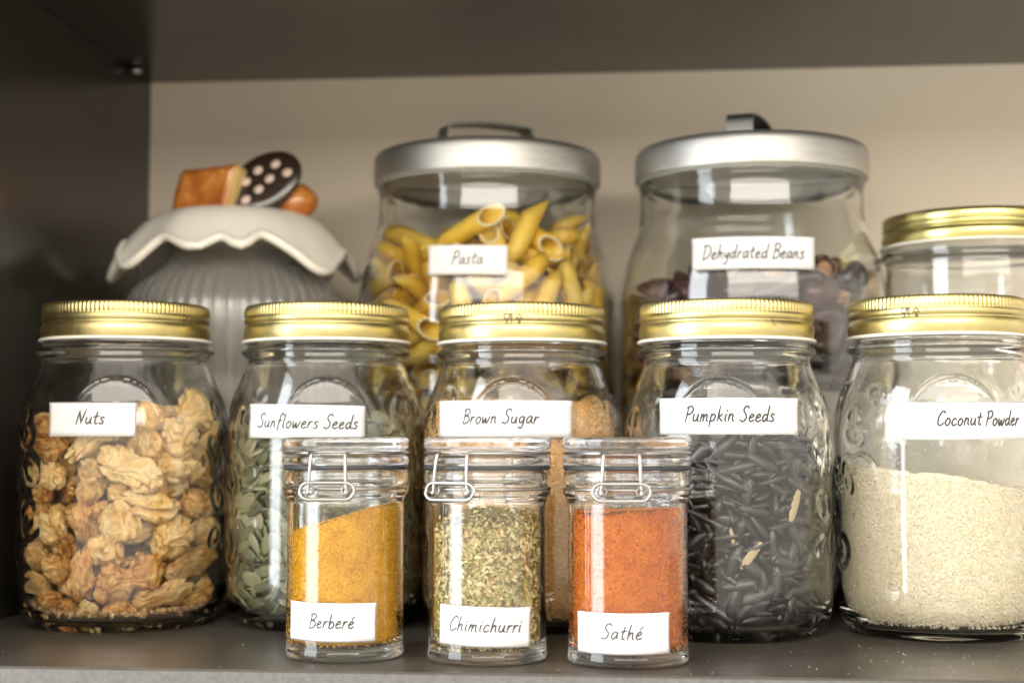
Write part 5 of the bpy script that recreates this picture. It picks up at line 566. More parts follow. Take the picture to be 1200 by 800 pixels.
def mason_glass():
    n = 448
    outer = [(0, 1.6), (30, 1.6), (38, 1.0)] + densify(_mo, 1.1)
    inner = densify(smooth_prof(MI, 1), 3.0)
    P = outer + inner[1:]
    no = len(outer)
    Vv, Ff = lathe(P, n)
    Vv = Vv.reshape(len(P), n, 3); th = np.arange(n) * 2 * PI / n; th = (th + PI) % (2 * PI) - PI
    T = np.repeat(th[None], no, 0); Z = Vv[:no, :, 2]; Rr = np.hypot(Vv[:no, :, 0], Vv[:no, :, 1])
    u = T * 51.0
    # round pad for the emblem: stands straight up where the shoulder falls back
    d = np.hypot(u, Z - PADZ); k = np.clip((PADR - d) / 1.8, 0, 1); k = k * k * (3 - 2 * k)
    dome = 51.5 - np.clip((Z - 96), 0, None) * .16
    R2 = Rr + np.clip(dome - Rr, 0, None) * k
    ring = np.exp(-((d - PADR + 2.2) / .7) ** 2) * .3 * np.clip((Z - 99) / 6, 0, 1)
    R2 = R2 + ring
    # moulded fruit and leaves on both flanks
    rn = np.random.default_rng(3); rel = np.zeros_like(R2)
    for s in (-1, 1):
        for q in range(26):
            uc = s * rn.uniform(40, 108); zc = rn.uniform(32, 118); a = rn.uniform(3.5, 7.5); b_ = a * rn.uniform(.45, 1); ph = rn.uniform(0, PI)
            du = u - uc; dz = Z - zc; x1 = (du * np.cos(ph) + dz * np.sin(ph)) / a; y1 = (-du * np.sin(ph) + dz * np.cos(ph)) / b_
            e = np.hypot(x1, y1); rel = np.maximum(rel, np.exp(-((e - 1) * 2.6) ** 2) * .75 + np.exp(-(e * 2.4) ** 2) * .5)
    band = np.clip((Z - 26) / 8, 0, 1) * np.clip((124 - Z) / 8, 0, 1)
    R2 = R2 + rel * band * (d > PADR + 2)
    sc = R2 / np.maximum(Rr, 1e-6)
    Vv[:no, :, 0] *= sc; Vv[:no, :, 1] *= sc
    return fix_normals(mesh_np('jar_glass', Vv.reshape(-1, 3), Ff, [M_GLASS]))

def gold_lid_mesh(R=43.2, knurl=True, material=None, h=19.0):
    k = R / 43.2
    prof = [(41.2, .6), (42.9, .6), (43.2, 1.4), (43.5, 3), (43.7, 5), (43.5, 7), (42.8, 8.4), (42.5, 8.9), (42.7, 9.4), (43.3, 10.2), (43.4, 11.6), (43.1, 12.6), (42.9, 13.0), (43.0, 13.4), (43.2, 14), (43.2, 15), (43.2, 16), (43.1, 17), (42.7, 18.1), (42.2, 18.7), (41.2, 19), (39.8, 18.9), (38.8, 18.2), (37, 17.9), (0.01, 17.9)]
    n = 720 if knurl else 200
    prof = [(r * k, z * h / 19) for r, z in densify(prof[:-1], .8) + [prof[-1]]]
    def rad(Rr, T, Z):
        if not knurl: return Rr
        w = np.clip((Z - 12.9) / .6, 0, 1) * np.clip((18.6 - Z) / 1.0, 0, 1)
        return Rr - w * .42 * (.5 - .5 * np.cos(T * 118))
    V_, F_ = lathe(prof, n, rad)
    # the inside of the tin, so that the lid has a thickness
    ins = [(0.01, 16.9), (37, 16.9), (41.6, 16.5), (41.2, .6)]
    V2, F2 = lathe([(r * k, z * h / 19) for r, z in ins], n)
    return mesh_np('lid', np.vstack([V_, V2]), np.vstack([F_, F2 + len(V_)]), [material or M_GOLD, M_LINER], fm=[0] * len(F_) + [1] * len(F2))

def liner_mesh(R=43.2):
    k = R / 43.2
    V_, F_ = lathe([(r * k, z) for r, z in [(41.0, .9), (41.0, -.5), (43.6, -.6), (44.5, -.2), (44.6, .4), (44.0, .9), (42.6, 1.1), (41.0, .9)]], 200)
    return mesh_np('liner', V_, F_, [M_LINER])

def lid_print(lid, R, z, ang, text, size):
    st, tw = write(text, BLK, 0, 0)
    V_, F_ = ribbons([[(ang + ((x - tw / 2) * size) / R, z + y * size) for x, y in s] for s in st], 1)
    # ribbons() worked in mixed units: rebuild with metric widths
    V_, F_ = ribbons([[((x - tw / 2) * size, y * size) for x, y in s] for s in st], size * .13)
    prof = lambda zz: float(np.interp(zz, [1.4, 3, 5, 7, 8.4, 8.9, 9.4, 10.2, 11.6, 12.6], [43.2, 43.5, 43.7, 43.5, 42.8, 42.5, 42.7, 43.3, 43.4, 43.1]))
    P = [((prof(z + a[1]) + .12) * math.sin(ang + a[0] / R), -(prof(z + a[1]) + .12) * math.cos(ang + a[0] / R), z + a[1]) for a in V_]
    link('lid_print', mesh_np('lid_print', P, F_, [M_LIDINK], smooth=False), lid)

ME_MG = mason_glass(); ME_LID = gold_lid_mesh(); ME_LIN = liner_mesh()
def mason(c, label, rot, sx=1.0, sz=1.0, tilt=0):
    t = thing('preserving_jar', (*c, 0), label, 'jar', 'glass preserving jars with gold screw lids in the second row')
    g = link('glass_body', ME_MG, t, rot=(0, 0, rot)); g.scale = (sx, sx, sz)
    l = link('lid', ME_LID, t, (0, 0, 143.6 * sz), (0, tilt, rot * 3)); link('liner', ME_LIN, l)
    return t, l
JARS = dict(nuts=(-275.5, 165.0), sun=(-170.3, 176.0), sugar=(-66.8, 176.0), pump=(38.0, 156.0), coco=(143.5, 166.0))
t, l = mason(JARS['nuts'], 'gold-lidded glass jar of walnuts labelled Nuts', math.radians(14), 1.035, 1.018)
np_ = lambda z: mprof(z) * 1.035
np_.k = 1.035
paper_label(t, JARS['nuts'], np_, (59, 159.5, 471, 511), 'Nuts', 6.9, 0, (0, .3), stretch=1.06, lines='rt')
lid_print(l, 43.4, 8.6, math.radians(23), '#@', 3.6)
t, l = mason(JARS['sun'], 'gold-lidded glass jar of flat green seeds labelled Sunflowers Seeds', math.radians(12.4), 1, 1.014)
paper_label(t, JARS['sun'], mprof, (294, 427, 474, 514), 'Sunflowers Seeds', 7.0, 2.5, (.8, -.4), stretch=1.0)
t, l = mason(JARS['sugar'], 'gold-lidded glass jar of brown sugar labelled Brown Sugar', math.radians(-1), 1, 1.006)
paper_label(t, JARS['sugar'], mprof, (516, 670, 469, 512), 'Brown Sugar', 7.0, 0, (-.6, .4), lines='r', stretch=1.03)
lid_print(l, 43.4, 8.2, math.radians(3), '#@', 4.6)
t, l = mason(JARS['pump'], 'gold-lidded glass jar of long black seeds labelled Pumpkin Seeds', math.radians(-7))
paper_label(t, JARS['pump'], mprof, (774, 934.5, 466, 509), 'Pumpkin Seeds', 7.3, 0, (.2, .4), lines='r', stretch=.94)
lid_print(l, 43.4, 6.2, math.radians(-58), 'MADE IN ITALY', 2.7); lid_print(l, 43.4, 6.2, math.radians(50), 'IL', 2.7)
t, l = mason(JARS['coco'], 'gold-lidded glass jar of cream coconut powder labelled Coconut Powder', math.radians(-2), 1, 1.014)
paper_label(t, JARS['coco'], mprof, (1058, 1224, 470, 515), 'Coconut Powder', 7.0, 0, (-4.5, .4), stretch=.86, lines='t')
lid_print(l, 43.4, 8.4, math.radians(-20), '#@', 4.4)

# ------------------------------------------------------------------ the two tall jars at the back
BO = [(0, 2), (60, 2), (66, 0), (71, 1), (76, 6), (78.6, 14), (79, 24), (79, 168), (78.6, 178), (77.2, 190), (75.2, 198), (72.6, 206), (69.6, 214), (67.4, 220), (66.4, 225), (66.2, 232), (66.2, 240), (67.4, 243), (67.6, 246), (66.4, 248), (65, 256), (63.5, 257)]
BI = [(63.5, 257), (62.2, 255), (62.4, 240), (62.8, 226), (64.4, 219), (68.6, 208), (72.2, 198), (74.6, 187), (75.4, 176), (75.5, 24), (75, 14), (71, 8), (60, 7), (0, 8)]
def big_glass():
    V_, F_ = lathe([BO[0]] + densify(smooth_prof(BO[1:], 1), 2.5) + densify(smooth_prof(BI, 1), 4)[1:], 256)
    return fix_normals(mesh_np('tall_jar_glass', V_, F_, [M_GLASS_BIG]))
ME_BG = big_glass()
V_, F_ = lathe(densify(smooth_prof([(66.8, .4), (69, 0), (69.6, 1), (69.8, 4), (69.8, 14), (69.2, 17.2), (67, 19.2), (62, 20.2), (40, 20.8), (.01, 21)], 1), 2), 256)
V2, F2 = lathe([(.01, 19.8), (66, 18), (66.8, .4)], 256)
ME_BL = mesh_np('silver_lid', np.vstack([V_, V2]), np.vstack([F_, F2 + len(V_)]), [M_SILVER, M_LINER], fm=[0] * len(F_) + [1] * len(F2))
V_, F_ = lathe([(64.5, 1.8), (66.6, -1.2), (67.6, -1.4), (68.2, -.4), (68.2, 1.2), (64.5, 1.8)], 200); ME_BS = mesh_np('seal', V_, F_, [M_SEAL])
def handle_mesh():
    # a bent flat strap standing on the lid
    path = catmull([(-29, 0, 0), (-29, 0, 9), (-28, 0, 15), (-24, 0, 16.6), (-12, 0, 18.2), (0, 0, 19.0), (12, 0, 18.8), (23, 0, 18), (26.5, 0, 16.5), (28, 0, 10), (29, 0, 0)], 5)
    V_ = []; 
    for k, p in enumerate(path):
        a = Vector(path[min(k + 1, len(path) - 1)]) - Vector(path[max(k - 1, 0)]); a.normalize(); nn = Vector((-a.z, 0, a.x)) * 1.0
        for w in (-8, 8): V_ += [Vector(p) + Vector((0, w, 0)), Vector(p) + nn + Vector((0, w, 0))]
    F_ = []
    for k in range(len(path) - 1):
        a = 4 * k; b2 = a + 4
        F_ += [(a, a + 2, b2 + 2, b2), (a + 1, b2 + 1, b2 + 3, a + 3), (a, b2, b2 + 1, a + 1), (a + 2, a + 3, b2 + 3, b2 + 2)]
    return fix_normals(mesh_np('handle', V_, F_, [M_STRAP], smooth=False))
ME_BH = handle_mesh()
_bo = smooth_prof(BO[1:], 1); bprof = lambda z: float(np.interp(z, [p[1] for p in _bo[3:]], [p[0] for p in _bo[3:]]))
TALL = dict(pasta=(-99.5, 308.0), beans=(61.0, 303.0))
def tall(c, label, hrot, sz=1.0):
    t = thing('storage_jar', (*c, 0), label, 'jar', 'tall glass jars with silver lids in the back row')
    link('glass_body', ME_BG, t).scale = (1, 1, sz)
    l = link('lid', ME_BL, t, (0, 0, 246.5 * sz)); link('seal', ME_BS, l); link('handle', ME_BH, l, (0, 0, 20.0), (0, 0, hrot)); return t
t = tall(TALL['pasta'], 'tall glass jar with brushed silver lid, full of penne and labelled Pasta', math.radians(30), 1.012)
paper_label(t, TALL['pasta'], bprof, (502.5, 594.5, 287, 322), 'Pasta', 7.6, 0, (0, .6), rr=79.2, wid=.10)
t = tall(TALL['beans'], 'tall glass jar with silver lid, half full of dark pieces and labelled Dehydrated Beans', math.radians(74), 1.01)
paper_label(t, TALL['beans'], bprof, (811.5, 954, 277, 315), 'Dehydrated Beans', 8.2, -1.5, (0, 0), rr=79.0, wid=.11, stretch=.90)

# ------------------------------------------------------------------ gold-lidded jar behind the coconut powder
c4 = (187, 281)
t = thing('preserving_jar', (*c4, 0), 'empty-looking tall glass jar with a plain olive gold lid behind the Coconut Powder jar', 'jar')
prof = [(0, 2), (44, 2), (48, 0), (49, 4), (50, 14), (50, 150), (50.4, 180), (50.2, 190), (50, 194), (50.4, 197), (52.6, 198.5), (53.2, 200), (52.8, 202), (51.0, 203.5), (50.4, 206), (50.2, 214), (48.5, 216)]
inn = [(48.5, 216), (47.2, 214), (47.2, 190), (47.2, 130), (47, 14), (45, 8), (42, 7), (0, 8)]
V_, F_ = lathe(densify(smooth_prof(prof, 1), 2.5) + densify(smooth_prof(inn, 1), 4)[1:], 200)
link('glass_body', fix_normals(mesh_np('glass_body', V_, F_, [M_GLASS_BIG])), t)
l = link('lid', gold_lid_mesh(51.6, False, M_GOLD2, 18), t, (0, 0, 205)); link('liner', liner_mesh(51.6), l)

# ------------------------------------------------------------------ cookie jar with the ruffled ceramic lid
cc = (-256, 302)
t = thing('cookie_jar', (*cc, 0), 'ribbed glass jar with ruffled white ceramic lid topped by ceramic biscuits', 'jar')
def ribs(Rr, T, Z):
    w = np.clip((190 - Z) / 6, 0, 1) * (Rr > 30) + .7 * np.clip((Z - 186) / 4, 0, 1) * np.clip((206 - Z) / 8, 0, 1)
    return Rr + w * 1.3 * np.abs(np.cos(T * 26))
prof = [(0, 3), (50, 3), (56, 0), (62, 4), (65, 14), (66, 30), (66, 168), (65, 178), (62, 185), (56, 192), (49, 198), (43, 204), (41, 210), (41.5, 216), (43, 220), (41, 224)]
inn = [(41, 224), (38, 222), (37.5, 208), (44, 198), (56, 187), (60, 178), (61.5, 166), (61.5, 20), (56, 9), (0, 9)]
po = densify(smooth_prof(prof, 1), 2.2); pi_ = densify(smooth_prof(inn, 1), 5)[1:]
V1, F1 = lathe(po, 520, ribs); V2, F2 = lathe(pi_, 520)
COOKIE_BODY = (V1, V2)
m, nt, b = mat('glazed_porcelain', (.80, .76, .68), .24, Coat_Weight=.4); M_PORC = m
n_ = 360; rows = 46; th = np.arange(n_) * 2 * PI / n_
_a = [-180, -160, -140, -118, -100, -84, -68, -52, -38, -21, -3, 9, 18, 28, 42, 56, 74, 92, 112, 130, 150, 168]
_z = [205, 196, 210, 198, 211, 193, 214, 204, 196, 212.5, 205, 212, 206, 214, 205, 193, 202, 210, 196, 209, 197, 209]
_o = [.0, .06, -.04, .05, -.04, .07, -.08, .02, .06, -.05, .06, -.04, .06, -.05, .0, .07, -.02, -.05, .06, -.04, .05, -.04]
_cz = catmull([(a_, z_, o_) for a_, z_, o_ in zip(_a, _z, _o)] + [(180, 205, 0)], 8)
_td = (np.degrees(th) + 180) % 360 - 180
EZ = 207 + .95 * (np.interp(_td, [p[0] for p in _cz], [p[1] for p in _cz]) - 205); EO = np.interp(_td, [p[0] for p in _cz], [p[2] for p in _cz])
top = []
for j in range(rows + 1):
    s = j / rows
    q = s ** 1.0
    Rr = 72 * q
    base = np.full_like(th, 236 - 1.5 * (q / .5) ** 2 if q < .5 else 234.5 - 11 * ((q - .5) / .5) ** 2.2)
    ruf = float(np.clip((q - .52) / .48, 0, 1)) ** 2.2
    rr_ = Rr * (1 + ruf * EO); z = base * (1 - ruf) + ruf * EZ - 3 * np.clip(q - .93, 0, 1) / .07 * 0
    top.append(np.stack([rr_ * np.sin(th), -rr_ * np.cos(th), z], -1))
top = np.array(top); top[0, :, :2] *= 0; 
nv_ = len(top)
bot = top[::-1].copy(); bot[..., 2] -= 4.0; bot[0, :, 2] += .0
rimm = (top[-1] + bot[0]) / 2; rimm[:, :2] *= 1.018
allv = np.concatenate([top, rimm[None], bot]).reshape(-1, 3)
lidc = link('lid', fix_normals(mesh_np('ceramic_lid', allv, grid_faces(2 * nv_ + 1, n_), [M_PORC])), t)
bead = (top[-1] + bot[0]) / 2; link('rim_bead', mesh_np('rim_bead', *tube(bead[::3], 2.9, 10, True), [M_PORC]), lidc)
V_, F_ = lathe(smooth_prof([(.01, 214), (36, 214), (37, 216), (37, 231)], 1), 96); link('plug', mesh_np('plug', V_, F_, [M_PORC]), lidc)
# ceramic biscuits
M_PRESSED = glass('pressed_glass', (.93, .92, .89), 1.45, .12); M_PRESSED.node_tree.nodes['Principled BSDF'].inputs['Transmission Weight'].default_value = .88
link('glass_body', fix_normals(mesh_np('glass_body', np.vstack([*COOKIE_BODY]), grid_faces(len(po) + len(pi_), 520), [M_PRESSED])), t)
m, nt, b = mat('glazed_biscuit', (.42, .13, .02), .25, Coat_Weight=.5); M_BISC = m
v = coord(nt); nt.links.new(ramp(nt, noise_n(nt, v, 60, 5), [(.3, (.30, .075, .012)), (.55, (.50, .17, .025)), (.75, (.72, .38, .09))]), b.inputs['Base Color'])
M_CREAM = mat('cream_crumb', (.75, .55, .22), .4)[0]
M_CHOC = mat('glazed_chocolate', (.028, .016, .010), .22, Coat_Weight=.5)[0]
M_SPOT = mat('pale_spots', (.70, .55, .46), .4)[0]
bm = bmesh.new(); bmesh.ops.create_cube(bm, size=1)
for v_ in bm.verts: v_.co = Vector((v_.co.x * 41, v_.co.y * 28, v_.co.z * 29)) * S
bmesh.ops.subdivide_edges(bm, edges=list(bm.edges), cuts=7, use_grid_fill=True); bmesh.ops.bevel(bm, geom=[e for e in bm.edges if e.calc_face_angle(0) > 1], offset=1.6 * S, segments=2, affect='EDGES')
for v_ in bm.verts:
    nz = noise.noise(v_.co / S * .12); v_.co.y += nz * 1.5 * S; v_.co.z += nz * 1.2 * S; v_.co.x += .28 * v_.co.z
bm.normal_update()
for f in bm.faces: f.material_index = 1 if f.normal.x > .8 else 0; f.smooth = True
me = bpy.data.meshes.new('square_biscuit'); bm.to_mesh(me); bm.free(); me.materials.append(M_BISC); me.materials.append(M_CREAM)
link('square_biscuit', me, lidc, (-12, -6, 246), (0, math.radians(-2), math.radians(-16)))
bm = bmesh.new(); bmesh.ops.create_uvsphere(bm, u_segments=32, v_segments=16, radius=1)
for v_ in bm.verts: v_.co = Vector((v_.co.x * 15, v_.co.y * 12, v_.co.z * 12)) * S; v_.co += v_.co.normalized() * noise.noise(v_.co / S * .15) * 1.2 * S
for f in bm.faces: f.smooth = True
me = bpy.data.meshes.new('round_biscuit'); bm.to_mesh(me); bm.free(); me.materials.append(M_BISC)
link('round_biscuit', me, lidc, (36, 2, 242))
# oval chocolate disc with pale dots
V_, F_ = lathe(smooth_prof([(.01, -3), (18, -3), (20.5, -1.5), (20.5, 1.5), (18, 3), (.01, 3)], 1), 64)
V_ = V_ * np.array([1.22, .86, 1]); parts = [(V_.tolist(), F_.tolist())]; nf = [0] * len(F_)
for (x, y) in ((-15, -4), (-9, 6), (-5, -3), (1, 8), (4, -1), (12, 5), (15, -4)):
    Vs, Fs = lathe([(.01, 3.5), (2.4, 3.4), (3.0, 2.6)][::-1], 14); Vs = Vs * np.array([1.15, .95, 1]) + np.array([x, y, .0]); parts.append((Vs.tolist(), Fs.tolist())); nf += [1] * len(Fs)
Vj, Fj = join(parts)
link('chocolate_disc', fix_normals(mesh_np('chocolate_disc', Vj, Fj, [M_CHOC, M_SPOT], fm=nf)), lidc, (21, -12, 252), (math.radians(76), math.radians(-34), math.radians(6)))

# ------------------------------------------------------------------ three small clip-top jars in front
CO = [(0, 1.2), (18, 1.2), (21, .2), (25.3, .2), (26.2, 1.2), (26.4, 3), (26.0, 4.6), (25.9, 6), (25.9, 66.5), (26.1, 68.5), (26.9, 70.5), (27.9, 72), (28.0, 73.4), (27.2, 74.4), (26.9, 75.2), (27.3, 76.4), (27.7, 77.4), (27.8, 81.4), (27.2, 82.2)]
CI = [(27.2, 82.2), (23.8, 82.2), (23.4, 80), (23.4, 66), (23.6, 60), (23.6, 8), (22.6, 6.4), (20, 5.6), (0, 5.2)]
V_, F_ = lathe([CO[0], CO[1]] + densify(smooth_prof(CO[2:], 1), 1.2) + densify(smooth_prof(CI, 1), 2.5)[1:], 160)
ME_CG = fix_normals(mesh_np('clip_glass', V_, F_, [M_GLASS_CLIP]))
CLP = [(0, 94.4), (22, 94.4), (23.5, 96.2), (26.5, 96.5), (27.8, 95.9), (28.2, 94.6), (28.2, 92.2), (27.5, 91.2), (26.4, 90.6), (26.2, 89.4), (26.5, 88.4), (27.7, 87.9), (28.2, 87), (28.2, 85), (27.6, 84.2), (24.2, 84.0), (23.0, 83.4), (22.6, 78), (21, 77), (20.4, 78), (20.2, 88), (18, 90.2), (0, 90.4)]
V_, F_ = lathe(densify(smooth_prof(CLP, 1), 1.2), 160); ME_CL = fix_normals(mesh_np('clip_lid', V_, F_, [M_ACRYL]))
V_, F_ = lathe([(24.2, 82.3), (27.4, 82.3), (27.9, 82.8), (27.9, 83.6), (27.4, 84.1), (24.2, 84.1), (24.2, 82.3)], 120); ME_CR = mesh_np('gasket', V_, F_, [M_RUBBER])
def ring(r, z, a0=0, a1=360, n=64): return [(r * math.sin(math.radians(a0 + (a1 - a0) * k / n)), -r * math.cos(math.radians(a0 + (a1 - a0) * k / n)), z) for k in range(n + 1)]
def cl(u, out, z):  # clasp coordinates -> local: u across, out from the glass axis
    return (u, -out, z)
# bail: round the lid groove, then down the front as two arms with hooked ends
gap_a = math.degrees(math.asin(8 / 27.4))
bail = [cl(-8.2, 30.6, 73.6), cl(-8.6, 30.9, 72.4), cl(-8.9, 30.2, 73), cl(-8.3, 30.3, 75), cl(-8, 30.2, 80), cl(-7.7, 29.6, 86), cl(-7.5, 28.6, 89.2)]
bail = catmull(bail, 5) + [(x, y, 89.5) for x, y, _ in ring(27.3, 89.5, -gap_a, -360 + gap_a, 60)] + catmull([(-p[0], p[1], p[2]) for p in bail][::-1], 5)
ME_BAIL = mesh_np('bail', *tube(bail, .78, 8), [M_WIRE])
# neck wire all round, ending in the lever loop at the front
neck = ring(27.7, 74.2, 0, 360, 72)
ME_NECK = mesh_np('neck_wire', *tube(neck[:-1], .6, 8, True), [M_WIRE])
loop = []
for k in range(28):
    a = 2 * PI * k / 28; cx = 8.0 if math.cos(a) > 0 else -8.0
    u = cx + 4.0 * math.cos(a); zz = 73.4 + 3.6 * math.sin(a); loop.append(cl(u, math.sqrt(max(31.0 ** 2 - (u * .5) ** 2, 1)) + (.9 if math.sin(a) < 0 else 0), zz))
coil = []
def spiral(s): return [cl(s * 8 + 1.8 * math.cos(2 * PI * k / 10), 28.6 + k * .04, 73.6 + 1.8 * math.sin(2 * PI * k / 10)) for k in range(22)]
ME_LEV = mesh_np('lever', *join([tube(loop, .76, 8, True), tube(spiral(-1), .42, 7), tube(spiral(1), .42, 7), tube([cl(-7, 29.9, 76.3), cl(0, 30.2, 76.6), cl(7, 29.9, 76.3)], .55, 7)]), [M_WIRE])
# the hinge at the back
ME_HINGE = mesh_np('hinge_wire', *join([tube([(-7, 27.6, 74.2), (-7, 31, 76), (-7, 31.4, 84), (-7, 28.4, 89.5)], .6, 7), tube([(7, 27.6, 74.2), (7, 31, 76), (7, 31.4, 84), (7, 28.4, 89.5)], .6, 7), tube([(-7, 31, 78), (7, 31, 78)], .6, 7)]), [M_WIRE])
CLIP = dict(berbere=(-136.0, 61.0), chimi=(-71.9, 57.5), sathe=(-10.4, 55.0))
def clip(c, label, a):
    t = thing('clip_top_jar', (*c, 0), label, 'jar', 'small clip-top spice jars in the front row')
    r = (0, 0, a)
    link('glass_body', ME_CG, t, rot=r); l = link('lid', ME_CL, t, rot=r); link('gasket', ME_CR, t, rot=r)
    link('bail', ME_BAIL, t, rot=r); link('neck_wire', ME_NECK, t, rot=r); link('lever', ME_LEV, t, rot=r); link('hinge_wire', ME_HINGE, t, rot=r)
    return t
cp = lambda z: 26.0
t = clip(CLIP['berbere'], 'small clip-top jar of ochre yellow spice labelled Berberé', math.radians(-3.5))
paper_label(t, CLIP['berbere'], cp, (342, 440, 706.5, 752), 'Berberé', 6.2, 3, (1, 0), rr=26.0, lines='br', wid=.12)
t = clip(CLIP['chimi'], 'small clip-top jar of dried green herbs labelled Chimichurri', math.radians(-25))
paper_label(t, CLIP['chimi'], cp, (517, 620.5, 711, 758), 'Chimichurri', 6.3, 4, (0, .4), rr=26.0, lines='br', wid=.12, stretch=1.07)
t = clip(CLIP['sathe'], 'small clip-top jar of orange red spice labelled Sathé', math.radians(-3.5))
paper_label(t, CLIP['sathe'], cp, (678, 783.5, 718.5, 767), 'Sathé', 6.4, 2, (0, .3), rr=26.0, stretch=1.14, lines='blr', wid=.12)

# ------------------------------------------------------------------ powders
def powder_mat(name, stops, scale=160, bsc=1500, bst=.9, fine=None, rough=.95, bdist=.001):
    m, nt, b = mat(name, stops[0][1], rough, Specular_IOR_Level=.15); v = coord(nt)
    a = noise_n(nt, v, scale, 6, .7); f_ = noise_n(nt, v, 1500, 2, .8); mx = N(nt, 'ShaderNodeMath', operation='MULTIPLY_ADD'); nt.links.new(f_, mx.inputs[0]); mx.inputs[1].default_value = .9
    sh = N(nt, 'ShaderNodeMath', operation='MULTIPLY_ADD'); nt.links.new(a, sh.inputs[0]); sh.inputs[1].default_value = .75; sh.inputs[2].default_value = -.33; nt.links.new(sh.outputs[0], mx.inputs[2])
    nt.links.new(ramp(nt, mx.outputs[0], stops), b.inputs['Base Color'])
    bump(nt, b, noise_n(nt, v, bsc, 3, .8), bst, bdist); return m
def heap(name, c, r, z0, ztop, material, label, cat, n=200, grain=.6, seed=0, inset=None, group=None, rb=3.0):
    """a settled powder: cylinder wall with a faintly uneven skin and a lumpy top"""
    V_ = []; off = Vector((seed * 13.7, seed * 3.1, 0))
    zr = [z0, z0 + .01] ; rows = []
    def nz(x, y, z, s): return noise.noise(Vector((x, y, z)) * s + off)
    zt = lambda x, y: ztop(x, y) + 1.8 * nz(x, y, 0, .09) + .9 * nz(x, y, 5, .3) + grain * 1.6 * nz(x, y, 9, 1.1)
    nw = 26; ntop = 22
    for j in range(nw + 1):
        f = j / nw; row = []
        for i in range(n):
            a = 2 * PI * i / n; s_, c_ = math.sin(a), -math.cos(a)
            te = zt(r * s_, r * c_); z = z0 + (te - z0) * f
            q = r if inset is None else inset(z); h = z - z0
            if h < rb: q -= rb - math.sqrt(max(rb * rb - (rb - h) ** 2, 0))
            q += -abs(grain * .35 * nz(q * s_, q * c_, z, .9))
            row.append((q * s_, q * c_, z))
        rows.append(row)
    for j in range(1, ntop + 1):
        f = 1 - j / ntop; row = []
        for i in range(n):
            a = 2 * PI * i / n; x, y = r * f * math.sin(a), -r * f * math.cos(a)
            if inset is not None: q0 = inset(zt(r * math.sin(a), -r * math.cos(a))) / r; x *= q0; y *= q0
            row.append((x, y, zt(x, y)))
        rows.append(row)
    bottom = [(0, 0, z0)] * n
    V_ = np.array([bottom] + rows).reshape(-1, 3)
    me = mesh_np(name, V_, grid_faces(len(rows) + 1, n), [material]); 
    o = link(name, fix_normals(me), None, (*c, 0)); return tag(o, label, cat, kind='stuff')
M_BERB = powder_mat('ochre_spice', [(.28, (.54, .22, .006)), (.5, (.76, .38, .012)), (.72, (.90, .54, .04))], 120)
M_SATH = powder_mat('orange_spice', [(.28, (.44, .085, .004)), (.52, (.66, .165, .007)), (.75, (.82, .28, .02))], 120)
M_HERB = powder_mat('herb_base', [(.3, (.30, .25, .11)), (.7, (.46, .37, .18))], 300)
M_SUGAR = powder_mat('brown_sugar', [(.3, (.58, .28, .07)), (.55, (.76, .42, .13)), (.75, (.86, .57, .24))], 700, 1500, .7, bdist=.001)
M_COCO = powder_mat('coconut_mass', [(.3, (.86, .76, .54)), (.7, (.93, .86, .67))], 260, 900, .5)
heap('berbere_spice', CLIP['berbere'], 23.35, 5.9, lambda x, y: 60.5 + .31 * x - .02 * y, M_BERB, 'ochre yellow spice powder heaped to the right in the Berberé jar', 'spice', seed=1, n=300, grain=.9)
heap('sathe_spice', CLIP['sathe'], 23.35, 5.9, lambda x, y: 64.5 + .05 * x, M_SATH, 'orange red spice powder filling the Sathé jar', 'spice', seed=2, grain=1.3, n=300)
heap('dried_herbs', CLIP['chimi'], 21.6, 5.9, lambda x, y: 59.5 + .10 * x - .03 * y - .012 * (x * x + y * y) + 3, M_HERB, 'dried green herb flakes filling the Chimichurri jar', 'herbs', seed=3, grain=.8)
mi = lambda z: float(np.interp(z, [5, 6, 8, 14, 22, 98, 105, 113, 121, 128], [30, 40, 44.4, 47.3, 48.3, 48.1, 47.5, 45.7, 43, 40]))
heap('brown_sugar', JARS['sugar'], 48.1, 6.8, lambda x, y: 113 - .02 * x - .02 * y, M_SUGAR, 'coarse brown sugar in the jar labelled Brown Sugar', 'sugar', seed=4, inset=mi, grain=.6, n=240, rb=.1)
heap('coconut_powder', JARS['coco'], 47.6, 6.8, lambda x, y: 76 - .14 * x - .02 * y, M_COCO, 'cream coconut powder sloping down inside the Coconut Powder jar', 'coconut', seed=5, inset=lambda z: mi(z) - .5, grain=.8, n=240, rb=.1)

def island_mat(name, stops, rough=.6, **kw):
    m, nt, b = mat(name, stops[0][1], rough, **kw); g = N(nt, 'ShaderNodeNewGeometry')
    nt.links.new(ramp(nt, g.outputs['Random Per Island'], stops), b.inputs['Base Color']); return m
def scatter_on(fn, count, proto_v, proto_f, scale, material, name, label, cat, loc, flat=.6):
    """many little pieces as one mesh: fn() -> (pos, outward normal)"""
    PV = np.array(proto_v, dtype=float); PF = np.array(proto_f); allV = []; allF = []
    for k in range(count):
        p, nrm = fn(); q = Vector(nrm).to_track_quat('Z', 'Y') @ Quaternion((0, 0, 1), random.uniform(0, 2 * PI)) @ Quaternion((1, random.uniform(-1, 1), 0), random.gauss(0, flat))
        Mx = np.array(q.to_matrix()); s = random.uniform(*scale)
        allV.append((PV * s) @ Mx.T + np.array(p)); allF.append(PF + k * len(PV))
    me = mesh_np(name, np.vstack(allV), np.vstack(allF), [material], smooth=False)
    o = link(name, me, None, (*loc, 0)); return tag(o, label, cat, kind='stuff')
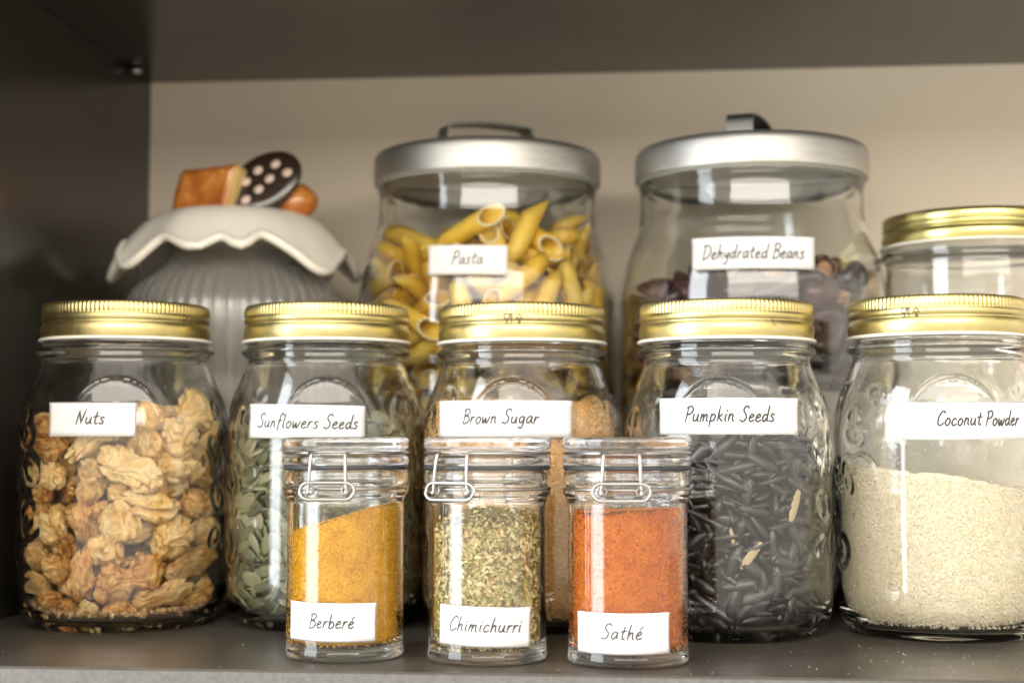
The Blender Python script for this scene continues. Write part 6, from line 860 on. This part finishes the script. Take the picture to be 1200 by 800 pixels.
OCT = ([(1, 0, 0), (-1, 0, 0), (0, .34, 0), (0, -.34, 0), (0, 0, .3), (0, 0, -.3)], [(0, 2, 4), (2, 1, 4), (1, 3, 4), (3, 0, 4), (2, 0, 5), (1, 2, 5), (3, 1, 5), (0, 3, 5)])
def wall_pt(rfun, zlo, ztopf, amin=-115, amax=115, topfrac=.12, rad=0):
    def f():
        a = math.radians(random.uniform(amin, amax))
        if random.random() < topfrac:
            q = rad * math.sqrt(random.random()); x, y = q * math.sin(a), -q * math.cos(a); return (x, y, ztopf(x, y) + .4), (random.uniform(-.4, .4), random.uniform(-.4, .4), 1)
        z = None
        for _ in range(9):
            z = random.uniform(zlo, 112); q = rfun(z)
            if z < ztopf(q * math.sin(a), -q * math.cos(a)): break
        x, y = q * math.sin(a), -q * math.cos(a); return (x, y, z), (math.sin(a), -math.cos(a), 0)
    return f
M_GRAIN = island_mat('coconut_grain', [(0, (.86, .74, .50)), (.5, (.93, .86, .66)), (1, (.96, .93, .80))], .6)
scatter_on(wall_pt(lambda z: mi(z) - .35, 8, lambda x, y: 76 - .14 * x, rad=46), 15000, *OCT, (.55, 1.25), M_GRAIN, 'coconut_grains', 'tiny cream coconut shreds pressed against the glass of the Coconut Powder jar', 'coconut', JARS['coco'], .35)
def cling(lo, hi, R_=lambda z: mi(z) + .1, amin=-100, amax=70):
    def f():
        a = math.radians(random.uniform(amin, amax)); z = lo + (hi - lo) * random.random() ** 1.5; q = R_(z); return (q * math.sin(a), -q * math.cos(a), z), (math.sin(a), -math.cos(a), 0)
    return f
scatter_on(cling(74, 122), 420, *OCT, (.35, .95), M_GRAIN, 'clinging_coconut', 'stray white coconut shreds clinging inside the glass above the coconut powder', 'coconut', JARS['coco'], .1)
M_SG = island_mat('sugar_grain', [(0, (.60, .30, .08)), (.5, (.82, .48, .16)), (1, (.92, .68, .34))], .35)
CUBE = ([(x, y, z) for x in (-.6, .6) for y in (-.5, .5) for z in (-.5, .5)], [(0, 1, 3, 2), (4, 6, 7, 5), (0, 4, 5, 1), (2, 3, 7, 6), (0, 2, 6, 4), (1, 5, 7, 3)])
scatter_on(wall_pt(lambda z: mi(z) - .1, 8, lambda x, y: 113 - .02 * x, rad=44, topfrac=.05), 12000, *CUBE, (.5, .95), M_SG, 'sugar_grains', 'loose crystals of brown sugar against the glass of the Brown Sugar jar', 'sugar', JARS['sugar'], .8)
scatter_on(cling(112, 130, lambda z: mi(z) + .1), 160, *CUBE, (.2, .5), M_SG, 'clinging_sugar', 'specks of sugar clinging to the glass above the brown sugar', 'sugar', JARS['sugar'], .8)
LEAF = ([(-1, 0, 0), (-.4, .42, .12), (.4, .34, .1), (1, 0, -.1), (.4, -.36, .14), (-.4, -.38, .1), (0, 0, -.16)], [(0, 6, 1), (1, 6, 2), (2, 6, 3), (3, 6, 4), (4, 6, 5), (5, 6, 0)])
M_FLAKE = island_mat('herb_flake', [(0, (.22, .19, .06)), (.25, (.42, .37, .13)), (.5, (.66, .56, .25)), (.8, (.84, .72, .42)), (1, (.62, .36, .12))], .7)
scatter_on(wall_pt(lambda z: 22.5 + random.uniform(-1.1, .6), 6.5, lambda x, y: 62.5 + .10 * x - .012 * (x * x + y * y) + random.uniform(-2, 4.5), -180, 180, .16, 22), 13000, *LEAF, (.6, 1.9), M_FLAKE, 'herb_flakes', 'crumbled yellow green herb leaves against the glass of the Chimichurri jar', 'herbs', CLIP['chimi'], .75)
M_SPG = island_mat('ochre_grain', [(0, (.62, .26, .012)), (1, (.95, .60, .09))], .9); M_SPR = island_mat('orange_grain', [(0, (.48, .09, .01)), (1, (.92, .34, .05))], .9)
scatter_on(wall_pt(lambda z: 23.45, 6.5, lambda x, y: 61 + .31 * x, -180, 180, .35, 23), 9000, *CUBE, (.2, .6), M_SPG, 'spice_grains', 'fine ochre grains on the Berberé powder', 'spice', CLIP['berbere'], 1)
scatter_on(wall_pt(lambda z: 23.45, 6.5, lambda x, y: 65.2 + .05 * x, -180, 180, .35, 23), 9000, *CUBE, (.2, .7), M_SPR, 'spice_grains', 'fine orange grains on the Sathé powder', 'spice', CLIP['sathe'], 1)
for k_, m_, n1, l1, zz in (('berbere', M_SPG, 'clinging_spice', 'ochre dust clinging to the glass above the Berberé powder', (52, 72)), ('sathe', M_SPR, 'clinging_spice', 'orange dust clinging to the glass above the Sathé powder', (60, 74))):
    scatter_on(cling(*zz, lambda z: 23.42, -180, 180), 420, *CUBE, (.06, .30), m_, n1, l1, 'spice', CLIP[k_], .8)
# walnut crumbs under the walnuts, and specks of dust and crumbs on the shelf
M_CRUMB = island_mat('walnut_crumb', [(0, (.40, .22, .09)), (1, (.72, .50, .27))], .8)
def crumbf():
    a = random.uniform(0, 2 * PI); q = 46 * math.sqrt(random.random()); z = 6.3 + max(0, (q - 38)) * .35 + random.uniform(0, 1.8); return (q * math.sin(a), q * math.cos(a), z), (0, 0, 1)
scatter_on(crumbf, 3200, *CUBE, (.6, 1.9), M_CRUMB, 'walnut_crumbs', 'fine walnut crumbs lying at the bottom of the Nuts jar', 'crumbs', JARS['nuts'], 1)
def shelff():
    x = random.choice((-276, -170, -136, 38, 100, 143, 143, 143)) + random.gauss(0, 42); y = 20 + 95 * random.random() ** 1.2; return (x, y, .12), (0, 0, 1)
M_DUST = island_mat('dust', [(0, (.35, .32, .28)), (1, (.75, .72, .66))], .8)
scatter_on(shelff, 170, *CUBE, (.06, .30), M_DUST, 'shelf_crumbs', 'pale crumbs and dust specks scattered on the dark shelf', 'crumbs', (0, 0), 1)

# ------------------------------------------------------------------ nuts, seeds, pasta and beans: settled by a physics run, poses stored here
def unpack(rows):
    a = np.array(rows, dtype=float).reshape(-1, 7); v3 = a[:, 3:6] / 100; w = np.sqrt(np.clip(1 - (v3 ** 2).sum(1), 0, 1))
    return a[:, :3] / 10, np.column_stack([w, v3]), a[:, 6] / 50

def blob_mesh(name, fn, sub, material):
    bm = bmesh.new(); bmesh.ops.create_icosphere(bm, subdivisions=sub, radius=1)
    for v_ in bm.verts: v_.co = Vector(fn(v_.co)) * S
    for f in bm.faces: f.smooth = True
    me = bpy.data.meshes.new(name); bm.to_mesh(me); bm.free(); me.materials.append(material); return me

# walnut halves and pieces
m, nt, b = mat('walnut_kernel', (.55, .33, .14), .5, Specular_IOR_Level=.35, Subsurface_Weight=.0); M_NUT = m
v = coord(nt); oi = N(nt, 'ShaderNodeObjectInfo'); a_ = noise_n(nt, v, 140, 5, .6, .6)
ad = N(nt, 'ShaderNodeMath', operation='MULTIPLY_ADD'); nt.links.new(oi.outputs['Random'], ad.inputs[0]); ad.inputs[1].default_value = .34; nt.links.new(a_, ad.inputs[2])
nt.links.new(ramp(nt, ad.outputs[0], [(.38, (.26, .085, .016)), (.50, (.54, .25, .06)), (.68, (.74, .46, .16)), (.90, (.86, .66, .34))]), b.inputs['Base Color'])
bump(nt, b, noise_n(nt, v, 700, 4), .35, .0006)
def walnut_fn(seed, kind):
    off = Vector((seed * 9.3, seed * 4.1, seed * 2.7))
    def f(co):
        wp = co + Vector((noise.noise(co * 1.3 + off), noise.noise(co * 1.3 + off * 2), noise.noise(co * 1.3 + off * 3))) * .55
        n1 = noise.noise(co * 1.3 + off)
        fold = min(abs(noise.noise(wp * 2.0 + off * 3)) * 3.0, 1); fold = fold ** .42           # rounded lobes with narrow creases
        fold2 = min(abs(noise.noise(wp * 4.6 + off)) * 4, 1) ** .7
        worm = math.sin(8.2 * wp.x + 2.6 * math.sin(3.6 * wp.y + seed) + 2 * wp.z)
        r = .60 + .14 * n1 + .46 * fold + .05 * fold2
        x, y, z = co.x * 16.4 * r, co.y * 9.8 * r, co.z * 7.0 * r
        if kind == 0:     # half kernel: hollowed underside, waist and central groove
            z = z if z > 0 else z * .3 + 1.5 * math.exp(-(x / 5) ** 2); g = math.exp(-(y / 1.5) ** 2) * 3.2
            z -= g if z > 0 else 0; y *= 1 - .32 * math.exp(-(x / 4) ** 2)
        elif kind == 1:   # quarter, curved like a claw
            z += .028 * x * x - 2.4; y *= .62 + .12 * math.sin(x * .55 + seed)
        elif kind == 2:   # two-lobed fragment
            m_ = math.exp(-((x - 1) / 3.0) ** 2); y *= 1.08 - .58 * m_; z *= 1.0 - .4 * m_; y += 2.2 * math.sin(x * .22)
        else:             # small chunk
            x *= .66; y *= .9; z *= 1.15
        return x, y, z
    return f
NUTS = [blob_mesh('walnut_piece', walnut_fn(i, (0, 2, 1, 2, 0, 1, 0, 2, 3)[i]), 5, M_NUT) for i in range(9)]
# green seeds (flat, pointed) and black seeds (long, ribbed)
def seed_mesh(name, L, W, H, material, pt=.5, nl=12, nr=12, ridge=0):
    V_ = [(-L, 0, 0)]
    for i in range(1, nl):
        t_ = i / nl; x = -math.cos(t_ * PI); w = math.sqrt(max(1 - x * x, 0)) * (1 - pt * .5 * (x * .5 + .5)); w = w ** .9
        for j in range(nr):
            a = 2 * PI * j / nr; rr = 1 + ridge * (j % 2)
            V_.append((x * L, W * w * math.cos(a) * rr, H * w * math.copysign(abs(math.sin(a)) ** .8, math.sin(a)) * rr))
    V_.append((L, 0, 0)); F_ = [(0, 1 + (j + 1) % nr, 1 + j) for j in range(nr)]
    for i in range(nl - 2):
        for j in range(nr): a = 1 + i * nr; F_.append((a + j, a + (j + 1) % nr, a + nr + (j + 1) % nr, a + nr + j))
    e = len(V_) - 1; a = 1 + (nl - 2) * nr; F_ += [(a + j, a + (j + 1) % nr, e) for j in range(nr)]
    return fix_normals(mesh_np(name, V_, F_, [material]))
def rnd_mat(name, stops, rough, sc, bst, **kw):
    m, nt, b = mat(name, stops[0][1], rough, **kw); v = coord(nt); oi = N(nt, 'ShaderNodeObjectInfo'); g = N(nt, 'ShaderNodeNewGeometry')
    s1 = N(nt, 'ShaderNodeMath', operation='ADD'); nt.links.new(oi.outputs['Random'], s1.inputs[0]); nt.links.new(g.outputs['Random Per Island'], s1.inputs[1])
    fr = N(nt, 'ShaderNodeMath', operation='FRACT'); nt.links.new(s1.outputs[0], fr.inputs[0])
    a = noise_n(nt, v, sc, 4); ad = N(nt, 'ShaderNodeMath', operation='MULTIPLY_ADD'); nt.links.new(fr.outputs[0], ad.inputs[0]); ad.inputs[1].default_value = .6
    hf = N(nt, 'ShaderNodeMath', operation='MULTIPLY'); nt.links.new(a, hf.inputs[0]); hf.inputs[1].default_value = .45; nt.links.new(hf.outputs[0], ad.inputs[2])
    nt.links.new(ramp(nt, ad.outputs[0], stops), b.inputs['Base Color'])
    if bst: bump(nt, b, noise_n(nt, coord(nt, (.25, 1, 1)), sc * 5, 2), bst, .0004)
    return m
M_GSEED = rnd_mat('green_seed', [(.12, (.065, .07, .035)), (.4, (.15, .155, .08)), (.7, (.27, .265, .145)), (.95, (.50, .44, .25))], .42, 120, .2)
M_BSEED = rnd_mat('black_seed', [(.15, (.010, .010, .010)), (.6, (.022, .021, .021)), (.95, (.048, .043, .038))], .30, 160, .5)
M_PSEED = mat('pale_seed', (.56, .43, .25), .5)[0]
GS = [seed_mesh('green_seed', 6.6, 3.7, 1.25, M_GSEED, .6), seed_mesh('green_seed', 6.0, 3.9, 1.1, M_GSEED, .4)]
BS = [seed_mesh('black_seed', 9.0, 3.9, 2.5, M_BSEED, .75, ridge=.05), seed_mesh('black_seed', 8.6, 4.1, 2.6, M_BSEED, .5, ridge=.04)]
# penne
m, nt, b = mat('dry_pasta', (.80, .50, .12), .45, Specular_IOR_Level=.4); M_PEN = m
v = coord(nt); oi = N(nt, 'ShaderNodeObjectInfo'); ad = N(nt, 'ShaderNodeMath', operation='MULTIPLY_ADD'); nt.links.new(oi.outputs['Random'], ad.inputs[0]); ad.inputs[1].default_value = .4; nt.links.new(noise_n(nt, v, 50, 3), ad.inputs[2])
nt.links.new(ramp(nt, ad.outputs[0], [(.3, (.78, .44, .03)), (.6, (.88, .56, .065)), (.95, (.93, .67, .15))]), b.inputs['Base Color'])
M_PENCUT = mat('pasta_cut', (.94, .84, .58), .5)[0]
def penne_mesh(ro, ri, L):
    n = 36; V_ = []; rings = []
    def ring_(r, e, inner):
        out = []
        for i in range(n):
            a = 2 * PI * i / n; rr = r * (1 if inner else 1 + .018 * math.cos(a * 18)); y, z = rr * math.cos(a), rr * math.sin(a); out.append((e * (L - abs(1) * 0) + z * 1.15, y, z))
        return out
    for e in (-1, -.5, 0, .5, 1): rings.append(ring_(ro, e, False))
    for e in (1, 0, -1): rings.append(ring_(ri, e, True))
    V_ = np.array(rings).reshape(-1, 3); F_ = grid_faces(8, n).tolist(); last = 7 * n
    F_ += [(last + i, last + (i + 1) % n, (i + 1) % n, i) for i in range(n)]
    fm = [0] * (4 * n) + [1] * n + [0] * (2 * n) + [1] * n
    return fix_normals(mesh_np('penne', V_, F_, [M_PEN, M_PENCUT], fm=fm))
PN = [penne_mesh(5.9, 4.9, 18.0)]
# dark dried bean pieces
M_BEAN = rnd_mat('dark_bean', [(.1, (.022, .010, .014)), (.5, (.055, .026, .034)), (.85, (.11, .045, .04)), (1, (.22, .09, .05))], .34, 60, .5, Specular_IOR_Level=.5)
m, nt, b = mat('split_bean', (.5, .3, .16), .5); M_SPLIT = m
v = coord(nt); nt.links.new(ramp(nt, noise_n(nt, v, 110, 4), [(.42, (.05, .02, .02)), (.5, (.45, .25, .13)), (.7, (.70, .48, .28))]), b.inputs['Base Color'])
def bean_fn(seed):
    off = Vector((seed * 5.3, seed * 7.7, 1.1))
    def f(co):
        n1 = noise.noise(co * 1.1 + off); w = 1 - abs(noise.noise(co * 2.2 + off)) * 1.6; r = 1 + .30 * n1 + .10 * w
        x, y, z = co.x * 13 * r, co.y * 7.8 * r, co.z * 5.6 * r; y += .03 * x * x * (1 if seed % 2 else -.6); return x, y - 1.5, z
    return f
BN = [blob_mesh('bean', bean_fn(i), 3, M_BEAN) for i in range(5)] + [blob_mesh('bean', bean_fn(7), 3, M_SPLIT)]

def pieces(key, c, meshes, name, label, cat, group, keep, zb, sxy=1.0, stuff=None, score=None, drop=0, rmax=48.3, dz=0, tiltx=0, zcap=None, most=None, vary=(1, 1), spin=0):
    rs = np.random.default_rng(11)
    P, Q, SC = unpack(DATA[key]); P = P * np.array([sxy, sxy, 1]) + np.array([0, 0, dz]); P[:, 2] += tiltx * P[:, 0]; keepm = np.array([zcap(p) for p in P]) if zcap else np.ones(len(P), bool); P, Q, SC = P[keepm], Q[keepm], SC[keepm]; n = len(P); drop = max(0, n - most) if most else drop
    SC = SC * (np.random.default_rng(len(P)).uniform(*vary, len(P)))
    ext = {id(me): np.array([v_.co for v_ in me.vertices]) / S for me in meshes}
    sc_ = score(P) if score else -P[:, 1] + .6 * np.hypot(P[:, 0], P[:, 1]) + zb * P[:, 2]
    order = np.argsort(-sc_)[: n - drop]; first = {}; restV = []; restF = []; base = 0
    for rank, i in enumerate(order):
        k = int(i) % len(meshes); q = Quaternion((P[i, 0], P[i, 1], 0), rs.normal(0, spin)) @ Quaternion(Q[i]).normalized(); loc = (c[0] + P[i, 0], c[1] + P[i, 1], P[i, 2])
        w_ = (ext[id(meshes[k])] * SC[i]) @ np.array(q.to_matrix()).T; mr_ = np.hypot(w_[:, 0] + P[i, 0], w_[:, 1] + P[i, 1]).max(); pr = math.hypot(P[i, 0], P[i, 1])
        rm_ = rmax(P[i, 2]) if callable(rmax) else rmax
        if mr_ > rm_ and pr > 1: f_ = max(0, 1 - (mr_ - rm_) / pr); loc = (c[0] + P[i, 0] * f_, c[1] + P[i, 1] * f_, P[i, 2])
        if rank < keep:
            if k not in first: o = bpy.data.objects.new(name, meshes[k]); first[k] = o
            else: o = first[k].copy()
            COL.objects.link(o); o.location = Vector(loc) * S; o.rotation_mode = 'QUATERNION'; o.rotation_quaternion = q; o.scale = (SC[i],) * 3
            tag(o, label, cat, group)
        else:
            me = meshes[k]; vv = np.empty(len(me.vertices) * 3, dtype=np.float32); me.vertices.foreach_get('co', vv); vv = vv.reshape(-1, 3) / S
            restV.append((vv * SC[i]) @ np.array(q.to_matrix()).T + np.array(loc)); restF += [tuple(x + base for x in p.vertices) for p in me.polygons]; base += len(vv)
    if restV and stuff:
        o = link(stuff[0], mesh_np(stuff[0], np.vstack(restV), restF, [meshes[0].materials[0]] + ([meshes[0].materials[1]] if len(meshes[0].materials) > 1 else []))); tag(o, stuff[1], cat, kind='stuff')
pieces('walnut', JARS['nuts'], NUTS, 'walnut_piece', 'amber walnut piece in the glass jar labelled Nuts', 'walnut', 'walnut pieces in the Nuts jar', 180, .25, 1.035, most=180, rmax=50, zcap=lambda p: p[2] < 126 - .55 * math.hypot(p[0], p[1]))
pieces('greenseed', JARS['sun'], GS, 'green_seed', 'flat grey green seed in the jar labelled Sunflowers Seeds', 'seed', 'flat green seeds in the Sunflowers Seeds jar', 300, .1, spin=.5, vary=(.8, 1.15), stuff=('green_seeds', 'mass of flat green seeds deeper in the Sunflowers Seeds jar'))
pieces('blackseed', JARS['pump'], BS, 'black_seed', 'long black seed in the jar labelled Pumpkin Seeds', 'seed', 'black seeds in the Pumpkin Seeds jar', 300, .1, vary=(.9, 1.3), spin=.75, stuff=('black_seeds', 'mass of black seeds deeper in the Pumpkin Seeds jar'))
pieces('penne', TALL['pasta'], PN, 'penne_piece', 'yellow penne tube in the tall jar labelled Pasta', 'pasta', 'penne in the Pasta jar', 200, .45, most=200, zcap=lambda p: p[2] < 216, rmax=lambda z: float(np.interp(z, [175, 190, 206, 218, 226], [75, 73.5, 68.5, 64.5, 62.5])))
pieces('bean', TALL['beans'], BN, 'dried_bean', 'dark wrinkled bean piece in the jar labelled Dehydrated Beans', 'bean', 'dark dried beans in the Dehydrated Beans jar', 220, .45, drop=60, rmax=75, dz=8, tiltx=.10, vary=(.8, 1.3))
# opaque hearts of the two seed jars
for key, r, zt_, mt, lb in (('sun', 37, 99, M_GSEED, 'heart of the green seed mass in the Sunflowers Seeds jar'), ('pump', 34.5, 90, M_BSEED, 'heart of the black seed mass in the Pumpkin Seeds jar')):
    heap('seed_mass', JARS[key], r, 6.5, lambda x, y, zt_=zt_: zt_ + .12 * y, mt, lb, 'seed', seed=6, grain=1.2, n=96)
# pale seeds among the black ones, against the glass
for px, py, rz, sc_, lb in ((882, 651, 52, 1.0, 'pale hulled seed against the glass, the brightest among the black seeds'), (936, 592, 70, 1.1, 'long pale husk near the right flank of the Pumpkin Seeds jar'), (858, 628, 100, .5, 'small pale seed chip in the middle of the Pumpkin Seeds jar')):
    a, z = on_cyl(px, py, JARS['pump'], 51.5); q = 47.7; c = JARS['pump']
    o = link('pale_seed', seed_mesh('pale_seed', 8.0, 2.3, .6, M_PSEED, .4), None, (c[0] + q * math.sin(a), c[1] - q * math.cos(a), z))
    tg = Vector((math.cos(a), math.sin(a), 0)); upv = Vector((0, 0, 1)); ax = tg * math.cos(math.radians(rz)) + upv * math.sin(math.radians(rz)); nr = Vector((math.sin(a), -math.cos(a), 0)); ay = nr.cross(ax)
    o.rotation_euler = Matrix((ax, ay, nr)).transposed().to_euler(); o.scale = (sc_,) * 3; tag(o, lb, 'seed')
# the lower halves of the two tall jars, behind the second row
pieces('penne', TALL['pasta'], PN, 'penne_piece', '', 'pasta', None, 0, .45, rmax=75, dz=-105, zcap=lambda p: p[2] < 118, stuff=('penne_filling', 'yellow penne filling the lower half of the Pasta jar, behind the second row'))
pieces('bean', TALL['beans'], BN, 'dried_bean', '', 'bean', None, 0, .45, rmax=75, dz=-105, zcap=lambda p: p[2] < 118, stuff=('bean_filling', 'dark dried beans filling the lower half of the Dehydrated Beans jar, behind the second row'))
